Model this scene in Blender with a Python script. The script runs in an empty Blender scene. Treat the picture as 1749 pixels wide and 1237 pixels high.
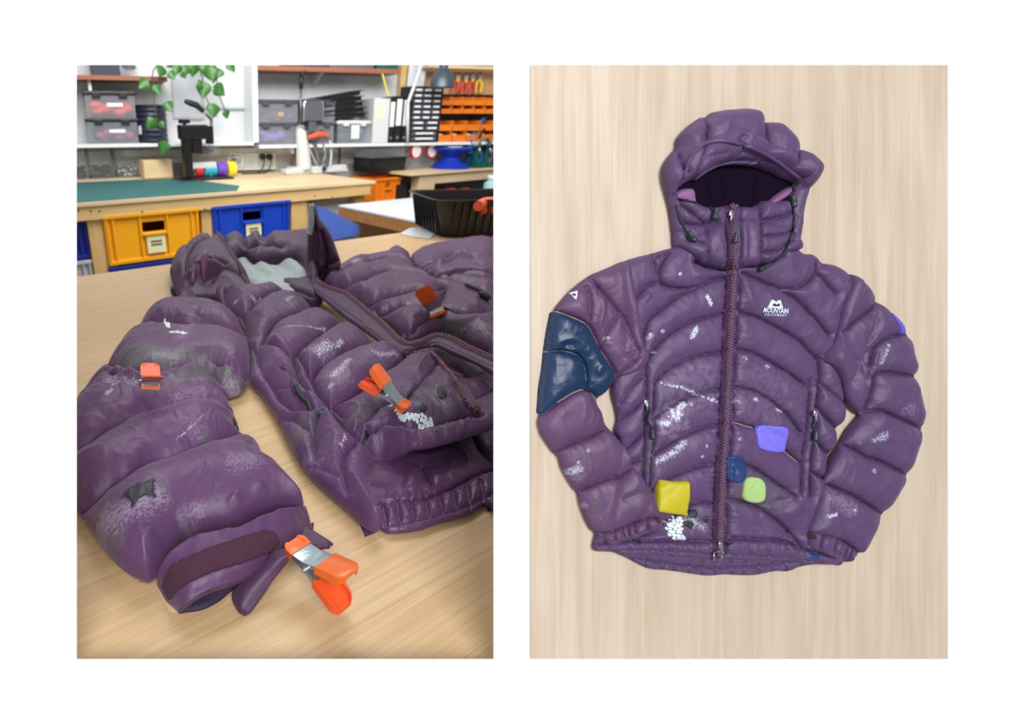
import bpy, bmesh, math, random
import numpy as np
from mathutils import Vector, Matrix

random.seed(7)
sc = bpy.context.scene
COL = sc.collection

# ------------------------------------------------------------------ camera, world, light, exposure
FPX, CX, CY, W, H = 920.0, 487.0, 618.0, 1749.0, 1237.0
PITCH = math.radians(24.4)
cp, sp = math.cos(PITCH), math.sin(PITCH)
TABLE_Z = 0.90
CAM = np.array((0.0, 0.0, TABLE_Z + 0.40))
AX_R = np.array((1.0, 0, 0)); AX_F = np.array((0, cp, -sp)); AX_U = np.array((0, sp, cp))

cd = bpy.data.cameras.new('camera')
cam = bpy.data.objects.new('camera', cd); COL.objects.link(cam)
cam.location = CAM
cam.rotation_euler = (math.pi / 2 - PITCH, 0, 0)
cd.sensor_fit = 'HORIZONTAL'; cd.sensor_width = 36.0
cd.lens = FPX / W * 36.0
cd.shift_x = (W / 2 - CX) / W
cd.shift_y = -(H / 2 - CY) / W
cd.clip_start = 0.02; cd.clip_end = 60
cd.dof.use_dof = True
cd.dof.focus_distance = 0.585
cd.dof.aperture_fstop = 6.6
sc.camera = cam

world = bpy.data.worlds.new('world'); sc.world = world
world.use_nodes = True
bg = world.node_tree.nodes['Background']
bg.inputs['Color'].default_value = (0.93, 0.96, 1.0, 1); bg.inputs['Strength'].default_value = 0.34

def area_light(name, loc, target, size, energy, color=(1, 1, 1), sy=None):
    l = bpy.data.lights.new(name, 'AREA'); l.energy = energy; l.color = color
    l.shape = 'RECTANGLE'; l.size = size; l.size_y = sy or size
    o = bpy.data.objects.new(name, l); COL.objects.link(o)
    o.location = loc
    d = Vector(target) - Vector(loc)
    o.rotation_euler = d.to_track_quat('-Z', 'Y').to_euler()
    return o
area_light('ceiling_panel_light', (0.2, 2.2, 3.3), (0.1, 1.4, 0.9), 2.0, 48, (1, 0.98, 0.95), 1.4)
area_light('front_fill_light', (0.5, -2.6, 3.6), (0.5, 0.45, 1.1), 2.4, 215, (0.97, 0.98, 1.0), 1.8)  # added fill from the camera side, keeps the front wall white
area_light('bench_fill_light', (0.6, 2.4, 2.7), (1.0, 4.3, 1.15), 3.5, 95, (1, 0.99, 0.97), 0.8)  # added fill above the bench, brightens the wall under the shelves

sc.view_settings.view_transform = 'Standard'
sc.view_settings.look = 'None'
sc.view_settings.exposure = 0.0
sc.view_settings.gamma = 1.0
sc.view_settings.use_curve_mapping = False

# ------------------------------------------------------------------ measuring helpers
def ray(u, v):
    d = AX_F * FPX + AX_R * (u - CX) - AX_U * (v - CY)
    return d / FPX                       # depth 1 along the axis
def onz(u, v, z):
    d = ray(u, v); t = (z - CAM[2]) / d[2]
    return CAM + d * t
YAW = math.radians(32.7)
RA = np.array((math.cos(YAW), math.sin(YAW), 0.0)); RB = np.array((-math.sin(YAW), math.cos(YAW), 0.0))
def room(w):                              # world -> (a, b, z) in the workshop's axes
    return np.array((w @ RA, w @ RB, w[2]))
def wor(a, b, z):
    return RA * a + RB * b + np.array((0, 0, z))
def onb(u, v, b):                         # room coordinates of the pixel on the vertical plane b
    d = ray(u, v); t = (b - CAM @ RB) / (d @ RB)
    return room(CAM + d * t)
def onzr(u, v, z): return room(onz(u, v, z))

class Frame:
    def __init__(s, O, ex, ey, ez):
        s.O, s.ex, s.ey, s.ez = (np.array(q, float) for q in (O, ex, ey, ez))
    def pix(s, u, v, h=0.0):              # plane coordinates of the pixel at height h over the plane
        d = ray(u, v)
        t = ((s.O - CAM) @ s.ez + h) / (d @ s.ez)
        q = CAM + d * t - s.O
        return np.array((q @ s.ex, q @ s.ey))
    def k(s, u, v):                       # sideways travel of the view line per unit of height
        d = ray(u, v); z = -(d @ s.ez)
        return np.array((d @ s.ex, d @ s.ey)) / z
    def world(s, x, y, h):
        x = np.asarray(x, float)[..., None]; y = np.asarray(y, float)[..., None]; h = np.asarray(h, float)[..., None]
        return s.O + s.ex * x + s.ey * y + s.ez * h
BOARD_D = 0.75
TABLE = Frame((0, 0, TABLE_Z), (1, 0, 0), (0, 1, 0), (0, 0, 1))
BOARD = Frame(CAM + AX_F * BOARD_D, AX_R, AX_U, -AX_F)

# ------------------------------------------------------------------ noise
_rng = np.random.RandomState(3)
_perm = _rng.permutation(512).astype(np.int64)
_perm = np.concatenate([_perm, _perm, _perm])
_ang = _rng.rand(512) * 2 * np.pi
_gx, _gy = np.cos(_ang), np.sin(_ang)
def pnoise(x, y, seed=0):
    x = np.asarray(x, float) + seed * 17.31; y = np.asarray(y, float) + seed * 9.77
    xi = np.floor(x).astype(np.int64); yi = np.floor(y).astype(np.int64)
    xf = x - xi; yf = y - yi
    u = xf * xf * xf * (xf * (xf * 6 - 15) + 10); v = yf * yf * yf * (yf * (yf * 6 - 15) + 10)
    def g(ix, iy, fx, fy):
        h = _perm[(_perm[ix & 511] + iy) & 511]
        return _gx[h] * fx + _gy[h] * fy
    a = g(xi, yi, xf, yf); b = g(xi + 1, yi, xf - 1, yf)
    c = g(xi, yi + 1, xf, yf - 1); d = g(xi + 1, yi + 1, xf - 1, yf - 1)
    return 1.4 * ((a + u * (b - a)) * (1 - v) + (c + u * (d - c)) * v)
def fbm(x, y, seed=0, o=3):
    r = 0; a = 1; s = 0
    for i in range(o):
        r = r + a * pnoise(x * 2 ** i, y * 2 ** i, seed + i * 5); s += a; a *= 0.5
    return r / s
def sstep(a, b, x):
    t = np.clip((x - a) / (b - a), 0, 1); return t * t * (3 - 2 * t)

# ------------------------------------------------------------------ materials
def lin(c):
    if isinstance(c, str):
        c = c.lstrip('#'); c = [int(c[i:i + 2], 16) / 255 for i in (0, 2, 4)]
    else:
        c = [q / 255 for q in c]
    return tuple(q / 12.92 if q <= 0.04045 else ((q + 0.055) / 1.055) ** 2.4 for q in c)
_mats = {}
def mat(name, color, rough=0.5, metal=0.0, bump=0.0, bscale=200, var=0.0, vscale=8, alpha=1.0, trans=0.0, sheen=0.0, spec=0.5, coat=0.0):
    if name in _mats: return _mats[name]
    m = bpy.data.materials.new(name); m.use_nodes = True; _mats[name] = m
    nt = m.node_tree; N = nt.nodes; L = nt.links
    b = N['Principled BSDF']
    c = lin(color)
    b.inputs['Base Color'].default_value = (*c, 1)
    b.inputs['Roughness'].default_value = rough; b.inputs['Metallic'].default_value = metal
    b.inputs['Alpha'].default_value = alpha
    b.inputs['Transmission Weight'].default_value = trans
    b.inputs['Sheen Weight'].default_value = sheen
    b.inputs['Specular IOR Level'].default_value = spec
    b.inputs['Coat Weight'].default_value = coat
    tc = N.new('ShaderNodeTexCoord')
    if var > 0:
        n = N.new('ShaderNodeTexNoise'); n.inputs['Scale'].default_value = vscale; n.inputs['Detail'].default_value = 4
        L.new(tc.outputs['Object'], n.inputs['Vector'])
        mx = N.new('ShaderNodeMix'); mx.data_type = 'RGBA'
        mx.inputs['A'].default_value = (*[q * (1 - var) for q in c], 1)
        mx.inputs['B'].default_value = (*[min(1, q * (1 + var)) for q in c], 1)
        L.new(n.outputs['Fac'], mx.inputs['Factor']); L.new(mx.outputs['Result'], b.inputs['Base Color'])
    if bump > 0:
        n2 = N.new('ShaderNodeTexNoise'); n2.inputs['Scale'].default_value = bscale; n2.inputs['Detail'].default_value = 3
        L.new(tc.outputs['Object'], n2.inputs['Vector'])
        bp = N.new('ShaderNodeBump'); bp.inputs['Strength'].default_value = bump; bp.inputs['Distance'].default_value = 0.002
        L.new(n2.outputs['Fac'], bp.inputs['Height']); L.new(bp.outputs['Normal'], b.inputs['Normal'])
    return m

def wood(name, c1, c2, c3, rot=0.0, along=1.0, across=22.0, rough=0.5, plane='XY', streak=0.5, bump=0.15, patch=1.5):
    if name in _mats: return _mats[name]
    m = bpy.data.materials.new(name); m.use_nodes = True; _mats[name] = m
    nt = m.node_tree; N = nt.nodes; L = nt.links; b = N['Principled BSDF']
    tc = N.new('ShaderNodeTexCoord')
    mp = N.new('ShaderNodeMapping')
    mp.inputs['Rotation'].default_value = (0, 0, rot)
    L.new(tc.outputs['Object'], mp.inputs['Vector'])
    def nz(sx, sy, sz, sc_, det, dist=0.0):
        q = N.new('ShaderNodeMapping'); q.inputs['Scale'].default_value = (sx, sy, sz)
        L.new(mp.outputs['Vector'], q.inputs['Vector'])
        n = N.new('ShaderNodeTexNoise'); n.inputs['Scale'].default_value = sc_; n.inputs['Detail'].default_value = det
        n.inputs['Distortion'].default_value = dist
        L.new(q.outputs['Vector'], n.inputs['Vector']); return n
    fine = nz(along, across * 9, across * 9, 1.0, 4)
    mid = nz(along * 0.7, across, across, 1.0, 5, 0.6)
    big = nz(patch, patch * 2.2, patch * 2, 1.0, 2)
    r1 = N.new('ShaderNodeValToRGB')
    r1.color_ramp.elements[0].position = 0.32; r1.color_ramp.elements[0].color = (*lin(c1), 1)
    r1.color_ramp.elements[1].position = 0.68; r1.color_ramp.elements[1].color = (*lin(c2), 1)
    L.new(mid.outputs['Fac'], r1.inputs['Fac'])
    mx = N.new('ShaderNodeMix'); mx.data_type = 'RGBA'
    r2 = N.new('ShaderNodeValToRGB'); r2.color_ramp.elements[0].position = 0.5; r2.color_ramp.elements[1].position = 0.72
    r2.color_ramp.elements[1].color = (streak, streak, streak, 1)
    L.new(fine.outputs['Fac'], r2.inputs['Fac'])
    L.new(r2.outputs['Color'], mx.inputs['Factor']); L.new(r1.outputs['Color'], mx.inputs['A'])
    mx.inputs['B'].default_value = (*lin(c3), 1)
    mx2 = N.new('ShaderNodeMix'); mx2.data_type = 'RGBA'; mx2.blend_type = 'MULTIPLY'; mx2.inputs['Factor'].default_value = 0.35
    r3 = N.new('ShaderNodeValToRGB'); r3.color_ramp.elements[0].position = 0.35; r3.color_ramp.elements[1].position = 0.65
    r3.color_ramp.elements[0].color = (0.72, 0.66, 0.58, 1)
    L.new(big.outputs['Fac'], r3.inputs['Fac'])
    L.new(mx.outputs['Result'], mx2.inputs['A']); L.new(r3.outputs['Color'], mx2.inputs['B'])
    L.new(mx2.outputs['Result'], b.inputs['Base Color'])
    b.inputs['Roughness'].default_value = rough
    bp = N.new('ShaderNodeBump'); bp.inputs['Strength'].default_value = bump; bp.inputs['Distance'].default_value = 0.001
    L.new(fine.outputs['Fac'], bp.inputs['Height']); L.new(bp.outputs['Normal'], b.inputs['Normal'])
    return m

def fabric(name, color, rough=0.5, bump=0.25, sheen=0.04, weave=900, spec=0.4):
    """nylon shell; vertex colour 'stain': R white paint, G grey grime, B pale dust, A seam thread and crease shade"""
    if name in _mats: return _mats[name]
    m = bpy.data.materials.new(name); m.use_nodes = True; _mats[name] = m
    nt = m.node_tree; N = nt.nodes; L = nt.links; b = N['Principled BSDF']
    tc = N.new('ShaderNodeTexCoord')
    n = N.new('ShaderNodeTexNoise'); n.inputs['Scale'].default_value = 14; n.inputs['Detail'].default_value = 5
    L.new(tc.outputs['Object'], n.inputs['Vector'])
    c = lin(color)
    mx = N.new('ShaderNodeMix'); mx.data_type = 'RGBA'
    mx.inputs['A'].default_value = (c[0] * 0.9, c[1] * 0.85, c[2] * 0.86, 1)
    mx.inputs['B'].default_value = (c[0] * 1.1, c[1] * 1.15, c[2] * 1.14, 1)
    L.new(n.outputs['Fac'], mx.inputs['Factor'])
    at = N.new('ShaderNodeAttribute'); at.attribute_name = 'stain_shade'
    sep = N.new('ShaderNodeSeparateColor'); L.new(at.outputs['Color'], sep.inputs['Color'])
    prev = mx
    for ch, colr in (('Green', (88, 84, 88)), ('Blue', (150, 134, 160)), ('Red', (208, 214, 228))):
        q = N.new('ShaderNodeMix'); q.data_type = 'RGBA'
        L.new(sep.outputs[ch], q.inputs['Factor']); L.new(prev.outputs['Result'], q.inputs['A'])
        q.inputs['B'].default_value = (*lin(colr), 1); prev = q
    L.new(prev.outputs['Result'], b.inputs['Base Color'])
    q = N.new('ShaderNodeMix'); q.data_type = 'RGBA'       # seam thread and painted crease shade: where alpha < 1
    iv = N.new('ShaderNodeMath'); iv.operation = 'SUBTRACT'; iv.inputs[0].default_value = 1.0
    L.new(at.outputs['Alpha'], iv.inputs[1]); L.new(iv.outputs[0], q.inputs['Factor'])
    L.new(prev.outputs['Result'], q.inputs['A']); q.inputs['B'].default_value = (c[0] * 0.35, c[1] * 0.35, c[2] * 0.42, 1)
    L.new(q.outputs['Result'], b.inputs['Base Color'])
    b.inputs['Roughness'].default_value = rough
    b.inputs['Sheen Weight'].default_value = sheen
    b.inputs['Sheen Roughness'].default_value = 0.4
    b.inputs['Specular IOR Level'].default_value = spec
    n2 = N.new('ShaderNodeTexNoise'); n2.inputs['Scale'].default_value = weave; n2.inputs['Detail'].default_value = 2
    n3 = N.new('ShaderNodeTexNoise'); n3.inputs['Scale'].default_value = 45; n3.inputs['Detail'].default_value = 4; n3.inputs['Distortion'].default_value = 0.8
    L.new(tc.outputs['Object'], n2.inputs['Vector']); L.new(tc.outputs['Object'], n3.inputs['Vector'])
    b1 = N.new('ShaderNodeBump'); b1.inputs['Strength'].default_value = bump; b1.inputs['Distance'].default_value = 0.0008
    b2 = N.new('ShaderNodeBump'); b2.inputs['Strength'].default_value = 0.35; b2.inputs['Distance'].default_value = 0.003
    L.new(n2.outputs['Fac'], b1.inputs['Height']); L.new(n3.outputs['Fac'], b2.inputs['Height'])
    L.new(b2.outputs['Normal'], b1.inputs['Normal']); L.new(b1.outputs['Normal'], b.inputs['Normal'])
    return m

def glassy(name, color=(235, 240, 245), alpha=0.28, rough=0.15):
    """thin clear plastic"""
    if name in _mats: return _mats[name]
    m = bpy.data.materials.new(name); m.use_nodes = True; _mats[name] = m
    nt = m.node_tree; N = nt.nodes; L = nt.links; b = N['Principled BSDF']; out = N['Material Output']
    b.inputs['Base Color'].default_value = (*lin(color), 1); b.inputs['Roughness'].default_value = rough
    t = N.new('ShaderNodeBsdfTransparent'); mx = N.new('ShaderNodeMixShader')
    mx.inputs['Fac'].default_value = alpha
    L.new(t.outputs[0], mx.inputs[1]); L.new(b.outputs[0], mx.inputs[2]); L.new(mx.outputs[0], out.inputs['Surface'])
    return m

# ------------------------------------------------------------------ objects
def tag(o, label=None, cat=None, group=None, kind=None):
    if label: o['label'] = label
    if cat: o['category'] = cat
    if group: o['group'] = group
    if kind: o['kind'] = kind
    return o
def empty(name, loc, rotz=0.0, label=None, cat=None, group=None):
    o = bpy.data.objects.new(name, None); COL.objects.link(o)
    o.location = loc; o.rotation_euler = (0, 0, rotz); o.empty_display_size = 0.05
    tag(o, label, cat, group)
    return o
bpy.context.view_layer.update()
def link(name, me, m=None, parent=None, smooth=False):
    o = bpy.data.objects.new(name, me); COL.objects.link(o)
    if m is not None:
        for q in (m if isinstance(m, (list, tuple)) else [m]): me.materials.append(q)
    if smooth:
        me.polygons.foreach_set('use_smooth', np.ones(len(me.polygons), bool))
    if parent is not None: o.parent = parent
    return o
def inv(parent):
    if parent is None: return Matrix.Identity(4)
    M = Matrix.LocRotScale(parent.location, parent.rotation_euler, parent.scale)
    if parent.parent is not None: M = Matrix.LocRotScale(parent.parent.location, parent.parent.rotation_euler, parent.parent.scale) @ M
    return M.inverted()
def mesh_np(name, verts, faces, m, parent=None, smooth=True, cols=None):
    """verts in world space"""
    verts = np.asarray(verts, float)
    if parent is not None:
        I = np.array(inv(parent)); verts = verts @ I[:3, :3].T + I[:3, 3]
    me = bpy.data.meshes.new(name)
    me.from_pydata(verts.tolist(), [], faces if isinstance(faces, list) else faces.tolist())
    if cols is not None:
        a = me.color_attributes.new('stain_shade', 'FLOAT_COLOR', 'POINT')
        a.data.foreach_set('color', np.asarray(cols, np.float32).ravel())
    me.update()
    return link(name, me, m, parent, smooth)

class B:
    """collects simple solids into one mesh (local coordinates)"""
    def __init__(s): s.bm = bmesh.new()
    def box(s, c, d, rz=0.0, rx=0.0, ry=0.0, bev=0.0, seg=2, taper=None, mi=0):
        M = Matrix.Translation(c) @ Matrix.Rotation(rz, 4, 'Z') @ Matrix.Rotation(ry, 4, 'Y') @ Matrix.Rotation(rx, 4, 'X')
        r = bmesh.ops.create_cube(s.bm, size=1.0)
        vs = r['verts']
        for v in vs:
            k = 1.0
            if taper is not None and v.co.z < 0: k = taper
            v.co = Vector((v.co.x * d[0] * k, v.co.y * d[1] * k, v.co.z * d[2]))
        fs = list({f for v in vs for f in v.link_faces})
        if bev > 0:
            es = list({e for v in vs for e in v.link_edges})
            rr = bmesh.ops.bevel(s.bm, geom=es, offset=bev, segments=seg, affect='EDGES', profile=0.5)
            vs = list({v for f in rr['faces'] for v in f.verts} | {v for v in vs if v.is_valid})
            fs = list({f for v in vs for f in v.link_faces})
        for f in fs: f.material_index = mi
        bmesh.ops.transform(s.bm, matrix=M, verts=vs)
        return s
    def cyl(s, a, b, r1, r2=None, n=16, cap=True, mi=0):
        a, b = Vector(a), Vector(b); d = b - a
        M = Matrix.Translation((a + b) / 2) @ d.to_track_quat('Z', 'Y').to_matrix().to_4x4()
        q = bmesh.ops.create_cone(s.bm, cap_ends=cap, segments=n, radius1=r1, radius2=r1 if r2 is None else r2, depth=d.length, matrix=M)
        for f in {f for v in q['verts'] for f in v.link_faces}: f.material_index = mi
        return s
    def sph(s, c, r, n=12, scale=(1, 1, 1), mi=0):
        M = Matrix.Translation(c) @ Matrix.Diagonal((*scale, 1))
        q = bmesh.ops.create_uvsphere(s.bm, u_segments=n, v_segments=max(6, n // 2), radius=r, matrix=M)
        for f in {f for v in q['verts'] for f in v.link_faces}: f.material_index = mi
        return s
    def lathe(s, prof, c=(0, 0, 0), n=24, axis='Z', mi=0):
        rings = []
        for (r, z) in prof:
            ring = []
            for i in range(n):
                t = 2 * math.pi * i / n
                x, y = r * math.cos(t), r * math.sin(t)
                p = (x, y, z) if axis == 'Z' else ((z, x, y) if axis == 'X' else (x, z, y))
                ring.append(s.bm.verts.new(Vector(p) + Vector(c)))
            rings.append(ring)
        for k in range(len(rings) - 1):
            for i in range(n):
                f = s.bm.faces.new((rings[k][i], rings[k][(i + 1) % n], rings[k + 1][(i + 1) % n], rings[k + 1][i])); f.material_index = mi
        for ring in (() if prof[0] == prof[-1] else (rings[0], rings[-1])):
            try: s.bm.faces.new(ring).material_index = mi
            except Exception: pass
        return s
    def tube(s, pts, r, n=8, mi=0, cap=True):
        pts = [Vector(p) for p in pts]; rings = []
        for i, p in enumerate(pts):
            t = (pts[min(i + 1, len(pts) - 1)] - pts[max(i - 1, 0)]).normalized()
            q = t.to_track_quat('Z', 'Y')
            rr = r[i] if isinstance(r, (list, tuple)) else r
            rings.append([s.bm.verts.new(p + q @ Vector((rr * math.cos(2 * math.pi * k / n), rr * math.sin(2 * math.pi * k / n), 0))) for k in range(n)])
        for a, b in zip(rings, rings[1:]):
            # keep the two rings in step
            off = min(range(n), key=lambda o: sum((a[k].co - b[(k + o) % n].co).length for k in range(0, n, 2)))
            for k in range(n):
                s.bm.faces.new((a[k], a[(k + 1) % n], b[(k + 1 + off) % n], b[(k + off) % n])).material_index = mi
        if cap:
            s.bm.faces.new(rings[0]).material_index = mi; s.bm.faces.new(rings[-1]).material_index = mi
        return s
    def prism(s, poly, z0, z1, mi=0):
        lo = [s.bm.verts.new((*p, z0)) for p in poly]; hi = [s.bm.verts.new((*p, z1)) for p in poly]
        fs = [s.bm.faces.new(hi), s.bm.faces.new(lo[::-1])]
        n = len(poly)
        for i in range(n): fs.append(s.bm.faces.new((lo[i], lo[(i + 1) % n], hi[(i + 1) % n], hi[i])))
        for f in fs: f.material_index = mi
        return s
    def xf(s, M):
        bmesh.ops.transform(s.bm, matrix=M, verts=s.bm.verts[:]); return s
    def obj(s, name, m, parent=None, smooth=False, auto=0.7):
        bmesh.ops.recalc_face_normals(s.bm, faces=s.bm.faces[:])
        if smooth:
            for e in s.bm.edges:
                if len(e.link_faces) == 2 and e.calc_face_angle(0) > auto: e.smooth = False
        me = bpy.data.meshes.new(name); s.bm.to_mesh(me); s.bm.free()
        return link(name, me, m, parent, smooth)

def spline(pts, step, closed=False):
    """Catmull-Rom through pts, resampled every ~step"""
    P = np.asarray(pts, float); n = len(P); out = []
    if n == 2 and not closed:
        k = max(2, int(np.linalg.norm(P[1] - P[0]) / step) + 1)
        return P[0] + (P[1] - P[0]) * np.linspace(0, 1, k)[:, None]
    rng = range(n) if closed else range(n - 1)
    for i in rng:
        if closed: p0, p1, p2, p3 = P[(i - 1) % n], P[i], P[(i + 1) % n], P[(i + 2) % n]
        else:
            p1, p2 = P[i], P[i + 1]
            p0 = P[i - 1] if i > 0 else 2 * p1 - p2
            p3 = P[i + 2] if i + 2 < n else 2 * p2 - p1
        k = max(1, int(np.linalg.norm(p2 - p1) / step))
        t = (np.arange(k) / k)[:, None]
        out.append(0.5 * (2 * p1 + (p2 - p0) * t + (2 * p0 - 5 * p1 + 4 * p2 - p3) * t ** 2 + (3 * p1 - p0 - 3 * p2 + p3) * t ** 3))
    if not closed: out.append(P[-1:])
    return np.concatenate(out)

# ------------------------------------------------------------------ quilted cloth on a plane
def seg_dist(X, Y, pts, closed=False, lim=None):
    """distance to a polyline, arc length of the nearest point, nearest point; far points keep inf"""
    D = np.full(X.shape, np.inf); S = np.zeros(X.shape); NX = np.zeros(X.shape); NY = np.zeros(X.shape)
    n = len(pts); arc = 0.0
    for i in range(n if closed else n - 1):
        a = pts[i]; b = pts[(i + 1) % n]; ab = b - a; L2 = ab @ ab
        if L2 < 1e-16: continue
        L = math.sqrt(L2)
        if lim is not None:
            lo = np.minimum(a, b) - lim; hi = np.maximum(a, b) + lim
            idx = np.nonzero((X > lo[0]) & (X < hi[0]) & (Y > lo[1]) & (Y < hi[1]))
            if len(idx[0]) == 0: arc += L; continue
        else: idx = (slice(None),) * X.ndim
        x, y = X[idx], Y[idx]
        t = np.clip(((x - a[0]) * ab[0] + (y - a[1]) * ab[1]) / L2, 0, 1)
        px, py = a[0] + t * ab[0], a[1] + t * ab[1]
        d = np.hypot(x - px, y - py)
        old = D[idx]; m = d < old
        D[idx] = np.where(m, d, old); S[idx] = np.where(m, arc + t * L, S[idx])
        NX[idx] = np.where(m, px, NX[idx]); NY[idx] = np.where(m, py, NY[idx])
        arc += L
    return D, S, NX, NY
def inside(X, Y, poly):
    r = np.zeros(X.shape, bool); n = len(poly)
    for i in range(n):
        x1, y1 = poly[i]; x2, y2 = poly[(i + 1) % n]
        if y1 == y2: continue
        c = ((y1 > Y) != (y2 > Y)) & (X < (x2 - x1) * (Y - y1) / (y2 - y1) + x1)
        r ^= c
    return r

class Cloth: pass
def hit(c, fr, pts, h0=0.03, it=14):
    """plane coordinates where the view lines of the pixels meet the cloth"""
    P = np.asarray([p[:2] for p in pts], float)
    d = AX_F * FPX + AX_R * (P[:, :1] - CX) - AX_U * (P[:, 1:2] - CY)
    dz = d @ fr.ez; h = np.full(len(P), h0)
    def at(h):
        q = CAM + d * (((fr.O - CAM) @ fr.ez + h) / dz)[:, None] - fr.O
        return np.stack([q @ fr.ex, q @ fr.ey], 1)
    for _ in range(it):
        q = at(h); h = h + 0.5 * (zof(c, q[:, 0], q[:, 1]) - h)
    return at(h)
def hitw(c, fr, u, v, up=0.0):
    q = hit(c, fr, [(u, v)])[0]; return fr.world(q[0], q[1], float(zof(c, q[0], q[1])) + up)

def outline_px(fr, pts, T, R, hb, step, comp=True, kfac=1.0, smooth=True):
    """pixel outline -> plane outline of a puffy thing of thickness T whose edge is rounded over R"""
    P = np.asarray([(p[0], p[1], p[2] * 2000 if len(p) > 2 else 0.0) for p in pts], float)
    if smooth: P = spline(P, 6.0, True)
    EX = P[:, 2] / 2000; P = P[:, :2]
    n = len(P); Q = np.array([fr.pix(u, v, hb + e) for (u, v), e in zip(P, EX)])
    area = 0.5 * np.sum(Q[:, 0] * np.roll(Q[:, 1], -1) - np.roll(Q[:, 0], -1) * Q[:, 1])
    if comp:
        th = np.linspace(0, math.pi / 2, 24)
        dd = R * (1 - np.cos(th)); hh = (T - hb) * np.sin(th)
        tan = np.roll(Q, -2, 0) - np.roll(Q, 2, 0)
        nn = np.stack([tan[:, 1], -tan[:, 0]], 1) * np.sign(area)
        nn /= np.linalg.norm(nn, axis=1)[:, None] + 1e-12
        off = np.zeros(n)
        for i in range(n):
            k = fr.k(*P[i]) @ nn[i]
            off[i] = max(0.0, float(np.max(k * hh - dd))) * kfac * (EX[i] < 0.004)
        for _ in range(6): off = (np.roll(off, 1) + off * 2 + np.roll(off, -1)) / 4
        DV = nn * off[:, None]
        for _ in range(40): DV = (np.roll(DV, 1, 0) + DV * 2 + np.roll(DV, -1, 0)) / 4
        Q = Q - DV
    return Q
def line_px(fr, pts, h, step):
    P = spline(np.asarray([p[:2] for p in pts], float), 6.0)
    return np.array([fr.pix(u, v, h) for u, v in P])

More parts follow.
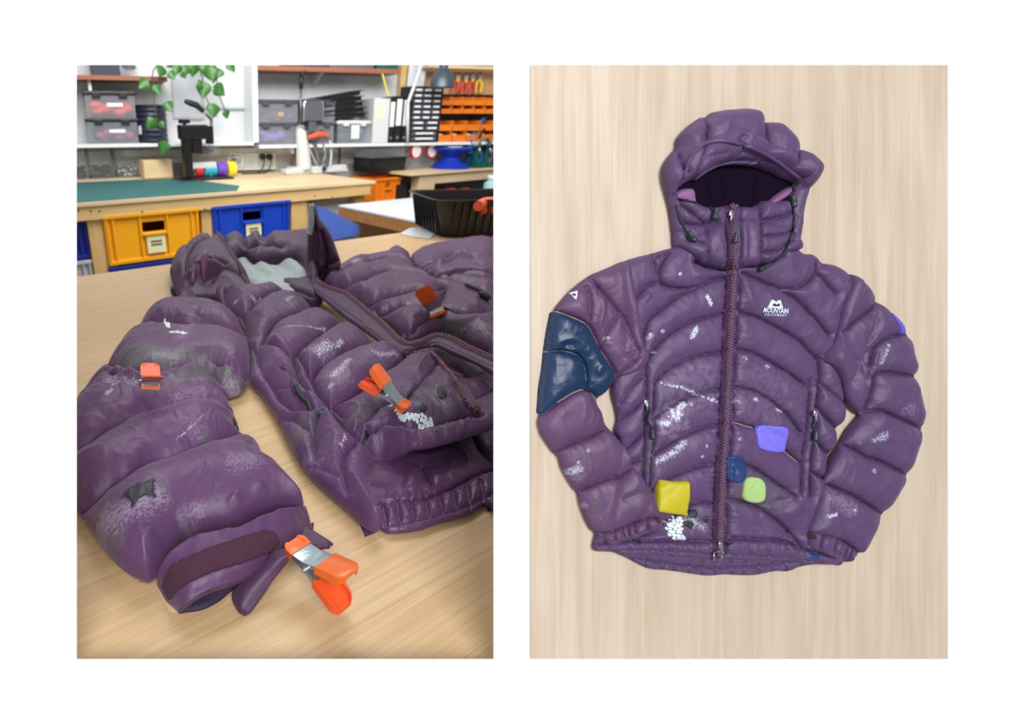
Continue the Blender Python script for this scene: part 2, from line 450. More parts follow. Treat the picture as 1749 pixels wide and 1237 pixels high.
def puff(name, fr, poly, m, parent, g, T, R, hb, seams=(), folds=(), holes=(), base=None, stains=(),
         lump=0.06, lscale=18.0, wr=0.02, seed=0, Tmap=None, floor=0.0, skirt=True, prof=0.5):
    """poly: plane outline.  seams: (pts, w, depth, pucker).  folds: (pts, w, height).
    stains: (channel, pts, radius, strength, noise scale, threshold)"""
    lo = poly.min(0) - 2 * g; hi = poly.max(0) + 2 * g
    xs = np.arange(lo[0], hi[0], g); ys = np.arange(lo[1], hi[1], g)
    X, Y = np.meshgrid(xs, ys)
    ins = inside(X, Y, poly)
    D, S, NX, NY = seg_dist(X, Y, poly, True)
    for hl in holes:
        ih = inside(X, Y, hl); ins &= ~ih
        d2, s2, nx, ny = seg_dist(X, Y, hl, True)
        q = d2 < D
        D = np.where(q, d2, D); NX = np.where(q, nx, NX); NY = np.where(q, ny, NY)
    keep = ins & (D > 0.3 * g)
    e = 1 - np.clip(D / R, 0, 1)
    Tm = T if Tmap is None else T * Tmap(X, Y)
    hbm = hb if Tmap is None else hb * np.clip(Tmap(X, Y), 0.3, 1)
    h = hbm + (Tm - hbm) * np.sqrt(np.clip(1 - e * e, 0, 1))
    P = np.ones(X.shape); PK = np.zeros(X.shape); GR = np.zeros(X.shape); SEAM_DK = np.zeros(X.shape)
    bz = base(X, Y) if base is not None else np.zeros(X.shape)
    def field(Z):
        def z(x, y):
            fx = np.clip((np.asarray(x, float) - xs[0]) / g, 0, len(xs) - 1.001); fy = np.clip((np.asarray(y, float) - ys[0]) / g, 0, len(ys) - 1.001)
            ix = fx.astype(int); iy = fy.astype(int); tx = fx - ix; ty = fy - iy
            return (Z[iy, ix] * (1 - tx) + Z[iy, ix + 1] * tx) * (1 - ty) + (Z[iy + 1, ix] * (1 - tx) + Z[iy + 1, ix + 1] * tx) * ty
        return z
    hd = np.where(ins, h, 0.0)
    def onto(pts, fac):
        if isinstance(pts, list): return hit(field(bz + hd * fac), fr, spline(np.asarray([p[:2] for p in pts], float), 6.0))
        return pts
    seams = [(onto(a, 1 - 0.8 * dd), b_, dd, e_) for a, b_, dd, e_ in seams]
    folds = [(onto(a, 0.9), b_, e_) for a, b_, e_ in folds]
    for si, (pts, w, dep, pk) in enumerate(seams):
        d, s, _, _ = seg_dist(X, Y, pts, False, w * 1.6)
        dn = np.clip(d / w, 0, 1)
        pr = np.sqrt(np.clip(1 - (1 - dn) ** 2, 0, 1)) ** (2 * prof)
        if pk > 0:
            fall = np.exp(-np.where(np.isfinite(d), d, 9) / (0.42 * w)) * np.where(np.isfinite(d), sstep(0, 0.18 * w, np.where(np.isfinite(d), d, 0)), 0)
            nzv = fbm(s / (w * 0.34), np.zeros_like(s) + si * 3.7 + np.where(np.isfinite(d), d, 0) / (w * 2.2), seed + si)
            PK += pk * fall * nzv
            dep_l = dep * (1 + 0.22 * pnoise(s / (w * 0.8), s * 0 + si * 7.7, seed + 31))
        else: dep_l = dep
        P = np.minimum(P, 1 - dep_l * (1 - pr))
        if dep >= 0.3:
            df = np.where(np.isfinite(d), d, 9)
            GR = np.maximum(GR, np.exp(-(df / (1.25 * g)) ** 2) * min(1, dep / 0.6))
            SEAM_DK = np.maximum(SEAM_DK, np.clip(1.3 - df / (1.1 * g), 0, 1) * (0.55 + 0.25 * np.sin(s / (1.6 * g))) * min(1, dep / 0.6))  # darkens the crease along each seam, thread and shade in one
    h = h * P
    h = h - np.minimum(0.20 * T, 2.2 * g) * GR * np.clip(D / (0.3 * R), 0, 1)
    h = h + T * (lump * fbm(X * lscale, Y * lscale, seed, 2) + PK) * np.clip(D / (0.35 * R), 0, 1)
    if wr > 0:
        wx = X + 0.02 * pnoise(X * 22, Y * 22, seed + 3); wy = Y + 0.02 * pnoise(X * 22, Y * 22, seed + 8)
        rid = 1 - np.abs(pnoise(wx * 42, wy * 26, seed + 12)) * 2.2
        h = h + T * wr * np.clip(rid, 0, 1) ** 2 * np.clip(D / (0.3 * R), 0, 1) * (0.4 + 0.6 * sstep(-0.2, 0.5, pnoise(X * 11, Y * 11, seed + 15)))
    for (pts, w, hh) in folds:
        d, s, _, _ = seg_dist(X, Y, pts, False, w * 1.2)
        tl = s.max() if s.max() > 0 else 1
        q = np.clip(1 - d / w, 0, 1); q = q * q * (3 - 2 * q)
        fade = np.clip(np.minimum(s, tl - s) / (0.25 * tl) + 0.15, 0, 1)
        h = h + np.where(np.isfinite(d), q * fade * hh, 0) * np.clip(D / (0.2 * R), 0, 1)
    h = np.maximum(h, floor)
    hz = h + bz
    c = Cloth(); c.fr, c.xs, c.ys, c.g, c.Z = fr, xs, ys, g, np.where(ins, hz, bz)
    c.h = np.where(ins, h, 0.0); c.ins = ins
    def z(x, y):
        fx = np.clip((np.asarray(x, float) - xs[0]) / g, 0, len(xs) - 1.001); fy = np.clip((np.asarray(y, float) - ys[0]) / g, 0, len(ys) - 1.001)
        ix = fx.astype(int); iy = fy.astype(int); tx = fx - ix; ty = fy - iy
        Z = c.Z
        return (Z[iy, ix] * (1 - tx) + Z[iy, ix + 1] * tx) * (1 - ty) + (Z[iy + 1, ix] * (1 - tx) + Z[iy + 1, ix + 1] * tx) * ty
    c.z = z
    def soft(fac, n=8):
        q = c.h.copy()
        for _ in range(n):
            q = (np.roll(q, 1, 0) + np.roll(q, -1, 0) + np.roll(q, 1, 1) + np.roll(q, -1, 1) + q) / 5
        def f(x, y):
            x = np.asarray(x, float); y = np.asarray(y, float)
            ok = (x > xs[0]) & (x < xs[-1]) & (y > ys[0]) & (y < ys[-1])
            ix = np.clip(((x - xs[0]) / g), 0, len(xs) - 1).astype(int); iy = np.clip(((y - ys[0]) / g), 0, len(ys) - 1).astype(int)
            return np.where(ok, q[iy, ix] * fac, 0.0)
        return f
    c.soft = soft
    # stains
    ST = np.zeros(X.shape + (4,), np.float32); ST[..., 3] = 1 - SEAM_DK
    for (ch, pts, r, stv, ns, th) in stains:
        pts = hit(c, fr, pts)
        if len(pts) == 1:
            d = np.hypot(X - pts[0][0], Y - pts[0][1])
        else: d, _, _, _ = seg_dist(X, Y, pts, False, r * 1.2)
        a = np.clip(1 - d / r, 0, 1); a = np.where(np.isfinite(d), a, 0)
        idx = np.nonzero(a > 0)
        if len(idx[0]) == 0: continue
        nz = fbm(X[idx] / ns, Y[idx] / ns, seed + int(r * 1e5) % 97, 4) * 0.5 + 0.5
        v = stv * np.clip((nz - th + a[idx] * 0.20) * 7, 0, 1) * np.clip(a[idx] * 2.5, 0, 1)
        ST[idx[0], idx[1], ch] = np.maximum(ST[idx[0], idx[1], ch], v)
    # mesh
    quad = keep[:-1, :-1] & keep[1:, :-1] & keep[:-1, 1:] & keep[1:, 1:]
    iy, ix = np.nonzero(quad)
    nxn = X.shape[1]
    F4 = np.stack([iy * nxn + ix, iy * nxn + ix + 1, (iy + 1) * nxn + ix + 1, (iy + 1) * nxn + ix], 1)
    used = np.unique(F4); remap = -np.ones(X.size, np.int64); remap[used] = np.arange(len(used))
    F4 = remap[F4]
    vx, vy, vz = X.ravel()[used].copy(), Y.ravel()[used].copy(), hz.ravel()[used].copy()
    cols = ST.reshape(-1, 4)[used]
    E = np.concatenate([F4[:, [0, 1]], F4[:, [1, 2]], F4[:, [2, 3]], F4[:, [3, 0]]])
    key = np.minimum(E[:, 0], E[:, 1]) * len(used) + np.maximum(E[:, 0], E[:, 1])
    uk, first, cnt = np.unique(key, return_index=True, return_counts=True)
    be = E[first[cnt == 1]]
    bv = np.unique(be)
    gi = used[bv]
    # snap the rim to the outline
    bx, by = NX.ravel()[gi], NY.ravel()[gi]
    ox, oy = vx[bv] - bx, vy[bv] - by
    far = np.hypot(ox, oy) > 2.2 * g
    vx[bv] = np.where(far, vx[bv], bx); vy[bv] = np.where(far, vy[bv], by)
    hbv = (hbm if np.isscalar(hbm) else hbm.ravel()[gi]) * np.ones(len(bv))
    bzv = bz.ravel()[gi]
    vz[bv] = np.where(far, vz[bv], np.maximum(hbv, floor) + bzv)
    V = [np.stack([vx, vy, vz], 1)]; FL = F4.tolist(); CL = [cols]
    if skirt:
        ln = np.hypot(ox, oy) + 1e-9; inx, iny = ox / ln, oy / ln
        base_i = len(used)
        loc = -np.ones(len(used), np.int64); loc[bv] = np.arange(len(bv))
        for (fi, fz) in ((0.25, 0.5), (1.1, 0.0)):
            V.append(np.stack([vx[bv] + inx * hbv * fi, vy[bv] + iny * hbv * fi, bzv + (vz[bv] - bzv) * fz], 1)); CL.append(cols[bv])
        a, b = be[:, 0], be[:, 1]; la, lb = loc[a], loc[b]; nb = len(bv)
        FL += np.stack([b, a, base_i + la, base_i + lb], 1).tolist()
        FL += np.stack([base_i + lb, base_i + la, base_i + nb + la, base_i + nb + lb], 1).tolist()
    V = np.concatenate(V); CL = np.concatenate(CL)
    c.obj = mesh_np(name, fr.world(V[:, 0], V[:, 1], V[:, 2]), FL, m, parent, True, CL)
    c.poly = poly
    return c

def zof(c, x, y):
    return c(x, y) if callable(c) else c.z(x, y)
def patch(name, c, fr, poly, m, parent, lift=0.0012, g=0.002, puffy=0.0, edge=0.004, flat=0.0):
    """a piece of cloth lying on the surface c, of its own thickness"""
    lo = poly.min(0) - g; hi = poly.max(0) + g
    xs = np.arange(lo[0], hi[0] + g, g); ys = np.arange(lo[1], hi[1] + g, g)
    X, Y = np.meshgrid(xs, ys); ins = inside(X, Y, poly); D, _, NX, NY = seg_dist(X, Y, poly, True)
    keep = ins & (D > 0.25 * g)
    q = keep[:-1, :-1] & keep[1:, :-1] & keep[:-1, 1:] & keep[1:, 1:]
    iy, ix = np.nonzero(q); n = X.shape[1]
    F4 = np.stack([iy * n + ix, iy * n + ix + 1, (iy + 1) * n + ix + 1, (iy + 1) * n + ix], 1)
    used = np.unique(F4); rm = -np.ones(X.size, int); rm[used] = np.arange(len(used)); F4 = rm[F4]
    E = np.concatenate([F4[:, [0, 1]], F4[:, [1, 2]], F4[:, [2, 3]], F4[:, [3, 0]]])
    key = np.minimum(E[:, 0], E[:, 1]) * len(used) + np.maximum(E[:, 0], E[:, 1])
    uk, first, cnt = np.unique(key, return_index=True, return_counts=True)
    be = E[first[cnt == 1]]; bv = np.unique(be)
    x, y = X.ravel()[used].copy(), Y.ravel()[used].copy(); d = D.ravel()[used].copy()
    x[bv] = NX.ravel()[used[bv]]; y[bv] = NY.ravel()[used[bv]]; d[bv] = 0
    z = zof(c, x, y)
    if flat > 0: z = np.maximum(z, z * (1 - flat) + np.mean(z) * flat)
    z = z + lift + puffy * np.sqrt(np.clip(1 - (1 - np.clip(d / edge, 0, 1)) ** 2, 0, 1))
    V = np.stack([x, y, z], 1); nb = len(used)
    loc = -np.ones(nb, int); loc[bv] = np.arange(len(bv))
    V = np.concatenate([V, np.stack([x[bv], y[bv], z[bv] - lift * 2.5], 1)])
    FL = F4.tolist() + np.stack([be[:, 1], be[:, 0], nb + loc[be[:, 0]], nb + loc[be[:, 1]]], 1).tolist()
    cols = np.zeros((len(V), 4), np.float32); cols[:, 3] = 1
    return mesh_np(name, fr.world(V[:, 0], V[:, 1], V[:, 2]), FL, m, parent, True, cols)
def resample(pts, step):
    d = np.r_[0, np.cumsum(np.linalg.norm(np.diff(pts, axis=0), axis=1))]
    n = max(2, int(d[-1] / step) + 1); t = np.linspace(0, d[-1], n)
    return np.stack([np.interp(t, d, pts[:, i]) for i in range(pts.shape[1])], 1)
def strip(name, c, fr, pts, width, m, parent, lift=0.001, crown=0.001, step=0.004, nw=6, taper=False):
    """a tape lying along pts on the surface"""
    P = resample(pts, step); T = np.gradient(P, axis=0); T /= np.linalg.norm(T, axis=1)[:, None]
    N = np.stack([-T[:, 1], T[:, 0]], 1); n = len(P); V = []
    for i in range(n):
        w = width
        if taper: w = width * min(1, 0.3 + 4 * min(i, n - 1 - i) / n)
        for j in range(nw + 1):
            s = (j / nw - 0.5)
            x, y = P[i] + N[i] * w * s
            V.append((x, y, float(zof(c, x, y)) + lift + crown * (1 - (2 * s) ** 2)))
        for s in (0.5, -0.5):
            x, y = P[i] + N[i] * w * s
            V.append((x, y, float(zof(c, x, y)) - 0.002))
    r = nw + 3; FL = []
    for i in range(n - 1):
        for j in range(r):
            j2 = (j + 1) % r
            FL.append((i * r + j, i * r + j2, (i + 1) * r + j2, (i + 1) * r + j))
    FL.append(tuple(range(r))); FL.append(tuple(range((n - 1) * r, n * r)))
    V = np.array(V); cols = np.zeros((len(V), 4), np.float32); cols[:, 3] = 1
    o = mesh_np(name, fr.world(V[:, 0], V[:, 1], V[:, 2]), FL, m, parent, True, cols)
    return o
def cord(name, c, fr, pts, r, m, parent, lift=0.0, step=0.004, n=8):
    P = resample(np.asarray(pts, float), step)
    z = np.array([float(zof(c, x, y)) for x, y in P]) + lift + r
    Wd = fr.world(P[:, 0], P[:, 1], z)
    b = B().tube(Wd, r, n)
    if parent is not None: b.xf(inv(parent))
    return b.obj(name, m, parent, True)
def teeth(name, c, fr, pts, width, pitch, m, parent, lift=0.0015, size=None):
    """zip teeth: two interleaved rows of little blocks, one mesh"""
    P = resample(pts, pitch); T = np.gradient(P, axis=0); T /= np.linalg.norm(T, axis=1)[:, None]
    N = np.stack([-T[:, 1], T[:, 0]], 1); V = []; FL = []
    a, b = pitch * 0.62, width * 0.62
    hgt = 0.0011 if size is None else size
    for i in range(len(P)):
        s = 1 if i % 2 else -1
        c0 = P[i] + N[i] * width * 0.2 * s
        zc = float(zof(c, *c0)) + lift
        k = len(V)
        for (q, zz) in ((1.0, 0.0), (0.7, hgt)):
            for (i1, j1) in ((-1, -1), (1, -1), (1, 1), (-1, 1)):
                p = c0 + T[i] * a * 0.5 * i1 * q + N[i] * b * 0.5 * j1 * q
                V.append((p[0], p[1], zc + zz))
        FL += [(k + 4, k + 5, k + 6, k + 7)] + [(k + j, k + (j + 1) % 4, k + 4 + (j + 1) % 4, k + 4 + j) for j in range(4)]
    V = np.array(V)
    o = mesh_np(name, fr.world(V[:, 0], V[:, 1], V[:, 2]), FL, m, parent, False)
    return tag(o, kind='stuff')

def loft(name, fr, rows, m, parent, n=60, sub=6, noise=0.0, nscale=40, seed=0, thick=0.0016, dz=0.0):
    """a cloth sheet through rows of (u, v, height) measured points"""
    R_ = []
    for r in rows:
        P = np.array([fr.world(*fr.pix(u, v, h + dz), h + dz) for u, v, h in r])
        R_.append(resample(spline(P, 0.004), 0.0005) if len(P) > 2 else P)
        L = R_[-1]; d = np.r_[0, np.cumsum(np.linalg.norm(np.diff(L, axis=0), axis=1))]; t = np.linspace(0, d[-1], n)
        R_[-1] = np.stack([np.interp(t, d, L[:, i]) for i in range(3)], 1)
    R_ = np.array(R_); k = len(R_); G = []
    for i in range(k - 1):
        p1, p2 = R_[i], R_[i + 1]; p0 = R_[i - 1] if i else 2 * p1 - p2; p3 = R_[i + 2] if i + 2 < k else 2 * p2 - p1
        for j in range(sub):
            t = j / sub
            G.append(0.5 * (2 * p1 + (p2 - p0) * t + (2 * p0 - 5 * p1 + 4 * p2 - p3) * t ** 2 + (3 * p1 - p0 - 3 * p2 + p3) * t ** 3))
    G.append(R_[-1]); G = np.array(G)
    if noise:
        mlen = G.shape[0]; ii, jj = np.meshgrid(np.arange(mlen), np.arange(n), indexing='ij')
        nn = fbm(G[..., 0] * nscale, G[..., 1] * nscale * 0.5, seed, 3)
        G = G + np.array(fr.ez) * (nn * noise)[..., None]
    r = n; M_ = G.shape[0]; V = G.reshape(-1, 3); nv = len(V)
    V = np.concatenate([V, V - np.array(fr.ez) * thick - np.array((0, -thick * 0.5, 0))])
    F_ = []
    for i in range(M_ - 1):
        for j in range(r - 1):
            a = i * r + j; F_ += [(a, a + r, a + r + 1, a + 1), (nv + a, nv + a + 1, nv + a + r + 1, nv + a + r)]
    rim = list(range(r)) + [i * r + r - 1 for i in range(1, M_)] + [(M_ - 1) * r + j for j in range(r - 2, -1, -1)] + [i * r for i in range(M_ - 2, 0, -1)]
    for x, y in zip(rim, rim[1:] + rim[:1]): F_.append((x, y, nv + y, nv + x))
    cols = np.zeros((len(V), 4), np.float32); cols[:, 3] = 1
    return mesh_np(name, V, F_, m, parent, True, cols)

# ================================================================== the setting
M_wall = mat('margin_white', (250, 250, 250), 0.9, var=0.01, vscale=30)
M_wall_in = mat('white_paint_workshop', (214, 216, 218), 0.8, var=0.03, vscale=4)
def cv(u, v, d): return CAM + ray(u, v) * d
def ring_wall(name, outer, inner_f, inner_b, df, db, m):
    V = []; FL = []
    def rect(r, d): return [cv(r[0], r[1], d), cv(r[2], r[1], d), cv(r[2], r[3], d), cv(r[0], r[3], d)]
    V = rect(outer, df) + rect(inner_f, df) + rect(outer, db) + rect(inner_b, db)
    for i in range(4):
        j = (i + 1) % 4
        FL += [(i, j, 4 + j, 4 + i), (8 + j, 8 + i, 12 + i, 12 + j), (4 + i, 4 + j, 12 + j, 12 + i), (j, i, 8 + i, 8 + j)]
    o = mesh_np(name, np.array(V), FL, m, None, False); return tag(o, kind='structure')
W_F, W_B = 0.418, 0.424
ring_wall('margin_wall_front', (-2300, -2200, 880, 3280), (131, 111, 843, 1126), (125, 105, 849, 1132), W_F, W_B, M_wall)  # white page margin, built as an added wall around the opening
def hexa(name, lo, hi, m):
    V = np.array(lo + hi); n = len(lo)
    FL = [tuple(range(n))[::-1], tuple(range(n, 2 * n))] + [(i, (i + 1) % n, n + (i + 1) % n, n + i) for i in range(n)]
    return tag(mesh_np(name, V, FL, m, None, False), kind='structure')
WR = BOARD_D + 0.0045
vt, vb = lambda d: 618 - (2200 + 618) * W_F / d, lambda d: 618 + (3280 - 618) * W_F / d
hexa('margin_wall_side', [cv(849, vb(W_B), W_B), cv(880, vb(W_B), W_B), cv(880, vb(WR), WR), cv(857, vb(WR), WR)],
     [cv(849, vt(W_B), W_B), cv(880, vt(W_B), W_B), cv(880, vt(WR), WR), cv(857, vt(WR), WR)], M_wall)
hexa('margin_wall_right', [cv(857, vb(WR), WR), cv(3200, vb(WR), WR), cv(3200, vb(WR + .012), WR + .012), cv(857, vb(WR + .012), WR + .012)],
     [cv(857, vt(WR), WR), cv(3200, vt(WR), WR), cv(3200, vt(WR + .012), WR + .012), cv(857, vt(WR + .012), WR + .012)], M_wall)
M_floor = mat('grey_floor', (150, 148, 144), 0.7, var=0.12, vscale=3)
o = B().box((0.5, 2.5, -0.02), (14, 12, 0.04)).obj('floor', M_floor); tag(o, kind='structure')

# ------------------------------------------------------------------ table under the jacket
M_table = wood('oak_veneer_top', (192, 160, 118), (206, 178, 136), (152, 114, 76), rot=-YAW, along=5.0, across=130, rough=0.40, streak=0.45, bump=0.10, patch=0.8)
M_pine = wood('pine_timber', (206, 160, 96), (222, 182, 120), (170, 118, 62), rot=-YAW, along=2.0, across=16, rough=0.6, streak=0.35, bump=0.1)
M_leg = wood('pine_leg', (190, 148, 92), (212, 172, 114), (160, 112, 62), rot=0, along=14.0, across=2.2, rough=0.6, streak=0.3, bump=0.1)
pA, pB = onz(131, 473, TABLE_Z), onz(695, 396, TABLE_Z)
dAB = (pB - pA) / np.linalg.norm(pB - pA)
L0 = pA - dAB * 1.6; R0 = pA + dAB * 2.9
def rv(d, u): q = cv(u, 618, d); return q
# the top butts against the leaning front wall and the splayed side wall
def on_table_line(u, d):
    x = (u - CX) / FPX * d; y = (d - sp * 0.40) / cp
    return (x, y)
yf = (W_B + 0.002 - sp * 0.40) / cp
polyT = [(-1.25, yf), on_table_line(848, W_B + 0.002), on_table_line(855.5, WR + 0.016), (1.7, on_table_line(856, WR + 0.016)[1]), (R0[0], R0[1]), (L0[0], L0[1])]
tb = empty('work_table', (0.0, 1.0, 0.0), 0, 'long work table with a pale oak veneer top under the open purple jacket', 'table')
o = B().prism(polyT, TABLE_Z - 0.032, TABLE_Z).obj('table_top', M_table, tb); o.location = (0, -1.0, 0)
for (x, y) in ((-1.05, 0.42), (0.05, 0.42), (L0[0] + 0.2, L0[1] - 0.2), (R0[0] - 0.35, R0[1] - 0.35)):
    B().box((x, y - 1.0, (TABLE_Z - 0.032) / 2), (0.07, 0.07, TABLE_Z - 0.032), bev=0.004).obj('leg', M_leg, tb)

# ------------------------------------------------------------------ plywood board on the right margin wall
M_ply = wood('plywood_face', (190, 171, 150), (203, 189, 170), (174, 149, 124), rot=math.pi / 2, along=5.0, across=60, rough=0.55, streak=0.4, bump=0.06, patch=2.6)
x0, y0 = BOARD.pix(907, 1126); x1, y1 = BOARD.pix(1619, 111)
bo = B().box(((x0 + x1) / 2, (y0 + y1) / 2, -0.002), (x1 - x0, y1 - y0, 0.004)).obj('plywood_board', M_ply)
bo.matrix_world = Matrix(((*[AX_R[0], AX_U[0], -AX_F[0]], BOARD.O[0]), (*[AX_R[1], AX_U[1], -AX_F[1]], BOARD.O[1]), (*[AX_R[2], AX_U[2], -AX_F[2]], BOARD.O[2]), (0, 0, 0, 1)))
tag(bo, 'pale plywood board on the white margin wall behind the patched jacket', 'board')

# ================================================================== patched jacket on the plywood board (right)
M_pur = fabric('purple_shell', (82, 58, 96), 0.5)
M_pur2 = fabric('purple_shell_warm', (86, 58, 92), 0.48)
M_lin = fabric('shaded_plum_lining', (20, 11, 28), 0.9, sheen=0.0, spec=0.05)  # shade of the hood cavity painted into the lining colour
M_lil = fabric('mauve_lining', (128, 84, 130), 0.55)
M_tape = fabric('zip_tape', (70, 40, 72), 0.6)
M_teeth = mat('zip_teeth', (146, 108, 126), 0.4, 0.2)
M_navy = fabric('navy_shell', (16, 44, 76), 0.32, sheen=0.05)
M_black = mat('black_cord', (24, 32, 38), 0.55, bump=0.3, bscale=900)
M_steel = mat('zip_steel', (150, 158, 164), 0.3, 0.8)
M_grip = mat('cord_toggle', (30, 46, 50), 0.4)
M_yel = fabric('mustard_fabric', (182, 168, 18), 0.5)
M_lilac = fabric('lilac_ripstop', (112, 104, 214), 0.5)
M_viol = fabric('violet_ripstop', (86, 74, 196), 0.5)
M_blue = fabric('royal_blue_patch', (24, 54, 106), 0.5)
M_lime = fabric('lime_ripstop', (158, 190, 120), 0.55)
M_velcro = mat('velcro', (74, 36, 58), 0.95, bump=1.0, bscale=1100, var=0.45, vscale=700)
M_logo = mat('reflective_print', (205, 218, 228), 0.4)
M_ink = mat('dark_tape', (28, 36, 44), 0.5)
M_flake = mat('white_flake', (206, 222, 220), 0.6)
M_cuffdark = fabric('cuff_inside', (40, 26, 52), 0.7)

PX = BOARD_D / FPX
GB = 0.00135
jr = empty('puffer_jacket', BOARD.world(*BOARD.pix(1240, 960), 0.0).tolist(), 0,
           'purple hooded puffer jacket with navy sleeve panel and coloured square patches on plywood', 'jacket')
S = lambda pts, w=21, dep=0.62, pk=0.10, h=0.009: (list(pts), w * PX, dep * 0.95, pk * 1.1)
FO = lambda pts, w=8, hh=0.003, h=0.014: (list(pts), w * PX, hh)
def ST_(ch, pts, r, s=0.9, ns=3.0, th=0.55, h=0.015): return (ch, pts, r * PX, s, ns * PX, th)
def OL(pts, T, R, hb, comp=True, kf=1.0): return outline_px(BOARD, pts, T, R, hb, 3, comp, kf)

TT, TR, THB = 0.019, 0.020, 0.005
# back hem showing under the front
bk = OL([(1040, 936), (1075, 955), (1107, 971), (1135, 974), (1159, 977), (1185, 981), (1210, 984), (1235, 982), (1260, 983), (1289, 983), (1310, 979), (1328, 976), (1345, 977), (1362, 970), (1390, 965), (1412, 963), (1436, 965), (1425, 930), (1250, 900), (1060, 915)], 0.011, 0.012, 0.004)
backhem = puff('back_hem', BOARD, bk, M_pur, jr, GB, 0.011, 0.012, 0.004,
    seams=[S([(1030, 945), (1107, 958), (1180, 968), (1230, 970), (1300, 967), (1380, 953), (1430, 950)], 10, 0.5, 0.25, 0.006),
           S([(1030, 950), (1107, 962), (1180, 974), (1230, 976), (1300, 974), (1380, 958)], 5, 0.25, 0.1, 0.006)] +
          [S([(u, 958 + 6 * math.sin(u)), (u + random.uniform(-5, 5), 988)], 9, 0.35, 0.1, 0.008) for u in range(1080, 1420, 24)], lump=0.08, seed=41)
# torso
tor_px = [(1157, 420), (1130, 428), (1110, 434), (1085, 440), (1062, 450), (1050, 480), (1062, 560), (1060, 610), (1050, 640), (1045, 650), (1044, 672), (1053, 713), (1049, 737), (1056, 757), (1050, 800), (1030, 870), (1014, 923), (1014, 940),
          (1040, 943), (1100, 946), (1160, 950), (1223, 953), (1262, 954), (1315, 956), (1350, 958), (1392, 964), (1420, 962), (1425, 930), (1410, 850), (1412, 790), (1421, 776), (1428, 758), (1431, 736), (1441, 719), (1444, 688), (1436, 650), (1430, 600),
          (1440, 540), (1460, 490), (1446, 468), (1436, 458), (1420, 450), (1400, 447), (1394, 438), (1384, 432), (1366, 430), (1330, 400), (1250, 380), (1190, 400)]
tor = OL(tor_px, TT, TR, THB)
zipc = [(1249, 350), (1248, 378), (1252, 420), (1249, 493), (1244.5, 566), (1240, 663), (1236, 745), (1231, 809), (1227, 913), (1227, 948)]
PZ = 0.017
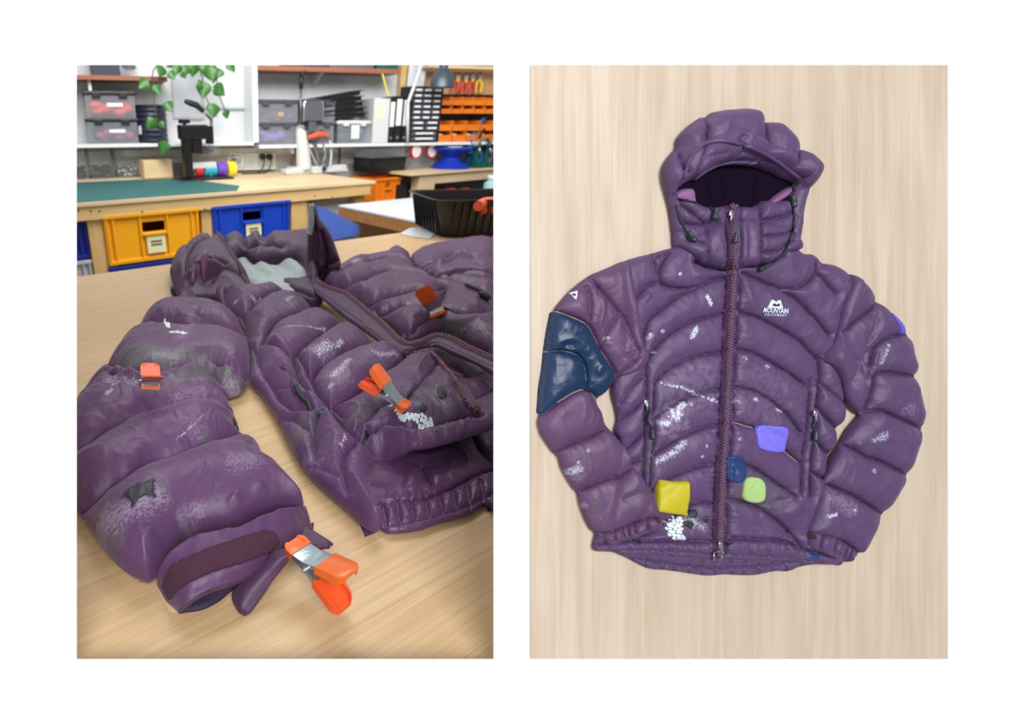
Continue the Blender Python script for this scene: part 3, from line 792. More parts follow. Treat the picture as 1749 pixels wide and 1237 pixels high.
seam_t = [
    S([(1120, 440), (1140, 434)], 20, 0.5, 0.1),
    S([(1245, 474), (1215, 479), (1184, 492), (1143, 491.5), (1128, 484), (1123, 468.5), (1130, 450), (1142, 432)], 24, 0.62, 0.12),
    S([(1184, 494), (1155, 507), (1130.5, 527), (1106, 546), (1097, 572), (1094, 592)], 24),
    S([(1082, 512), (1092, 500), (1106, 488), (1124, 482)], 16, 0.5), S([(1123, 468.5), (1116, 452), (1111, 430)], 18, 0.5),
    S([(1241, 534), (1216, 540), (1191, 546), (1166, 556), (1142.6, 570), (1126, 584), (1113.5, 599.5), (1101, 619)], 26),
    S([(1235, 601), (1191, 608), (1157, 621), (1140, 631), (1128, 641), (1116, 653)], 26),
    S([(1231, 664), (1191, 672), (1162, 684), (1138, 699), (1114, 716)], 26),
    S([(1231, 725), (1205, 729), (1171.5, 742), (1138, 760), (1115, 777)], 26),
    S([(1224.5, 791), (1184.5, 799), (1158.6, 809), (1140.5, 817), (1112, 838)], 26),
    S([(1221, 861), (1192, 858), (1170, 868), (1133, 889.5), (1095, 916)], 26),
    S([(1014, 930), (1065, 923), (1128, 923), (1175, 924), (1223, 924)], 14, 0.6, 0.25),
    # pocket
    S([(1099, 620), (1099, 650), (1099, 698), (1098, 745), (1095, 814), (1098, 850)], 16, 0.7, 0.12), S([(1116, 650), (1113, 680), (1114.6, 745), (1109.5, 789), (1106, 835)], 15, 0.55, 0.06),
    S([(1052, 720), (1078, 703), (1097, 683)], 24), S([(1066, 768), (1082, 755), (1097, 740)], 22), S([(1058, 690), (1078, 660), (1098, 642)], 20, 0.4), S([(1052, 800), (1074, 790), (1096, 783)], 20),
    S([(1050, 850), (1074, 840), (1096, 835)], 20), S([(1108, 832), (1085, 880), (1050, 915)], 20, 0.4),
    # right half
    S([(1264.5, 466), (1298.5, 481), (1330, 494), (1357, 512), (1386, 541), (1412, 572)], 25),
    S([(1330, 494), (1354, 493), (1376, 481), (1388, 466), (1390, 448)], 22), S([(1391, 466), (1404, 480), (1422, 502)], 18, 0.5),
    S([(1260, 533), (1294, 544), (1328, 561), (1357, 578), (1374, 594), (1391, 611)], 26),
    S([(1256, 597), (1286, 604), (1323, 624), (1352, 643), (1378, 662)], 26),
    S([(1252, 661), (1281.5, 667), (1311, 682), (1335, 701), (1352, 722), (1366, 740)], 26),
    S([(1250, 721), (1276, 728), (1293, 733), (1316, 750), (1339, 769), (1364, 791)], 24),
    S([(1240, 785), (1284, 799), (1315, 820), (1335, 833), (1352, 847)], 24),
    S([(1240, 851), (1271, 858.5), (1296.6, 870), (1328, 892), (1353.5, 918), (1364, 934)], 24),
    S([(1232, 920), (1250, 919), (1290, 921), (1317, 921), (1348, 928), (1361, 935), (1420, 950)], 14, 0.6, 0.25),
    S([(1391, 608), (1394, 645), (1390.6, 682), (1386, 740), (1379, 791), (1377, 846)], 16, 0.7, 0.1), S([(1378, 650), (1377, 685), (1371, 740), (1366, 784), (1362.6, 842)], 14, 0.55, 0.06),
    S([(1394, 650), (1420, 672), (1444, 690)], 22, 0.4), S([(1391, 693), (1410, 715), (1430, 736)], 24), S([(1388, 748), (1405, 770), (1424, 777)], 20), S([(1380, 805), (1400, 815), (1415, 818)], 18), S([(1361, 845), (1340, 852), (1300, 862)], 18, 0.3),
    # zip
    S([(u - 11, v) for u, v in zipc], 16, 0.5, 0.25), S([(u + 10, v) for u, v in zipc], 16, 0.5, 0.25),
    S([(1183, 448), (1208, 458), (1243, 462), (1262, 457), (1300, 453), (1331, 436)], 14, 0.6, 0.1),
] + [S([(u, 920), (u + random.uniform(-4, 4), 948)], 9, 0.3, 0.1) for u in range(1040, 1400, 34)] + [S([(1014, 941), (1100, 940), (1223, 946), (1320, 950), (1400, 960)], 9, 0.35, 0.2)]
st_t = [ST_(0, [(1153, 708)], 15, 0.95, 4, 0.56), ST_(0, [(1142, 724), (1132, 722)], 7, 0.9, 3, 0.55), ST_(0, [(1160, 698), (1168, 690)], 5, 0.9, 3, 0.5), ST_(0, [(1130, 655), (1160, 661), (1185, 671), (1206, 679), (1224, 686)], 4, 0.8, 4, 0.6),
        ST_(0, [(1182, 576), (1190, 560)], 5, 0.9, 3, 0.52), ST_(0, [(1208, 506), (1215, 520)], 4, 0.9, 3, 0.5), ST_(0, [(1123, 789), (1150, 774), (1170, 756)], 7, 0.7, 3, 0.58), ST_(0, [(1132, 566)], 4, 0.8, 2, 0.5), ST_(0, [(1106, 579), (1112, 572)], 4, 0.7, 2, 0.55),
        ST_(0, [(1200, 780)], 3, 0.9, 2, 0.45), ST_(0, [(1207, 762)], 3, 0.8, 2, 0.5), ST_(0, [(1180, 690)], 5, 0.7, 3, 0.55), ST_(0, [(1311, 626)], 5, 0.7, 3, 0.52), ST_(0, [(1291, 683)], 5, 0.7, 3, 0.5), ST_(0, [(1327, 700), (1334, 702)], 3, 0.8, 2, 0.5),
        ST_(0, [(1274, 612)], 6, 0.5, 3, 0.6), ST_(0, [(1256, 685)], 7, 0.5, 3, 0.6), ST_(0, [(1116, 601)], 3, 0.8, 2, 0.5), ST_(0, [(1265, 750)], 4, 0.6, 3, 0.55), ST_(0, [(1174, 890), (1200, 900)], 10, 0.35, 4, 0.55), ST_(0, [(1162, 468)], 4, 0.7, 2, 0.5),
        ST_(2, [(1150, 720)], 40, 0.35, 8, 0.5), ST_(2, [(1180, 660)], 60, 0.18, 10, 0.5), ST_(2, [(1300, 680)], 70, 0.12, 10, 0.5), ST_(1, [(1180, 885)], 30, 0.5, 12, 0.5), ST_(1, [(1270, 815), (1310, 850)], 42, 0.45, 20, 0.45), ST_(1, [(1105, 800), (1112, 760)], 16, 0.45, 10, 0.5), ST_(1, [(1125, 800)], 18, 0.4, 8, 0.55), ST_(1, [(1260, 860)], 30, 0.3, 12, 0.5)]
torso = puff('body', BOARD, tor, M_pur, jr, GB, TT, TR, THB, seam_t, stains=st_t, lump=0.10, lscale=26, wr=0.04, seed=5,
             folds=[FO([(1268, 480), (1285, 520), (1300, 545)], 10, 0.0022), FO([(1262, 500), (1272, 540)], 7, 0.002), FO([(1097, 515), (1110, 500)], 8, 0.002), FO([(1330, 850), (1365, 850), (1340, 890)], 14, 0.003), FO([(1300, 885), (1318, 860)], 8, 0.002),
                    FO([(1180, 470), (1230, 470)], 10, 0.002), FO([(1196, 880), (1180, 905)], 7, 0.0015)], base=backhem.soft(0.35))
# sleeves
SLT = 0.020
sl_px = [(1067, 447), (1041, 456), (1022, 464), (1005, 472), (975, 495), (951, 522), (946, 531), (938, 566), (933, 600), (930, 625), (924, 663), (923, 706), (918.5, 719), (924, 742), (944, 772), (953, 780), (960, 803), (977, 832), (986, 842), (990, 861), (1000, 889), (1014, 909), (1037, 903), (1066, 892), (1097, 882), (1118, 880),
         (1108, 846), (1093, 816), (1078, 796), (1069, 770), (1050, 742), (1035, 726), (1028, 705), (1019, 684), (1033, 672), (1046, 652), (1052, 645), (1066, 641), (1084, 633), (1095, 624), (1102, 612), (1094, 587), (1085, 556), (1081, 517), (1072, 473)]
sl = OL(sl_px, SLT, 0.024, 0.006)
sleeve_l = puff('sleeve', BOARD, sl, M_pur2, jr, GB, SLT, 0.024, 0.006, [
    S([(1004, 472), (1030, 502), (1067, 548), (1080, 580), (1092, 600)], 24, 0.5), S([(947, 530), (975, 541), (1000, 553), (1010, 566), (1026, 597), (1046, 629), (1050, 640)], 20, 0.6, 0.1),
    S([(1002, 490), (1007, 515), (1006, 548)], 18, 0.4), S([(1026, 592), (1038, 563), (1058, 536)], 18, 0.35), S([(932, 601), (961, 599.5), (985, 607), (997, 626), (999.5, 650), (998, 665)], 22, 0.55, 0.12),
    S([(922, 712), (953, 687), (980, 670), (998, 665), (1008, 670), (1020, 684)], 20, 0.6, 0.1),
    S([(946, 773), (975, 757.6), (1011, 744.6), (1038, 727)], 26, 0.68, 0.12), S([(984, 841), (1016, 825), (1042, 816), (1060, 813), (1080, 795)], 26, 0.68, 0.12),
    S([(1046, 640), (1070, 628), (1092, 608)], 12, 0.4, 0.2)],
    folds=[FO([(962, 588), (985, 590)], 9, -0.004), FO([(1066, 610), (1090, 600)], 7, -0.004), FO([(1022, 560), (1030, 520), (1025, 500)], 8, 0.003), FO([(1016, 640), (1030, 620)], 10, 0.003)],
    stains=[ST_(0, [(975, 806), (990, 800)], 9, 0.5, 3, 0.55), ST_(0, [(988, 790)], 4, 0.6, 2, 0.5), ST_(2, [(985, 812)], 18, 0.3, 5, 0.5), ST_(0, [(1037, 578)], 5, 0.7, 2, 0.55), ST_(2, [(996, 864)], 8, 0.6, 4, 0.5), ST_(1, [(1020, 860), (1018, 880)], 12, 0.5, 6, 0.5), ST_(0, [(1005, 770)], 4, 0.6, 2, 0.5), ST_(1, [(1090, 850)], 22, 0.3, 8, 0.5)],
    base=torso.soft(0.55), lump=0.10, lscale=26, wr=0.05, seed=11)
sr_px = [(1445, 468), (1450, 468), (1468, 476), (1483, 490), (1493, 505), (1497, 513), (1508, 518), (1518, 529), (1535, 546), (1553, 570), (1558, 580), (1562, 599), (1569, 628), (1567, 643), (1574, 670), (1579, 694), (1581, 701), (1579, 736), (1571, 765), (1553, 814), (1529, 856), (1511, 881), (1506, 886), (1493, 915), (1470, 946), (1447, 933), (1426, 921), (1395, 912), (1364, 904),
         (1372, 877), (1384, 842), (1398, 822), (1416, 784), (1430, 764), (1437, 752), (1448, 733), (1468, 708), (1463, 706), (1446, 692), (1434, 670), (1415, 638), (1391, 610), (1415, 576), (1418, 555), (1423, 520), (1434, 493)]
sr = OL(sr_px, SLT, 0.024, 0.006)
sleeve_r = puff('sleeve', BOARD, sr, M_pur, jr, GB, SLT, 0.024, 0.006, [
    S([(1497, 512), (1478, 534), (1458, 546), (1437, 567)], 26, 0.6, 0.12), S([(1554, 571), (1517, 575), (1495, 587), (1486, 602), (1480, 625)], 24, 0.62, 0.14), S([(1568, 644), (1536, 639.5), (1507, 636), (1489, 639.5), (1485, 662), (1478, 688), (1468, 706)], 24, 0.65, 0.12),
    S([(1580, 737), (1547.5, 721), (1524, 711), (1498, 701), (1468, 704)], 24, 0.65, 0.14), S([(1552, 815), (1532, 804), (1496, 786), (1475, 780), (1457, 768), (1430, 757)], 24, 0.65, 0.14), S([(1512, 881), (1483, 864), (1457, 848), (1431, 836.5), (1396, 820)], 24, 0.65, 0.14),
    S([(1418, 575), (1405, 600), (1400, 625)], 14, 0.4), S([(1500, 515), (1496, 550), (1480, 590)], 14, 0.3), S([(1452, 655), (1465, 630), (1462, 615)], 16, 0.3)],
    folds=[FO([(1493, 590), (1480, 612), (1483, 640), (1484, 668)], 8, -0.006), FO([(1500, 600), (1494, 625)], 6, 0.004), FO([(1478, 615), (1475, 645)], 6, 0.003), FO([(1465, 755), (1470, 765), (1462, 772)], 7, 0.003), FO([(1430, 600), (1440, 640), (1450, 670)], 12, 0.002)],
    stains=[ST_(0, [(1507, 750), (1514, 742), (1495, 752)], 8, 0.4, 3, 0.55), ST_(2, [(1555, 700)], 16, 0.35, 4, 0.55), ST_(0, [(1506, 620), (1518, 590)], 3, 0.5, 3, 0.55), ST_(0, [(1416, 882), (1430, 878)], 4, 0.8, 2, 0.52), ST_(2, [(1425, 850), (1455, 870)], 18, 0.35, 4, 0.5), ST_(0, [(1493, 805)], 5, 0.5, 2, 0.55), ST_(0, [(1460, 872)], 3, 0.8, 2, 0.5)],
    base=torso.soft(0.55), lump=0.10, lscale=26, wr=0.05, seed=14)
# navy replacement panel on the viewer's left sleeve
nv = line_px(BOARD, [(947, 531), (975, 541), (1000, 553), (1010, 566), (1026, 597), (1046, 629), (1051, 642), (1046, 655), (1034, 671), (1021, 682), (1008, 671), (998, 666), (980, 671), (953, 688), (926, 709), (925, 690), (927, 662), (932, 630), (935, 601), (940, 566)], 0.014, 3)
patch('sleeve_panel', sleeve_l, BOARD, nv, M_navy, jr, 0.0011, GB, 0.0006, 0.003)['label'] = 'navy blue sleeve panel'
# cuffs
cl = OL([(1014, 907), (1037, 899), (1066, 888), (1097, 877), (1118, 877), (1122, 897), (1108, 907), (1085, 913), (1060, 920), (1037, 930), (1024, 922)], 0.017, 0.012, 0.004)
cuff_l = puff('cuff', BOARD, cl, M_pur2, jr, GB, 0.017, 0.012, 0.004, [S([(u, v), (u + 8, v + 30)], 8, 0.45, 0.1) for u, v in ((1025, 900), (1042, 893), (1056, 888), (1066, 886), (1076, 882), (1098, 876))], base=torso.soft(0.6), seed=21, lump=0.12)
patch('cuff_mark', cuff_l, BOARD, line_px(BOARD, [(1115, 884), (1121, 880), (1123, 890), (1117, 892)], 0.02, 2), M_velcro, jr, 0.001, 0.001)
cr = OL([(1364, 899), (1395, 906), (1426, 915), (1447, 928), (1468, 942), (1461, 944), (1452, 961), (1439, 960), (1420, 953), (1395, 945), (1361, 930), (1359, 922)], 0.017, 0.012, 0.004)
cuff_r = puff('cuff', BOARD, cr, M_pur, jr, GB, 0.017, 0.012, 0.004, [S([(u, v), (u - 8, v + 30)], 8, 0.45, 0.1) for u, v in ((1404, 906), (1428, 912), (1438, 918), (1446, 924), (1453, 930), (1460, 938))], base=torso.soft(0.6), seed=22, lump=0.12)
patch('velcro_tab', cuff_r, BOARD, line_px(BOARD, [(1364, 906), (1380, 909), (1393, 913), (1392, 922), (1378, 920), (1363, 915)], 0.026, 2), M_velcro, jr, 0.001, 0.001)
patch('tape_patch', torso, BOARD, line_px(BOARD, [(1373, 938), (1384, 940), (1390, 948), (1386, 953), (1376, 950)], 0.012, 2), M_blue, jr, 0.001, 0.001)

# hood
hd_px = [(1155, 425), (1150, 396), (1145, 360), (1139, 335), (1131, 305), (1132.6, 283), (1145, 263), (1155, 252), (1156, 238), (1163, 227), (1175, 215), (1195, 201), (1204, 201), (1215, 192), (1250, 187.5), (1273, 186), (1293, 191), (1303, 205), (1310.5, 207), (1330.6, 210), (1350.6, 230), (1366, 250), (1383, 263), (1399.5, 283), (1398, 303), (1388, 323), (1381, 335), (1378, 360), (1371, 408), (1361, 430), (1330, 445), (1260, 450), (1190, 440)]
hole = line_px(BOARD, [(1160, 322), (1172, 312), (1185, 306), (1208, 291), (1230, 283), (1260, 280), (1290, 283), (1318, 292), (1343, 304), (1362, 312), (1352, 322), (1346, 360), (1344, 405), (1300, 425), (1250, 430), (1205, 425), (1180, 405), (1168, 360), (1160, 322)][:-1], 0.012, 3)
HT, HR = 0.029, 0.026
hd = OL(hd_px, HT * 0.8, HR, 0.007)
lin_ = OL([(1150, 330), (1165, 300), (1200, 282), (1250, 268), (1300, 275), (1350, 295), (1372, 312), (1365, 350), (1330, 380), (1250, 385), (1180, 375)], 0.004, 0.01, 0.002, False)
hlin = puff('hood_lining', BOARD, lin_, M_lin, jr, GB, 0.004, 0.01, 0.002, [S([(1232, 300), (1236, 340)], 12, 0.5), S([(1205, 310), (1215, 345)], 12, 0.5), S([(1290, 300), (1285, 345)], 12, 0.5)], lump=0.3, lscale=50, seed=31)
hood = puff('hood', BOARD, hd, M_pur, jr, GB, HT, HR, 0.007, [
    S([(1204, 199), (1205, 220), (1204, 240)], 26, 0.5, 0.1, 0.02), S([(1304, 203), (1306, 230), (1304, 256)], 26, 0.5, 0.1, 0.02), S([(1154, 250), (1160, 270), (1168, 296)], 24, 0.5, 0.1, 0.018), S([(1368, 250), (1360, 270), (1350, 288)], 24, 0.5, 0.12, 0.02),
    S([(1140, 338), (1155, 330), (1166, 322)], 18, 0.45, 0.2, 0.018), S([(1388, 322), (1370, 318), (1356, 312)], 18, 0.45, 0.2, 0.018)],
    holes=[hole], folds=[FO([(1245, 236), (1262, 228), (1280, 240)], 8, 0.005), FO([(1255, 240), (1270, 238)], 6, -0.005), FO([(1160, 300), (1150, 315)], 7, 0.003)], lump=0.10, lscale=22, wr=0.05, seed=33,
    Tmap=lambda X, Y: np.clip(0.62 + 0.38 * sstep(BOARD.pix(1250, 370)[1], BOARD.pix(1250, 300)[1], Y), 0.3, 1))
lil = line_px(BOARD, [(1154, 330), (1166, 322), (1186, 320), (1192, 336), (1196, 365), (1184, 358), (1170, 346), (1155, 342)], 0.010, 3)
puff('lining_flap', BOARD, lil, M_lil, jr, GB, 0.013, 0.01, 0.004, lump=0.2, seed=36)['label'] if False else None
lf = puff('lining_flap', BOARD, lil, M_lil, jr, GB, 0.012, 0.008, 0.004, lump=0.2, seed=36); lf.obj['label'] = 'mauve lining at the hood edge'
lf2 = puff('lining_flap', BOARD, line_px(BOARD, [(1315, 345), (1328, 332), (1352, 318), (1366, 316), (1356, 330), (1340, 342), (1322, 352)], 0.01, 3), M_lil, jr, GB, 0.012, 0.008, 0.004, lump=0.2, seed=37); lf2.obj['label'] = 'mauve lining at the hood edge'
# brim
br = OL([(1168, 296), (1172, 278), (1180, 260), (1194, 246), (1220, 239), (1250, 241), (1270, 246), (1290, 253), (1320, 269), (1345, 288), (1366, 304), (1358, 312), (1343, 306), (1318, 294), (1290, 284), (1260, 280), (1230, 283), (1208, 293), (1185, 308), (1174, 312)], 0.010, 0.010, 0.003, True, 0.6)
brim = puff('hood_brim', BOARD, br, M_pur, jr, GB, 0.013, 0.012, 0.004, [S([(1262, 244), (1268, 256), (1258, 268), (1246, 280)], 12, 0.6, 0.2, 0.03), S([(1178, 300), (1200, 272), (1240, 262)], 9, 0.3, 0.2, 0.035), S([(1268, 258), (1310, 274), (1345, 298)], 9, 0.4, 0.2, 0.035)] , base=hood.soft(0.80, 4), lump=0.15, seed=38)
comb = lambda x, y: np.maximum(brim.z(x, y), hood.z(x, y))
for pts, r in (([(1168, 304), (1174, 280), (1184, 262), (1198, 249), (1222, 242), (1250, 244), (1290, 257), (1320, 273), (1346, 292), (1364, 306)], 0.0024), ([(1186, 306), (1210, 290), (1232, 281), (1260, 278), (1286, 281)], 0.0022)):
    cord('drawcord_channel', comb, BOARD, hit(comb, BOARD, spline(np.array(pts, float), 4)), r, M_pur, jr, -0.001)
# collar
co = OL([(1156, 425), (1183, 449), (1208, 459), (1243, 463), (1262, 459), (1300, 454), (1331, 437), (1362, 428), (1366, 385), (1358, 352), (1340, 340), (1320, 345), (1302, 342), (1284, 353), (1262, 352), (1240, 350), (1222, 353), (1200, 352), (1186, 346), (1166, 338), (1152, 350), (1149, 385)], 0.024, 0.012, 0.006)
collar = puff('collar', BOARD, co, M_pur, jr, GB, 0.020, 0.013, 0.006, [S([(1203, 380), (1206, 420), (1208, 460)], 10, 0.4, 0.1, 0.02), S([(1295, 355), (1296, 400), (1297, 455)], 10, 0.45, 0.1, 0.02), S([(1150, 372), (1175, 385), (1203, 384)], 14, 0.5, 0.15, 0.02), S([(1156, 400), (1180, 412), (1204, 418)], 14, 0.45, 0.2, 0.02), S([(1160, 350), (1180, 365), (1204, 385), (1222, 380)], 12, 0.5, 0.15, 0.02),
    S([(1298, 378), (1330, 372), (1356, 360)], 14, 0.5, 0.15, 0.02), S([(1298, 405), (1330, 402), (1362, 392)], 14, 0.4, 0.15, 0.02), S([(1299, 432), (1325, 428), (1350, 410)], 14, 0.5, 0.15, 0.02), S([(1352, 350), (1352, 400), (1334, 432)], 8, 0.4, 0.1, 0.02), S([(1238, 352), (1237, 400), (1240, 460)], 10, 0.35, 0.1, 0.02), S([(1260, 352), (1261, 400), (1262, 460)], 10, 0.35, 0.1, 0.02)],
    base=lambda x, y: 0.55 * torso.soft(1.0)(x, y), lump=0.14, wr=0.06, seed=44)
def surf_r(x, y): return np.maximum(np.maximum(torso.z(x, y), collar.z(x, y)), 0)
# zip
zl = hit(surf_r, BOARD, spline(np.array(zipc, float), 5))
strip('zip_tape', surf_r, BOARD, zl, 13 * PX, M_tape, jr, 0.0012, 0.001, 0.003)
teeth('zip_teeth', surf_r, BOARD, zl, 6.5 * PX, 2.3 * PX, M_teeth, jr, 0.0034)
def pull(c, u, v, h, ang, L, m_body=M_steel, cordlen=0, grip=True, name='zip_pull'):
    """slider, cord loop and gripper hanging along ang (board degrees, 270 = down the board)"""
    p = hit(c, BOARD, [(u, v)])[0]; z = float(zof(c, *p)); a = math.radians(ang); d = np.array((math.cos(a), math.sin(a))); n = np.array((-d[1], d[0]))
    e = bpy.data.objects.new(name, None)
    b = B(); b.box((0, 0, 0.0022), (0.008, 0.006, 0.004), bev=0.0012)
    b.box((0.005, 0, 0.0048), (0.010, 0.0032, 0.0012), bev=0.0004)
    M = Matrix.Translation(BOARD.world(p[0], p[1], z).tolist()) @ Matrix(((*(BOARD.ex * d[0] + BOARD.ey * d[1]),), (*(BOARD.ex * n[0] + BOARD.ey * n[1]),), (*BOARD.ez,))).transposed().to_4x4()
    b.xf(inv(jr) @ M); o = b.obj(name, m_body, jr, True)
    if cordlen:
        q = [p + d * t * cordlen + n * 0.0015 * math.sin(t * 7) for t in np.linspace(0.15, 1, 10)]
        cd_ = cord('pull_cord', c, BOARD, q, 0.0013, M_black, jr, 0.002)
        if grip:
            g = B(); pe = p + d * cordlen
            g.cyl((0, 0, 0), (0.011, 0, 0), 0.0022, 0.0032, 10); g.sph((0.011, 0, 0), 0.0031, 10)
            M2 = Matrix.Translation(BOARD.world(pe[0], pe[1], float(zof(c, *pe)) + 0.0045).tolist()) @ M.to_3x3().to_4x4()
            g.xf(inv(jr) @ M2); g.obj('pull_grip', M_grip, jr, True)
    return o
pull(surf_r, 1246, 366, 0.022, 262, 0, cordlen=0.030)
ring = B(); pz = BOARD.pix(1226.5, 942, 0.02)
pull(surf_r, 1227.5, 930, 0.018, 270, 0)
cord('pull_ring', surf_r, BOARD, [pz + np.array((0.0045 * math.sin(t), 0.008 * math.cos(t) - 0.006)) for t in np.linspace(0, 2 * math.pi, 20)], 0.0009, M_steel, jr, 0.003, 0.001)
pull(torso, 1101.5, 688, 0.015, 275, 0, cordlen=0.036)
pull(torso, 1389, 706, 0.015, 265, 0, cordlen=0.024)
sc_ = lambda x, y: np.maximum(np.maximum(collar.z(x, y), hood.z(x, y)), torso.z(x, y))
def toggle(u, v, ang, pts):
    p = hit(sc_, BOARD, [(u, v)])[0]; z = float(sc_(*p)); a = math.radians(ang); d = np.array((math.cos(a), math.sin(a))); n = np.array((-d[1], d[0]))
    cord('drawcord', sc_, BOARD, hit(sc_, BOARD, spline(np.array(pts, float), 3)), 0.0012, M_black, jr, 0.0005, 0.003)
    g = B(); g.cyl((-0.006, 0, 0), (0.006, 0, 0), 0.003, 0.0036, 10); g.sph((0.006, 0, 0), 0.0036, 10); g.sph((-0.006, 0, 0), 0.003, 10); g.box((0, 0, 0.003), (0.005, 0.003, 0.003), bev=0.0008)
    g.xf(inv(jr) @ Matrix.Translation(BOARD.world(p[0], p[1], z + 0.004).tolist()) @ Matrix(((*(BOARD.ex * d[0] + BOARD.ey * d[1]),), (*(BOARD.ex * n[0] + BOARD.ey * n[1]),), (*BOARD.ez,))).transposed().to_4x4())
    g.obj('cord_toggle', M_grip, jr, True)
toggle(1178, 405, 300, [(1154, 350), (1160, 375), (1170, 393), (1177, 402)])
toggle(1302, 457, 210, [(1350, 400), (1340, 428), (1320, 447), (1306, 455)])
toggle(1218, 366, 260, [(1156, 340), (1180, 345), (1205, 350), (1216, 360)])
toggle(1351, 345, 280, [(1362, 315), (1352, 325), (1348, 335), (1352, 350), (1355, 372), (1352, 400)])
# patches
def pt(name, c, pts, m, h=0.019, lift=0.0012, puffy=0.0006, label=None, smooth=True, flat=0.0):
    Pp = spline(np.array(pts, float), 3.0, True) if smooth else np.array(pts, float)
    q = hit(c, BOARD, Pp); hm = float(np.mean(zof(c, q[:, 0], q[:, 1])))
    P = np.array([BOARD.pix(u, v, hm) for u, v in Pp])
    o = patch(name, c, BOARD, P, m, jr, lift, 0.0011, puffy, 0.004, flat)
    if label: o['label'] = label
    return o
pt('square_patch', torso, [(1124, 819), (1149, 823), (1174, 822), (1173.5, 850), (1172, 881), (1145, 877), (1119, 873), (1122, 846)], M_yel, 0.02, 0.0030, 0.0030, 'mustard yellow padded square patch', False, 0.75)
pt('square_patch', torso, [(1293, 733), (1300, 727), (1318, 728), (1335, 729), (1342, 734), (1341.5, 752), (1340, 768), (1334, 772), (1315, 771), (1298, 767), (1292, 760), (1292, 745)], M_lilac, 0.018, 0.0024, 0.0004, 'lilac rounded square patch', True, 0.95)
pt('square_patch', torso, [(1243, 780), (1256, 779), (1267, 782), (1272, 792), (1270, 808), (1264, 821), (1252, 823), (1241, 817), (1239.5, 800), (1240.5, 786)], M_blue, 0.018, 0.0030, 0.0005, 'dark blue rounded patch', True, 0.8)
pt('square_patch', torso, [(1273, 817), (1281, 815), (1295, 817), (1303, 825), (1304, 840), (1301, 854), (1293, 858), (1279, 857.5), (1269, 850), (1268, 835), (1269.5, 823)], M_lime, 0.018, 0.0024, 0.0005, 'lime green rounded patch', True, 0.7)
pt('sleeve_patch', sleeve_r, [(1518, 531), (1524, 536), (1535, 549), (1552, 570), (1545, 571), (1532, 572.5), (1527, 558), (1521, 542)], M_viol, 0.014, 0.0012, 0.0004, 'violet patch on the sleeve', False)
# worn dark prints by the hem, flaking white print
for pts in ([(1173, 882), (1178, 872), (1186, 871), (1189, 866), (1190, 878), (1185, 884), (1179, 883)], [(1168, 892), (1175, 889), (1182, 892), (1186, 895), (1181, 900), (1179, 906), (1175, 900), (1169, 898)], [(1202, 884), (1206, 880), (1210, 884), (1209, 891), (1204, 893), (1201, 890)], [(1082, 923), (1090, 919), (1097, 921), (1094, 927), (1085, 928)], [(1236, 925), (1244, 923), (1250, 922), (1246, 928), (1240, 934), (1238, 929)]):
    pt('tape_patch', torso, pts, M_ink, 0.018, 0.0008, 0.0, None, False)
def flakes(name, c, fr, poly, cell, m, parent, seed, lift=0.0007, conv=None):
    rs = np.random.RandomState(seed); lo = poly.min(0); hi = poly.max(0); V = []; FL = []
    ny = int((hi[1] - lo[1]) / cell / 0.87) + 2; nx = int((hi[0] - lo[0]) / cell) + 2
    for j in range(ny):
        for i in range(nx):
            cx = lo[0] + (i + 0.5 * (j % 2)) * cell + rs.uniform(-.2, .2) * cell; cy = lo[1] + j * cell * 0.87 + rs.uniform(-.2, .2) * cell
            if not inside(np.array([cx]), np.array([cy]), poly)[0]: continue
            n = rs.randint(5, 8); k = len(V); r0 = cell * rs.uniform(0.52, 0.66)
            for q in range(n):
                a = 2 * math.pi * (q + rs.uniform(-.25, .25)) / n; r = r0 * rs.uniform(0.8, 1.1)
                x, y = cx + r * math.cos(a), cy + r * math.sin(a) * 0.9
                V.append((x, y, float(zof(c, x, y)) + lift + 0.0003 * rs.rand()))
            for q in range(n):
                x, y, z = V[k + q]; V.append((x, y, z - lift * 1.5))
            FL.append(tuple(range(k, k + n))); FL += [(k + q, k + n + q, k + n + (q + 1) % n, k + (q + 1) % n) for q in range(n)]
    V = np.array(V)
    o = mesh_np(name, fr.world(V[:, 0], V[:, 1], V[:, 2]), FL, m, parent, False)
    return tag(o, kind='stuff')
flakes('flaking_print', torso, BOARD, hit(torso, BOARD, [(u, v) for u, v in [(1132, 893), (1140, 886), (1150, 881), (1160, 884), (1166, 895), (1164, 905), (1171, 915), (1165, 924), (1145, 924), (1142, 912), (1136, 903)]]), 5.0 * PX, M_flake, jr, 4)
# contrast stitching where seams were remade
M_stitch = mat('tan_thread', (176, 160, 140), 0.7)
for c, pts in ((torso, [(1251, 721), (1276, 728), (1293, 733)]), (torso, [(1338, 768), (1350, 779), (1364, 790)]), (sleeve_l, [(949, 531), (975, 541), (1000, 553), (1010, 566), (1026, 597), (1046, 629)]), (sleeve_l, [(953, 688), (980, 671), (998, 666), (1008, 671), (1019, 683)]), (sleeve_l, [(934, 601), (961, 600), (985, 607)])):
    cord('stitch_line', c, BOARD, line_px(BOARD, pts, 0.012, 2), 0.0006, M_stitch, jr, 0.0006, 0.003, 5)
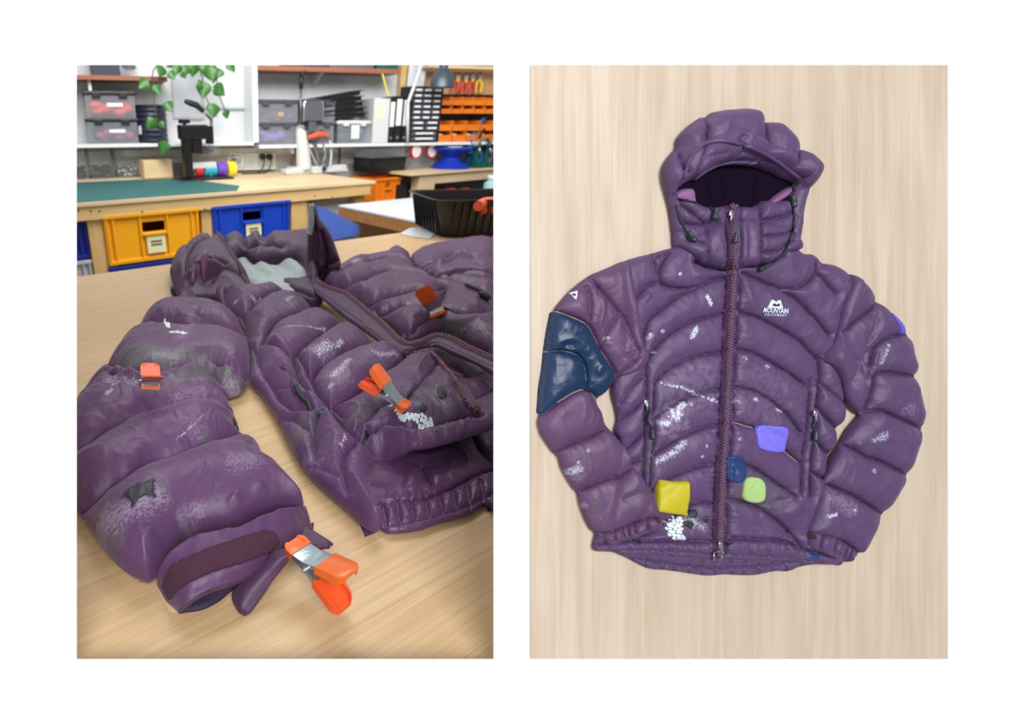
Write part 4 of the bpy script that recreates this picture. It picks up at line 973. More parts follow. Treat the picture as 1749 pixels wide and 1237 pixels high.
# logo
def emblem(c, pts, m, h=0.019, lift=0.0009):
    P = hit(c, BOARD, pts); return patch('printed_emblem', c, BOARD, P, m, jr, lift, 0.0005)
emblem(torso, [(1310.5, 526), (1317.5, 512.5), (1320.5, 512.8), (1324.6, 516.5), (1329.5, 513), (1332.5, 513), (1336.8, 527)], M_logo, 0.019, 0.0012)
emblem(torso, [(1317, 522.5), (1320.6, 518), (1324.6, 521), (1328.6, 518.4), (1331.5, 523), (1324, 523.5)], M_ink, 0.019, 0.0018)
emblem(sleeve_l, [(969, 501), (986, 496.5), (983.5, 513.5)], M_logo, 0.016, 0.0013)
emblem(sleeve_l, [(974.5, 502.6), (982.5, 500.6), (981.5, 507.5)], M_pur2, 0.016, 0.0021)
def text_on(c, fr, body, u0, v0, u1, v1, m, parent, h=0.019, lift=0.0011, bold=0.012, hpx=None):
    cu = bpy.data.curves.new('lettering', 'FONT'); cu.body = body; cu.offset = bold; cu.resolution_u = 2
    t = bpy.data.objects.new('lettering', cu); COL.objects.link(t)
    dg = bpy.context.evaluated_depsgraph_get(); me = t.evaluated_get(dg).to_mesh()
    V = np.array([v.co[:] for v in me.vertices]); FL = [tuple(p.vertices) for p in me.polygons]
    t.evaluated_get(dg).to_mesh_clear(); bpy.data.objects.remove(t)
    a, b = hit(c, fr, [(u0, v0), (u1, v1)]); ex = (b - a); Lw = np.linalg.norm(ex); ex /= Lw; ey = np.array((-ex[1], ex[0]))
    w = V[:, 0].max() - V[:, 0].min(); hh = V[:, 1].max() - V[:, 1].min()
    x = (V[:, 0] - V[:, 0].min()) / w * Lw; y = (V[:, 1] - V[:, 1].min()) / hh * (hpx if hpx else Lw / w * hh)
    P = a[None] + ex[None] * x[:, None] + ey[None] * y[:, None]
    z = zof(c, P[:, 0], P[:, 1]) + lift
    return mesh_np('lettering', fr.world(P[:, 0], P[:, 1], z), FL, m, parent, False)
text_on(torso, BOARD, 'MOUNTAIN', 1302, 534, 1345, 536, M_logo, jr, bold=0.03, hpx=8.4 * PX)
text_on(torso, BOARD, 'E Q U I P M E N T', 1304, 540, 1342, 542, M_logo, jr, bold=0.02, hpx=4.6 * PX)

# ================================================================== damaged jacket lying open on the table (left)
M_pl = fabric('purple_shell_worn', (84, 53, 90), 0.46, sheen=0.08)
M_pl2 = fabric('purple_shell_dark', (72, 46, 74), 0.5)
M_inl = fabric('purple_lining', (86, 52, 88), 0.36)
M_grey = fabric('grey_lining', (158, 172, 172), 0.55)
M_grime = fabric('grimy_shell', (70, 66, 72), 0.6)
M_piping = mat('seam_piping', (72, 40, 66), 0.7)

jl = empty('puffer_jacket', TABLE.world(*TABLE.pix(560, 760), 0.0).tolist(), 0,
           'stained purple puffer jacket lying open on the oak table with orange clamps on it', 'jacket')
def dep(u, v, h=0.0):
    d = ray(u, v); return ((TABLE.O - CAM)[2] + h) / d[2]
def LS(pts, w=0.042, dp=0.6, pk=0.10, h=0.045): return (list(pts), w, dp, pk * 0.7)
def LF(pts, w=0.015, hh=0.008, h=0.05): return (list(pts), w, hh)
def LT(ch, pts, r, s=0.9, ns=3.0, th=0.55, h=0.055):
    d = dep(*pts[0], h) / FPX
    return (ch, pts, r * d * 1.25, s, ns * d, th)
def LO(pts, T, R, hb, comp=True, kf=1.0): return outline_px(TABLE, pts, T, R, hb, 3, comp, kf)

# ---- back half with the lining, seen through the open front and at the hem
bkp = LO([(590, 700), (640, 640), (690, 600), (720, 585), (800, 560), (850, 560), (850, 845), (827, 860), (800, 878), (747, 893), (726, 901), (707, 905), (672, 909), (655, 905), (635, 885), (615, 860), (590, 830), (580, 780)], 0.030, 0.028, 0.008, True, 0.5)
back = puff('back_lining', TABLE, bkp, M_inl, jl, 0.0015, 0.017, 0.022, 0.007, [
    LS([(622, 872), (651, 862), (704, 857), (731, 853), (768, 838), (800, 822), (850, 800)], 0.022, 0.6, 0.22, 0.02), LS([(720, 800), (735, 830), (745, 850)], 0.03, 0.4, 0.1, 0.02),
    LS([(790, 690), (815, 760), (850, 800)], 0.04, 0.45, 0.08, 0.02), LS([(770, 640), (800, 645), (850, 628)], 0.04, 0.5, 0.1, 0.02), LS([(800, 690), (850, 660)], 0.05, 0.5, 0.1, 0.02), LS([(660, 900), (720, 888), (790, 868), (850, 840)], 0.014, 0.35, 0.15, 0.015)] +
    [LS([(u, 905 - (u - 640) * 0.2), (u - 8, 860 - (u - 640) * 0.2)], 0.012, 0.4, 0.15, 0.015) for u in range(660, 850, 24)],
    folds=[LF([(700, 845), (705, 815), (715, 800)], 0.012, 0.005, 0.02), LF([(740, 835), (745, 810)], 0.012, 0.004, 0.02), LF([(672, 850), (690, 858)], 0.008, 0.004, 0.02)], lump=0.18, lscale=14, wr=0.10, seed=61)
# ---- near front panel
T1, R1, H1 = 0.058, 0.055, 0.016
fp_px = [(357, 499), (380, 491), (430, 487), (478, 489), (510, 501), (540, 520), (580, 545), (632, 567), (664, 590), (700, 601), (727, 611), (739, 601), (752, 614), (774, 640), (790, 668), (800, 688), (822, 710, .02), (850, 718, .027), (852, 731, .027), (800, 750, .027), (747, 765, .027), (707, 773, .025), (667, 780, .012), (648, 792), (638, 806), (634, 828), (638, 852), (648, 880), (655, 898), (644, 904), (622, 897), (592, 870), (560, 843), (525, 810), (505, 780), (490, 752), (475, 722), (458, 694), (440, 668), (428, 655), (428, 620), (424, 585), (415, 560), (390, 535)]
fp = LO(fp_px, T1, R1, H1)
lip = line_px(TABLE, [(850, 731), (800, 750), (747, 765), (707, 773), (667, 779), (645, 788), (630, 803)], 0.05, 3)
XC0, XC1 = TABLE.pix(642, 800)[0], TABLE.pix(694, 790)[0]
def lift1(X, Y):
    d, _, _, _ = seg_dist(X, Y, lip, False); return 0.040 * (1 - sstep(0.0, 0.17, d)) * sstep(XC0, XC1, X)
def thin1(X, Y):
    d, _, _, _ = seg_dist(X, Y, lip, False); return 1 - 0.58 * (1 - sstep(0.0, 0.11, d)) * sstep(XC0, XC1, X)
front = puff('front_panel', TABLE, fp, M_pl, jl, 0.0014, T1, R1, H1, [
    LS([(427, 541), (440, 522), (464, 511), (485, 508), (515, 513), (560, 532)]), LS([(448, 600), (456, 580), (467, 565), (490, 552), (520, 540), (549, 533), (573, 535), (603, 549)]),
    LS([(500, 622), (509, 608), (533, 592), (568, 566), (600, 560), (634, 566)]), LS([(532, 660), (536, 651), (557, 629), (587, 613), (627, 600), (660, 590)]),
    LS([(560, 712), (568, 707), (597, 691), (619, 672), (640, 656), (667, 635), (701, 613), (722, 610)]), LS([(590, 742), (606, 734), (629, 722), (650, 700), (690, 690), (720, 660), (745, 625)], 0.03, 0.3),
    LS([(384, 500), (387, 528), (413, 547), (427, 581)], 0.04, 0.5),
    LS([(446, 598), (480, 612), (496, 621), (506, 645), (512, 668), (530, 690)], 0.026, 0.6, 0.08), LS([(507, 612), (520, 636), (536, 668), (550, 692), (571, 712), (590, 728)], 0.026, 0.55, 0.08),
    LS([(433, 600), (450, 640), (475, 680), (500, 705), (545, 715)], 0.04, 0.5, 0.1), LS([(460, 660), (490, 665)], 0.03, 0.3),
    LS([(547, 713), (540, 728), (537, 757), (540, 790)], 0.034, 0.5, 0.1), LS([(565, 716), (584, 739), (611, 762), (628, 775), (645, 790)], 0.03, 0.6, 0.12), LS([(611, 762), (592, 774), (586, 792), (586, 815), (594, 845)], 0.03, 0.35, 0.1),
    LS([(611, 762), (640, 749), (667, 740), (707, 736), (747, 728), (800, 717), (850, 712)], 0.020, 0.5, 0.12),
    LS([(500, 800), (540, 800), (583, 812)], 0.05, 0.3),
    LS([(480, 718), (505, 722), (537, 745)], 0.045, 0.4)] +
    [LS([(u, 742 - (u - 660) * 0.13), (u + 6, 775 - (u - 660) * 0.13)], 0.011, 0.14, 0.05, 0.06) for u in range(690, 850, 22)],
    folds=[LF([(722, 640), (735, 660), (770, 690), (800, 712)], 0.014, 0.006, 0.06), LF([(700, 655), (720, 690), (745, 700)], 0.014, 0.005, 0.06), LF([(760, 640), (765, 680), (780, 705)], 0.012, 0.005, 0.06), LF([(640, 715), (675, 735), (700, 735)], 0.014, 0.005, 0.06), LF([(735, 606), (720, 622), (712, 640)], 0.010, 0.006, 0.06), LF([(745, 735), (740, 755)], 0.01, 0.004, 0.07), LF([(440, 560), (470, 580), (480, 600)], 0.016, 0.006), LF([(505, 625), (512, 650), (530, 680), (552, 705)], 0.009, 0.006, 0.05)],
    stains=[LT(0, [(552, 595), (560, 588), (543, 600)], 14, 0.83, 2.8, 0.63), LT(0, [(575, 590), (583, 582)], 6, 0.74, 2.1, 0.60), LT(0, [(482, 560), (515, 557), (545, 562), (556, 566)], 4, 0.78, 2.8, 0.65), LT(0, [(570, 641), (583, 628), (597, 614)], 9, 0.78, 2.1, 0.63), LT(0, [(640, 601), (650, 606), (678, 604)], 7, 0.74, 2.1, 0.63), LT(0, [(431, 507), (440, 522), (446, 515)], 5, 0.74, 2.1, 0.60),
            LT(0, [(403, 515)], 4, 0.83, 1.4, 0.50), LT(0, [(490, 512), (500, 506)], 5, 0.55, 2.1, 0.60), LT(0, [(568, 655), (562, 662)], 6, 0.55, 2.1, 0.60), LT(2, [(550, 600)], 30, 0.36, 3.6, 0.55), LT(2, [(580, 640)], 30, 0.32, 3.6, 0.55), LT(2, [(650, 610)], 40, 0.20, 3.6, 0.55), LT(2, [(530, 790)], 30, 0.28, 4.8, 0.55), LT(0, [(583, 762), (588, 745)], 6, 0.64, 1.4, 0.63),
            LT(1, [(610, 706), (640, 700)], 26, 0.54, 12, 0.45), LT(1, [(522, 725), (505, 745)], 26, 0.54, 12, 0.45), LT(1, [(720, 672), (750, 690)], 38, 0.40, 14, 0.48), LT(1, [(560, 755)], 22, 0.32, 10, 0.53), LT(1, [(510, 590)], 18, 0.29, 8, 0.53), LT(2, [(757, 692), (770, 690)], 12, 0.48, 2.4, 0.55), LT(1, [(505, 560)], 16, 0.25, 8, 0.53), LT(2, [(450, 640)], 20, 0.20, 3.6, 0.55)],
    base=lift1, Tmap=thin1, lump=0.09, lscale=13, wr=0.03, seed=63)
# ---- far front panel with its arm
T2 = 0.056
fa = LO([(545, 484), (562, 463), (582, 450), (604, 446), (628, 439), (649, 428), (671, 427), (689, 433), (706, 425), (730, 421), (752, 415), (784, 410), (806, 409), (830, 414), (850, 419), (850, 622), (830, 610), (800, 594), (774, 581), (747, 574), (720, 584), (699, 592), (667, 568), (640, 548), (600, 520), (565, 500)], T2, 0.05, 0.012)
far_ = puff('front_panel', TABLE, fa, M_pl, jl, 0.0019, T2, 0.05, 0.012, [
    LS([(560, 480), (590, 466), (619, 459), (654, 451), (697, 452), (712, 466)], 0.05), LS([(575, 497), (597, 496), (623, 484), (658, 473), (689, 473), (724, 480)], 0.05), LS([(612, 520), (630, 528), (660, 519), (697, 510), (734, 510), (756, 500)], 0.05), LS([(640, 545), (662, 540), (690, 530), (715, 530), (750, 545)], 0.04, 0.4),
    LS([(706, 430), (700, 445), (712, 462), (730, 475), (755, 490), (790, 500), (850, 520)], 0.05, 0.7, 0.14), LS([(720, 462), (750, 462), (775, 446), (800, 450), (850, 452)], 0.045, 0.6, 0.2), LS([(760, 500), (752, 520), (740, 545)], 0.04, 0.5, 0.15), LS([(732, 475), (780, 478), (850, 490)], 0.03, 0.5, 0.15), LS([(760, 535), (800, 545), (850, 530)], 0.04, 0.45, 0.2), LS([(690, 585), (716, 562), (745, 545)], 0.03, 0.4, 0.2)],
    folds=[LF([(740, 460), (780, 440), (810, 450), (835, 460)], 0.02, 0.016, 0.06), LF([(760, 470), (800, 462), (845, 470)], 0.016, -0.014, 0.05), LF([(790, 425), (800, 440), (842, 440)], 0.02, 0.008), LF([(700, 560), (730, 545), (745, 537)], 0.014, 0.006), LF([(740, 548), (780, 555), (820, 545)], 0.014, 0.006)],
    stains=[LT(0, [(604, 447), (614, 444)], 9, 0.55, 2.1, 0.60), LT(0, [(697, 518)], 6, 0.55, 1.4, 0.55), LT(0, [(660, 528), (654, 525)], 6, 0.37, 1.4, 0.57), LT(1, [(815, 572)], 26, 0.55, 14, 0.46), LT(1, [(745, 480), (760, 490)], 12, 0.5, 6, 0.5), LT(2, [(820, 585)], 20, 0.40, 3.6, 0.55), LT(2, [(700, 518)], 22, 0.20, 3.6, 0.55)],
    lump=0.10, lscale=12, wr=0.03, seed=66)
patch('tape_patch', far_, TABLE, hit(far_, TABLE, [(u, v) for u, v in [(747, 563), (760, 557), (778, 556), (790, 562), (798, 568), (780, 574), (765, 572)]]), M_grime, jl, 0.0012, 0.002)
# placket with the main zip
pk_px = [(549, 484), (568, 491), (587, 499), (604, 510), (619, 523), (645, 544), (667, 563), (683, 580), (702, 587), (725, 578), (747, 570), (774, 577), (800, 590), (850, 615), (850, 640), (810, 618), (774, 603), (745, 590), (722, 592), (700, 602), (680, 603), (661, 592), (629, 569), (595, 545), (568, 524), (541, 500), (534, 486)]
pkp = LO(pk_px, 0.012, 0.012, 0.004, False)
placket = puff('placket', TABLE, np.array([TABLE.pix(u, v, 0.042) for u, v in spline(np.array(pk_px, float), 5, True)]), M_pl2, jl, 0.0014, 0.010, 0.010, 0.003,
    [(line_px(TABLE, [(541, 494), (570, 516), (600, 538), (640, 566), (670, 590), (700, 598), (745, 584), (790, 602), (850, 630)], 0.045, 3), 0.012, 0.4, 0.1)],
    base=lambda x, y: 0.036 + 0 * x, lump=0.15, wr=0.05, seed=68)
zf = line_px(TABLE, [(541, 470), (549, 486), (587, 500), (604, 511), (619, 524), (645, 545), (667, 564), (683, 581), (700, 589), (725, 581), (747, 573), (774, 580), (800, 593), (850, 618)], 0.046, 3)
def sfar(x, y): return np.maximum(np.maximum(placket.z(x, y), far_.z(x, y)), front.z(x, y))
strip('zip_tape', sfar, TABLE, zf, 0.014, M_tape, jl, 0.001, 0.002, 0.006)
M_teeth2 = mat('zip_teeth_worn', (150, 112, 112), 0.4, 0.3)
teeth('zip_teeth', sfar, TABLE, zf, 0.008, 0.0032, M_teeth2, jl, 0.003, 0.002)
zn = hit(front, TABLE, spline(np.array([(736, 606), (749, 618), (770, 644), (786, 670), (797, 690), (808, 703), (820, 712), (836, 717), (850, 719)], float), 4))
strip('zip_tape', front, TABLE, zn, 0.009, M_tape, jl, 0.001, 0.002, 0.005)
teeth('zip_teeth', front, TABLE, zn, 0.007, 0.0026, M_teeth2, jl, 0.003, 0.002)
zn2 = line_px(TABLE, [(622, 560), (632, 567), (648, 578), (664, 590)], 0.04, 3)
teeth('zip_teeth', sfar, TABLE, zn2, 0.007, 0.003, M_teeth2, jl, 0.002, 0.0018)
zn3 = line_px(TABLE, [(704, 600), (716, 604), (728, 610)], 0.05, 3)
teeth('zip_teeth', sfar, TABLE, zn3, 0.008, 0.0034, M_teeth2, jl, 0.002, 0.002)
# pocket zip, cord and grip
strip('pocket_zip', front, TABLE, hit(front, TABLE, spline(np.array([(482, 624), (494, 632), (500, 645), (503, 660), (508, 672)], float), 3)), 0.010, M_tape, jl, 0.0015, 0.001, 0.004)
cord('pull_cord', front, TABLE, hit(front, TABLE, spline(np.array([(506, 666), (511, 678), (521, 690), (533, 698)], float), 4)), 0.0042, M_black, jl, 0.002, 0.004)
def grip(c, u, v, u2, v2, h, r=0.006):
    a, b = hit(c, TABLE, [(u, v), (u2, v2)])
    A_ = TABLE.world(*a, float(zof(c, *a)) + r); B_ = TABLE.world(*b, float(zof(c, *b)) + r)
    g = B().cyl(A_, B_, r * 0.75, r, 12); g.sph(B_, r * 0.98, 12); g.sph(A_, r * 0.74, 10)
    g.xf(inv(jl)); return g.obj('pull_grip', M_grip, jl, True)
grip(front, 531, 698, 547, 706, 0.05)
cord('pull_cord', far_, TABLE, line_px(TABLE, [(795, 494), (805, 499), (812, 503), (820, 508)], 0.05, 2), 0.004, M_black, jl, 0.001, 0.004)
grip(far_, 821, 508, 832, 514, 0.05, 0.008)
# ---- sleeve
T3, R3, H3 = 0.070, 0.066, 0.020
sp_px = [(362, 520), (352, 510), (333, 497), (310, 501), (291, 508), (259, 525), (232, 547), (208, 579), (184, 608), (160, 632), (147, 659), (131, 676), (105, 710), (95, 780), (110, 842), (131, 872), (144, 888), (160, 915), (187, 952), (213, 976), (233, 986), (249, 990), (264, 984), (281, 964), (301, 940), (325, 918), (368, 907), (413, 899), (453, 880), (475, 872), (490, 867), (521, 862), (517, 848), (491, 813), (475, 800), (461, 788), (451, 763), (430, 742), (408, 729), (403, 704), (388, 681), (395, 673), (410, 669), (424, 655), (427, 620), (426, 583), (419, 557), (400, 538)]
spx = LO(sp_px, T3, R3, H3)
sleeve = puff('sleeve', TABLE, spx, M_pl, jl, 0.0014, T3, R3, H3, [
    LS([(258, 527), (280, 522), (307, 520), (355, 522), (387, 537), (422, 556)], 0.055, 0.5), LS([(205, 580), (229, 567), (255, 566), (280, 567), (320, 571), (350, 570), (376, 571), (428, 583)], 0.055, 0.6),
    LS([(143, 660), (165, 640), (187, 630), (200, 637), (225, 650), (245, 656), (269, 656), (320, 640), (360, 633), (387, 645), (424, 657)], 0.050, 0.7, 0.14),
    LS([(105, 715), (131, 700), (155, 682), (181, 669), (210, 668), (245, 662), (300, 655), (350, 648), (375, 664), (392, 676)], 0.040, 0.65, 0.16),
    LS([(95, 792), (131, 773), (155, 760), (208, 733), (269, 712), (320, 696), (360, 691), (405, 708)], 0.062, 0.55, 0.07), LS([(105, 892), (131, 880), (155, 869), (200, 837), (235, 816), (264, 800), (300, 788), (333, 776), (387, 755), (432, 742)], 0.062, 0.6, 0.09)],
    folds=[LF([(180, 668), (210, 655), (240, 660), (262, 662)], 0.018, -0.012), LF([(165, 655), (190, 636), (215, 640), (235, 652)], 0.022, 0.014), LF([(295, 645), (340, 634), (370, 636), (395, 652)], 0.020, 0.010), LF([(330, 600), (345, 618), (330, 630)], 0.014, -0.005), LF([(305, 600), (300, 625), (285, 640)], 0.016, 0.006), LF([(380, 665), (392, 660), (420, 668)], 0.012, 0.008),
           LF([(275, 957), (262, 930), (250, 915)], 0.012, 0.006, 0.04), LF([(325, 917), (315, 900), (305, 890)], 0.008, 0.004, 0.04), LF([(415, 893), (405, 870), (395, 850)], 0.014, 0.006), LF([(450, 876), (445, 850), (450, 830)], 0.012, 0.004), LF([(432, 880), (425, 860)], 0.008, 0.004), LF([(220, 780), (235, 760), (240, 745)], 0.018, 0.004), LF([(325, 560), (340, 545), (350, 530)], 0.014, 0.004)],
    stains=[LT(0, [(291, 567), (300, 567), (316, 569)], 4, 0.95, 3, 0.50, 0.06),
            LT(1, [(215, 608), (245, 602), (275, 608)], 26, 0.95, 10, 0.34), LT(1, [(285, 615), (320, 620), (350, 625)], 20, 0.95, 10, 0.36), LT(1, [(380, 640), (410, 655)], 22, 0.95, 9, 0.34), LT(1, [(300, 645), (350, 640)], 12, 0.8, 8, 0.38), LT(2, [(225, 620), (255, 606), (310, 612)], 16, 0.48, 2.4, 0.61), LT(2, [(385, 645), (405, 660)], 12, 0.56, 2.4, 0.55),
            LT(0, [(190, 655), (215, 652), (235, 655)], 10, 0.55, 2.1, 0.63), LT(2, [(200, 650)], 24, 0.32, 3.0, 0.55), LT(0, [(183, 672), (190, 665)], 4, 0.83, 1.4, 0.55), LT(2, [(300, 680), (320, 672), (345, 668)], 12, 0.48, 2.4, 0.57), LT(0, [(302, 751), (320, 735), (350, 708)], 2.0, 0.46, 1.4, 0.65), LT(2, [(330, 730)], 22, 0.28, 3.6, 0.57), LT(1, [(350, 740)], 16, 0.5, 10, 0.48), LT(2, [(405, 790), (430, 780)], 24, 0.32, 3.0, 0.57), LT(2, [(438, 760)], 12, 0.48, 2.4, 0.55),
            LT(2, [(178, 890), (205, 880), (235, 865), (265, 848)], 26, 0.60, 1.8, 0.55, 0.05), LT(1, [(165, 900), (195, 930), (180, 880)], 24, 0.5, 10, 0.44, 0.045), LT(1, [(255, 808), (275, 815), (280, 850)], 12, 0.5, 8, 0.46), LT(2, [(310, 880), (340, 868)], 14, 0.32, 3.0, 0.57), LT(1, [(310, 888)], 9, 0.5, 8, 0.45), LT(2, [(345, 560), (330, 548), (310, 575)], 14, 0.32, 3.0, 0.57), LT(0, [(333, 524)], 4, 0.55, 1.4, 0.55), LT(1, [(370, 600)], 30, 0.35, 12, 0.48)],
    lump=0.09, lscale=11, wr=0.025, seed=71)
for pts in ([(261, 551), (270, 552), (277, 550), (280, 545), (282, 542), (284, 550), (291, 556), (291, 561), (284, 559), (275, 556), (268, 554)], [(291, 566), (296, 566), (296, 569), (291, 569)], [(300, 566), (305, 565), (306, 569), (301, 569)], [(309, 567), (315, 566), (315, 571), (309, 571)]):
    patch('paint_mark', sleeve, TABLE, hit(sleeve, TABLE, pts), M_flake, jl, 0.0008, 0.001)
# black repair tape in the shape of a torn blot on the sleeve
tp = [(315, 215), (340, 170), (355, 150), (372, 135), (420, 112), (428, 98), (450, 95), (462, 105), (480, 90), (520, 73), (570, 68), (530, 88), (536, 110), (540, 135), (528, 152), (556, 183), (540, 190), (490, 172), (465, 178), (432, 205), (402, 262), (388, 250), (392, 212), (358, 190), (350, 178)]
patch('tape_patch', sleeve, TABLE, hit(sleeve, TABLE, [(120 + x / 3.749, 800 + y / 3.749) for x, y in tp]), M_ink, jl, 0.0011, 0.001)['label'] = 'dark torn tape patch'
M_gp = fabric('dark_green_patch', (30, 40, 42), 0.5)
for pts in ([(1000, 690), (1020, 672), (1045, 676), (1060, 700), (1055, 745), (1030, 757), (1003, 745)], [(800, 725), (830, 690), (835, 710), (860, 740), (835, 745), (820, 765), (805, 750)], [(840, 825), (880, 805), (905, 780), (915, 800), (935, 800), (925, 840), (890, 838)], [(530, 955), (600, 965), (575, 992), (540, 990)]):
    patch('tape_patch', front, TABLE, hit(front, TABLE, [(480 + x / 3.747, 480 + y / 3.747) for x, y in pts]), M_ink, jl, 0.001, 0.001)
flakes('flaking_print', front, TABLE, hit(front, TABLE, [(480 + x / 3.747, 480 + y / 3.747) for x, y in [(672, 812), (740, 815), (785, 845), (840, 855), (900, 852), (960, 875), (985, 910), (955, 945), (905, 960), (880, 918), (800, 905), (755, 880), (725, 845)]]), 0.0048, M_flake, jl, 9, 0.0010)
for pts in ([(1025, 800), (1060, 830), (1078, 880), (1080, 940), (1050, 920), (1030, 860)], [(1165, 965), (1200, 1000), (1245, 1060), (1235, 1070), (1190, 1020)]):
    q = [(120 + x / 3.749, 480 + y / 3.749) for x, y in pts]
    puff('torn_edge', TABLE, np.array([TABLE.pix(u, v, 0.03) for u, v in q]), M_ink, jl, 0.0015, 0.02, 0.012, 0.008, base=lambda x, y: 0.006 + 0 * x, seed=73)
# ---- cuff with velcro strap
q3 = lambda pts: [(120 + x / 3.749, 800 + y / 3.749) for x, y in pts]
r0 = [(268, 1000, .004), (271, 975, .022), (285, 948, .040), (305, 930, .048), (330, 915, .052), (368, 905, .054), (413, 897, .054), (453, 878, .052), (475, 870, .048), (500, 865, .036), (522, 864, .008)]
r1 = [(272, 1006, .004), (280, 985, .020), (292, 966, .034), (328, 946, .046), (360, 933, .049), (400, 920, .049), (440, 908, .047), (460, 906, .044), (478, 910, .038), (505, 900, .028), (530, 892, .006)]
r2 = [(286, 1030, .004), (292, 1022, .014), (302, 1010, .026), (322, 995, .037), (360, 977, .041), (408, 963, .041), (436, 953, .038), (462, 942, .033), (482, 934, .028), (508, 922, .02), (533, 908, .005)]
r3 = [(303, 1046, .002), (306, 1043, .012), (318, 1033, .024), (345, 1015, .029), (372, 1004, .030), (402, 994, .029), (432, 979, .025), (458, 962, .021), (482, 948, .016), (508, 934, .011), (534, 918, .003)]
r4 = [(305, 1044, .000), (309, 1042, .007), (320, 1034, .018), (346, 1017, .022), (373, 1006, .023), (403, 996, .022), (432, 981, .019), (458, 963, .015), (482, 949, .011), (508, 934, .006), (534, 918, .001)]
loft('cuff', TABLE, [r0, r1, r2, r3], M_pl, jl, 90, 8, 0.004, 45, 75)
loft('cuff_hem', TABLE, [r3, r4, [(u + 2, v - 26, max(0.002, h - .002)) for u, v, h in r4]], M_pl2, jl, 60, 3, 0.001, 45, 76)
vr1 = [(276, 1003, .010), (283, 984, .023), (296, 965, .038), (328, 948, .047), (360, 934, .050), (400, 921, .050), (440, 909, .048), (461, 906, .045), (474, 913, .040), (478, 925, .036)]
vr2 = [(286, 1025, .006), (292, 1020, .016), (303, 1008, .027), (322, 994, .038), (360, 976, .042), (408, 962, .042), (436, 952, .039), (458, 943, .035), (470, 935, .034), (477, 928, .035)]
loft('velcro_strip', TABLE, [vr1, [((a[0] + b[0]) / 2, (a[1] + b[1]) / 2, (a[2] + b[2]) / 2 + .0016) for a, b in zip(vr1, vr2)], vr2], M_velcro, jl, 90, 6, 0.0016, 160, 79, 0.003, 0.0025)
cin = puff('cuff_lining', TABLE, LO([(302, 1046), (320, 1020), (400, 985), (440, 975), (420, 1000), (398, 1008), (376, 1026), (347, 1041), (318, 1046)], 0.006, 0.008, 0.003, False), M_cuffdark, jl, 0.0015, 0.006, 0.008, 0.003, seed=76)
ta = [(496, 936, .040), (470, 940, .036), (442, 961, .026), (408, 997, .014), (396, 1014, .008), (398, 1030, .004), (408, 1047, .002)]
tb_ = [(492, 958, .030), (479, 975, .026), (466, 991, .020), (447, 1019, .010), (431, 1041, .005), (426, 1047, .003), (418, 1052, .002)]
loft('strap_tab', TABLE, [ta, [((a[0] + b[0]) / 2, (a[1] + b[1]) / 2, (a[2] + b[2]) / 2 + .004) for a, b in zip(ta, tb_)], tb_], M_pl2, jl, 50, 6, 0.0015, 60, 77, 0.003)
rg = [(500, 905), (520, 898), (534, 906), (552, 918), (566, 926), (571, 931), (563, 933), (566, 938), (557, 937), (545, 940), (528, 938), (508, 934)]
puff('torn_strap', TABLE, np.array([TABLE.pix(u, v, 0.012) for u, v in rg]), M_pl2, jl, 0.0012, 0.006, 0.004, 0.002, base=lambda X, Y: 0.010 + 0 * X, seed=78)
# ---- hood
TH = 0.090
hp = LO([(284, 464), (287, 447), (300, 428), (323, 413), (336, 403), (363, 398), (400, 404), (427, 403), (446, 396), (458, 405), (480, 410), (505, 405), (527, 398), (545, 420), (545, 460), (540, 492), (510, 502), (490, 501), (450, 498), (400, 499), (345, 498), (315, 498), (297, 490)], TH * 1.0, 0.075, 0.03, True, 1.0)
hh_ = line_px(TABLE, [(403, 426), (416, 424), (432, 437), (460, 434), (490, 431), (512, 436), (526, 455), (528, 478), (505, 486), (470, 482), (448, 475), (430, 463), (414, 446), (403, 426)][:-1], 0.06, 3)
yh0, yh1 = TABLE.pix(400, 495, 0.03)[1], TABLE.pix(400, 440, 0.08)[1]
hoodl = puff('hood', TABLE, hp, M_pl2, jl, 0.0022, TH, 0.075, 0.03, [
    LS([(284, 462), (310, 440), (330, 415), (345, 402)], 0.06, 0.21, 0.0, 0.09), LS([(318, 470), (325, 435), (345, 418), (372, 412), (395, 432)], 0.05, 0.30, 0.0, 0.09), LS([(320, 490), (335, 462), (365, 448), (385, 455)], 0.04, 0.27, 0.0, 0.08), LS([(345, 490), (360, 470), (385, 462), (420, 476)], 0.04, 0.24, 0.0, 0.07),
    LS([(400, 405), (420, 420), (450, 418), (480, 425)], 0.045, 0.30, 0.0, 0.1), LS([(430, 402), (455, 412), (500, 415)], 0.04, 0.24, 0.0, 0.1)],
    holes=[hh_], folds=[LF([(325, 480), (340, 455), (365, 448)], 0.03, 0.014, 0.07), LF([(355, 485), (365, 465), (378, 455)], 0.02, -0.014, 0.07), LF([(410, 410), (440, 418), (470, 414)], 0.03, -0.012, 0.1), LF([(440, 408), (470, 405)], 0.02, 0.012, 0.1)],
    Tmap=lambda X, Y: 0.42 + 0.58 * sstep(yh0, yh1, Y), lump=0.06, lscale=6, wr=0.015, seed=81)
glp = LO([(398, 430), (412, 418), (436, 430), (470, 428), (512, 430), (535, 455), (535, 484), (505, 490), (470, 487), (440, 478), (415, 458)], 0.03, 0.05, 0.01, False)
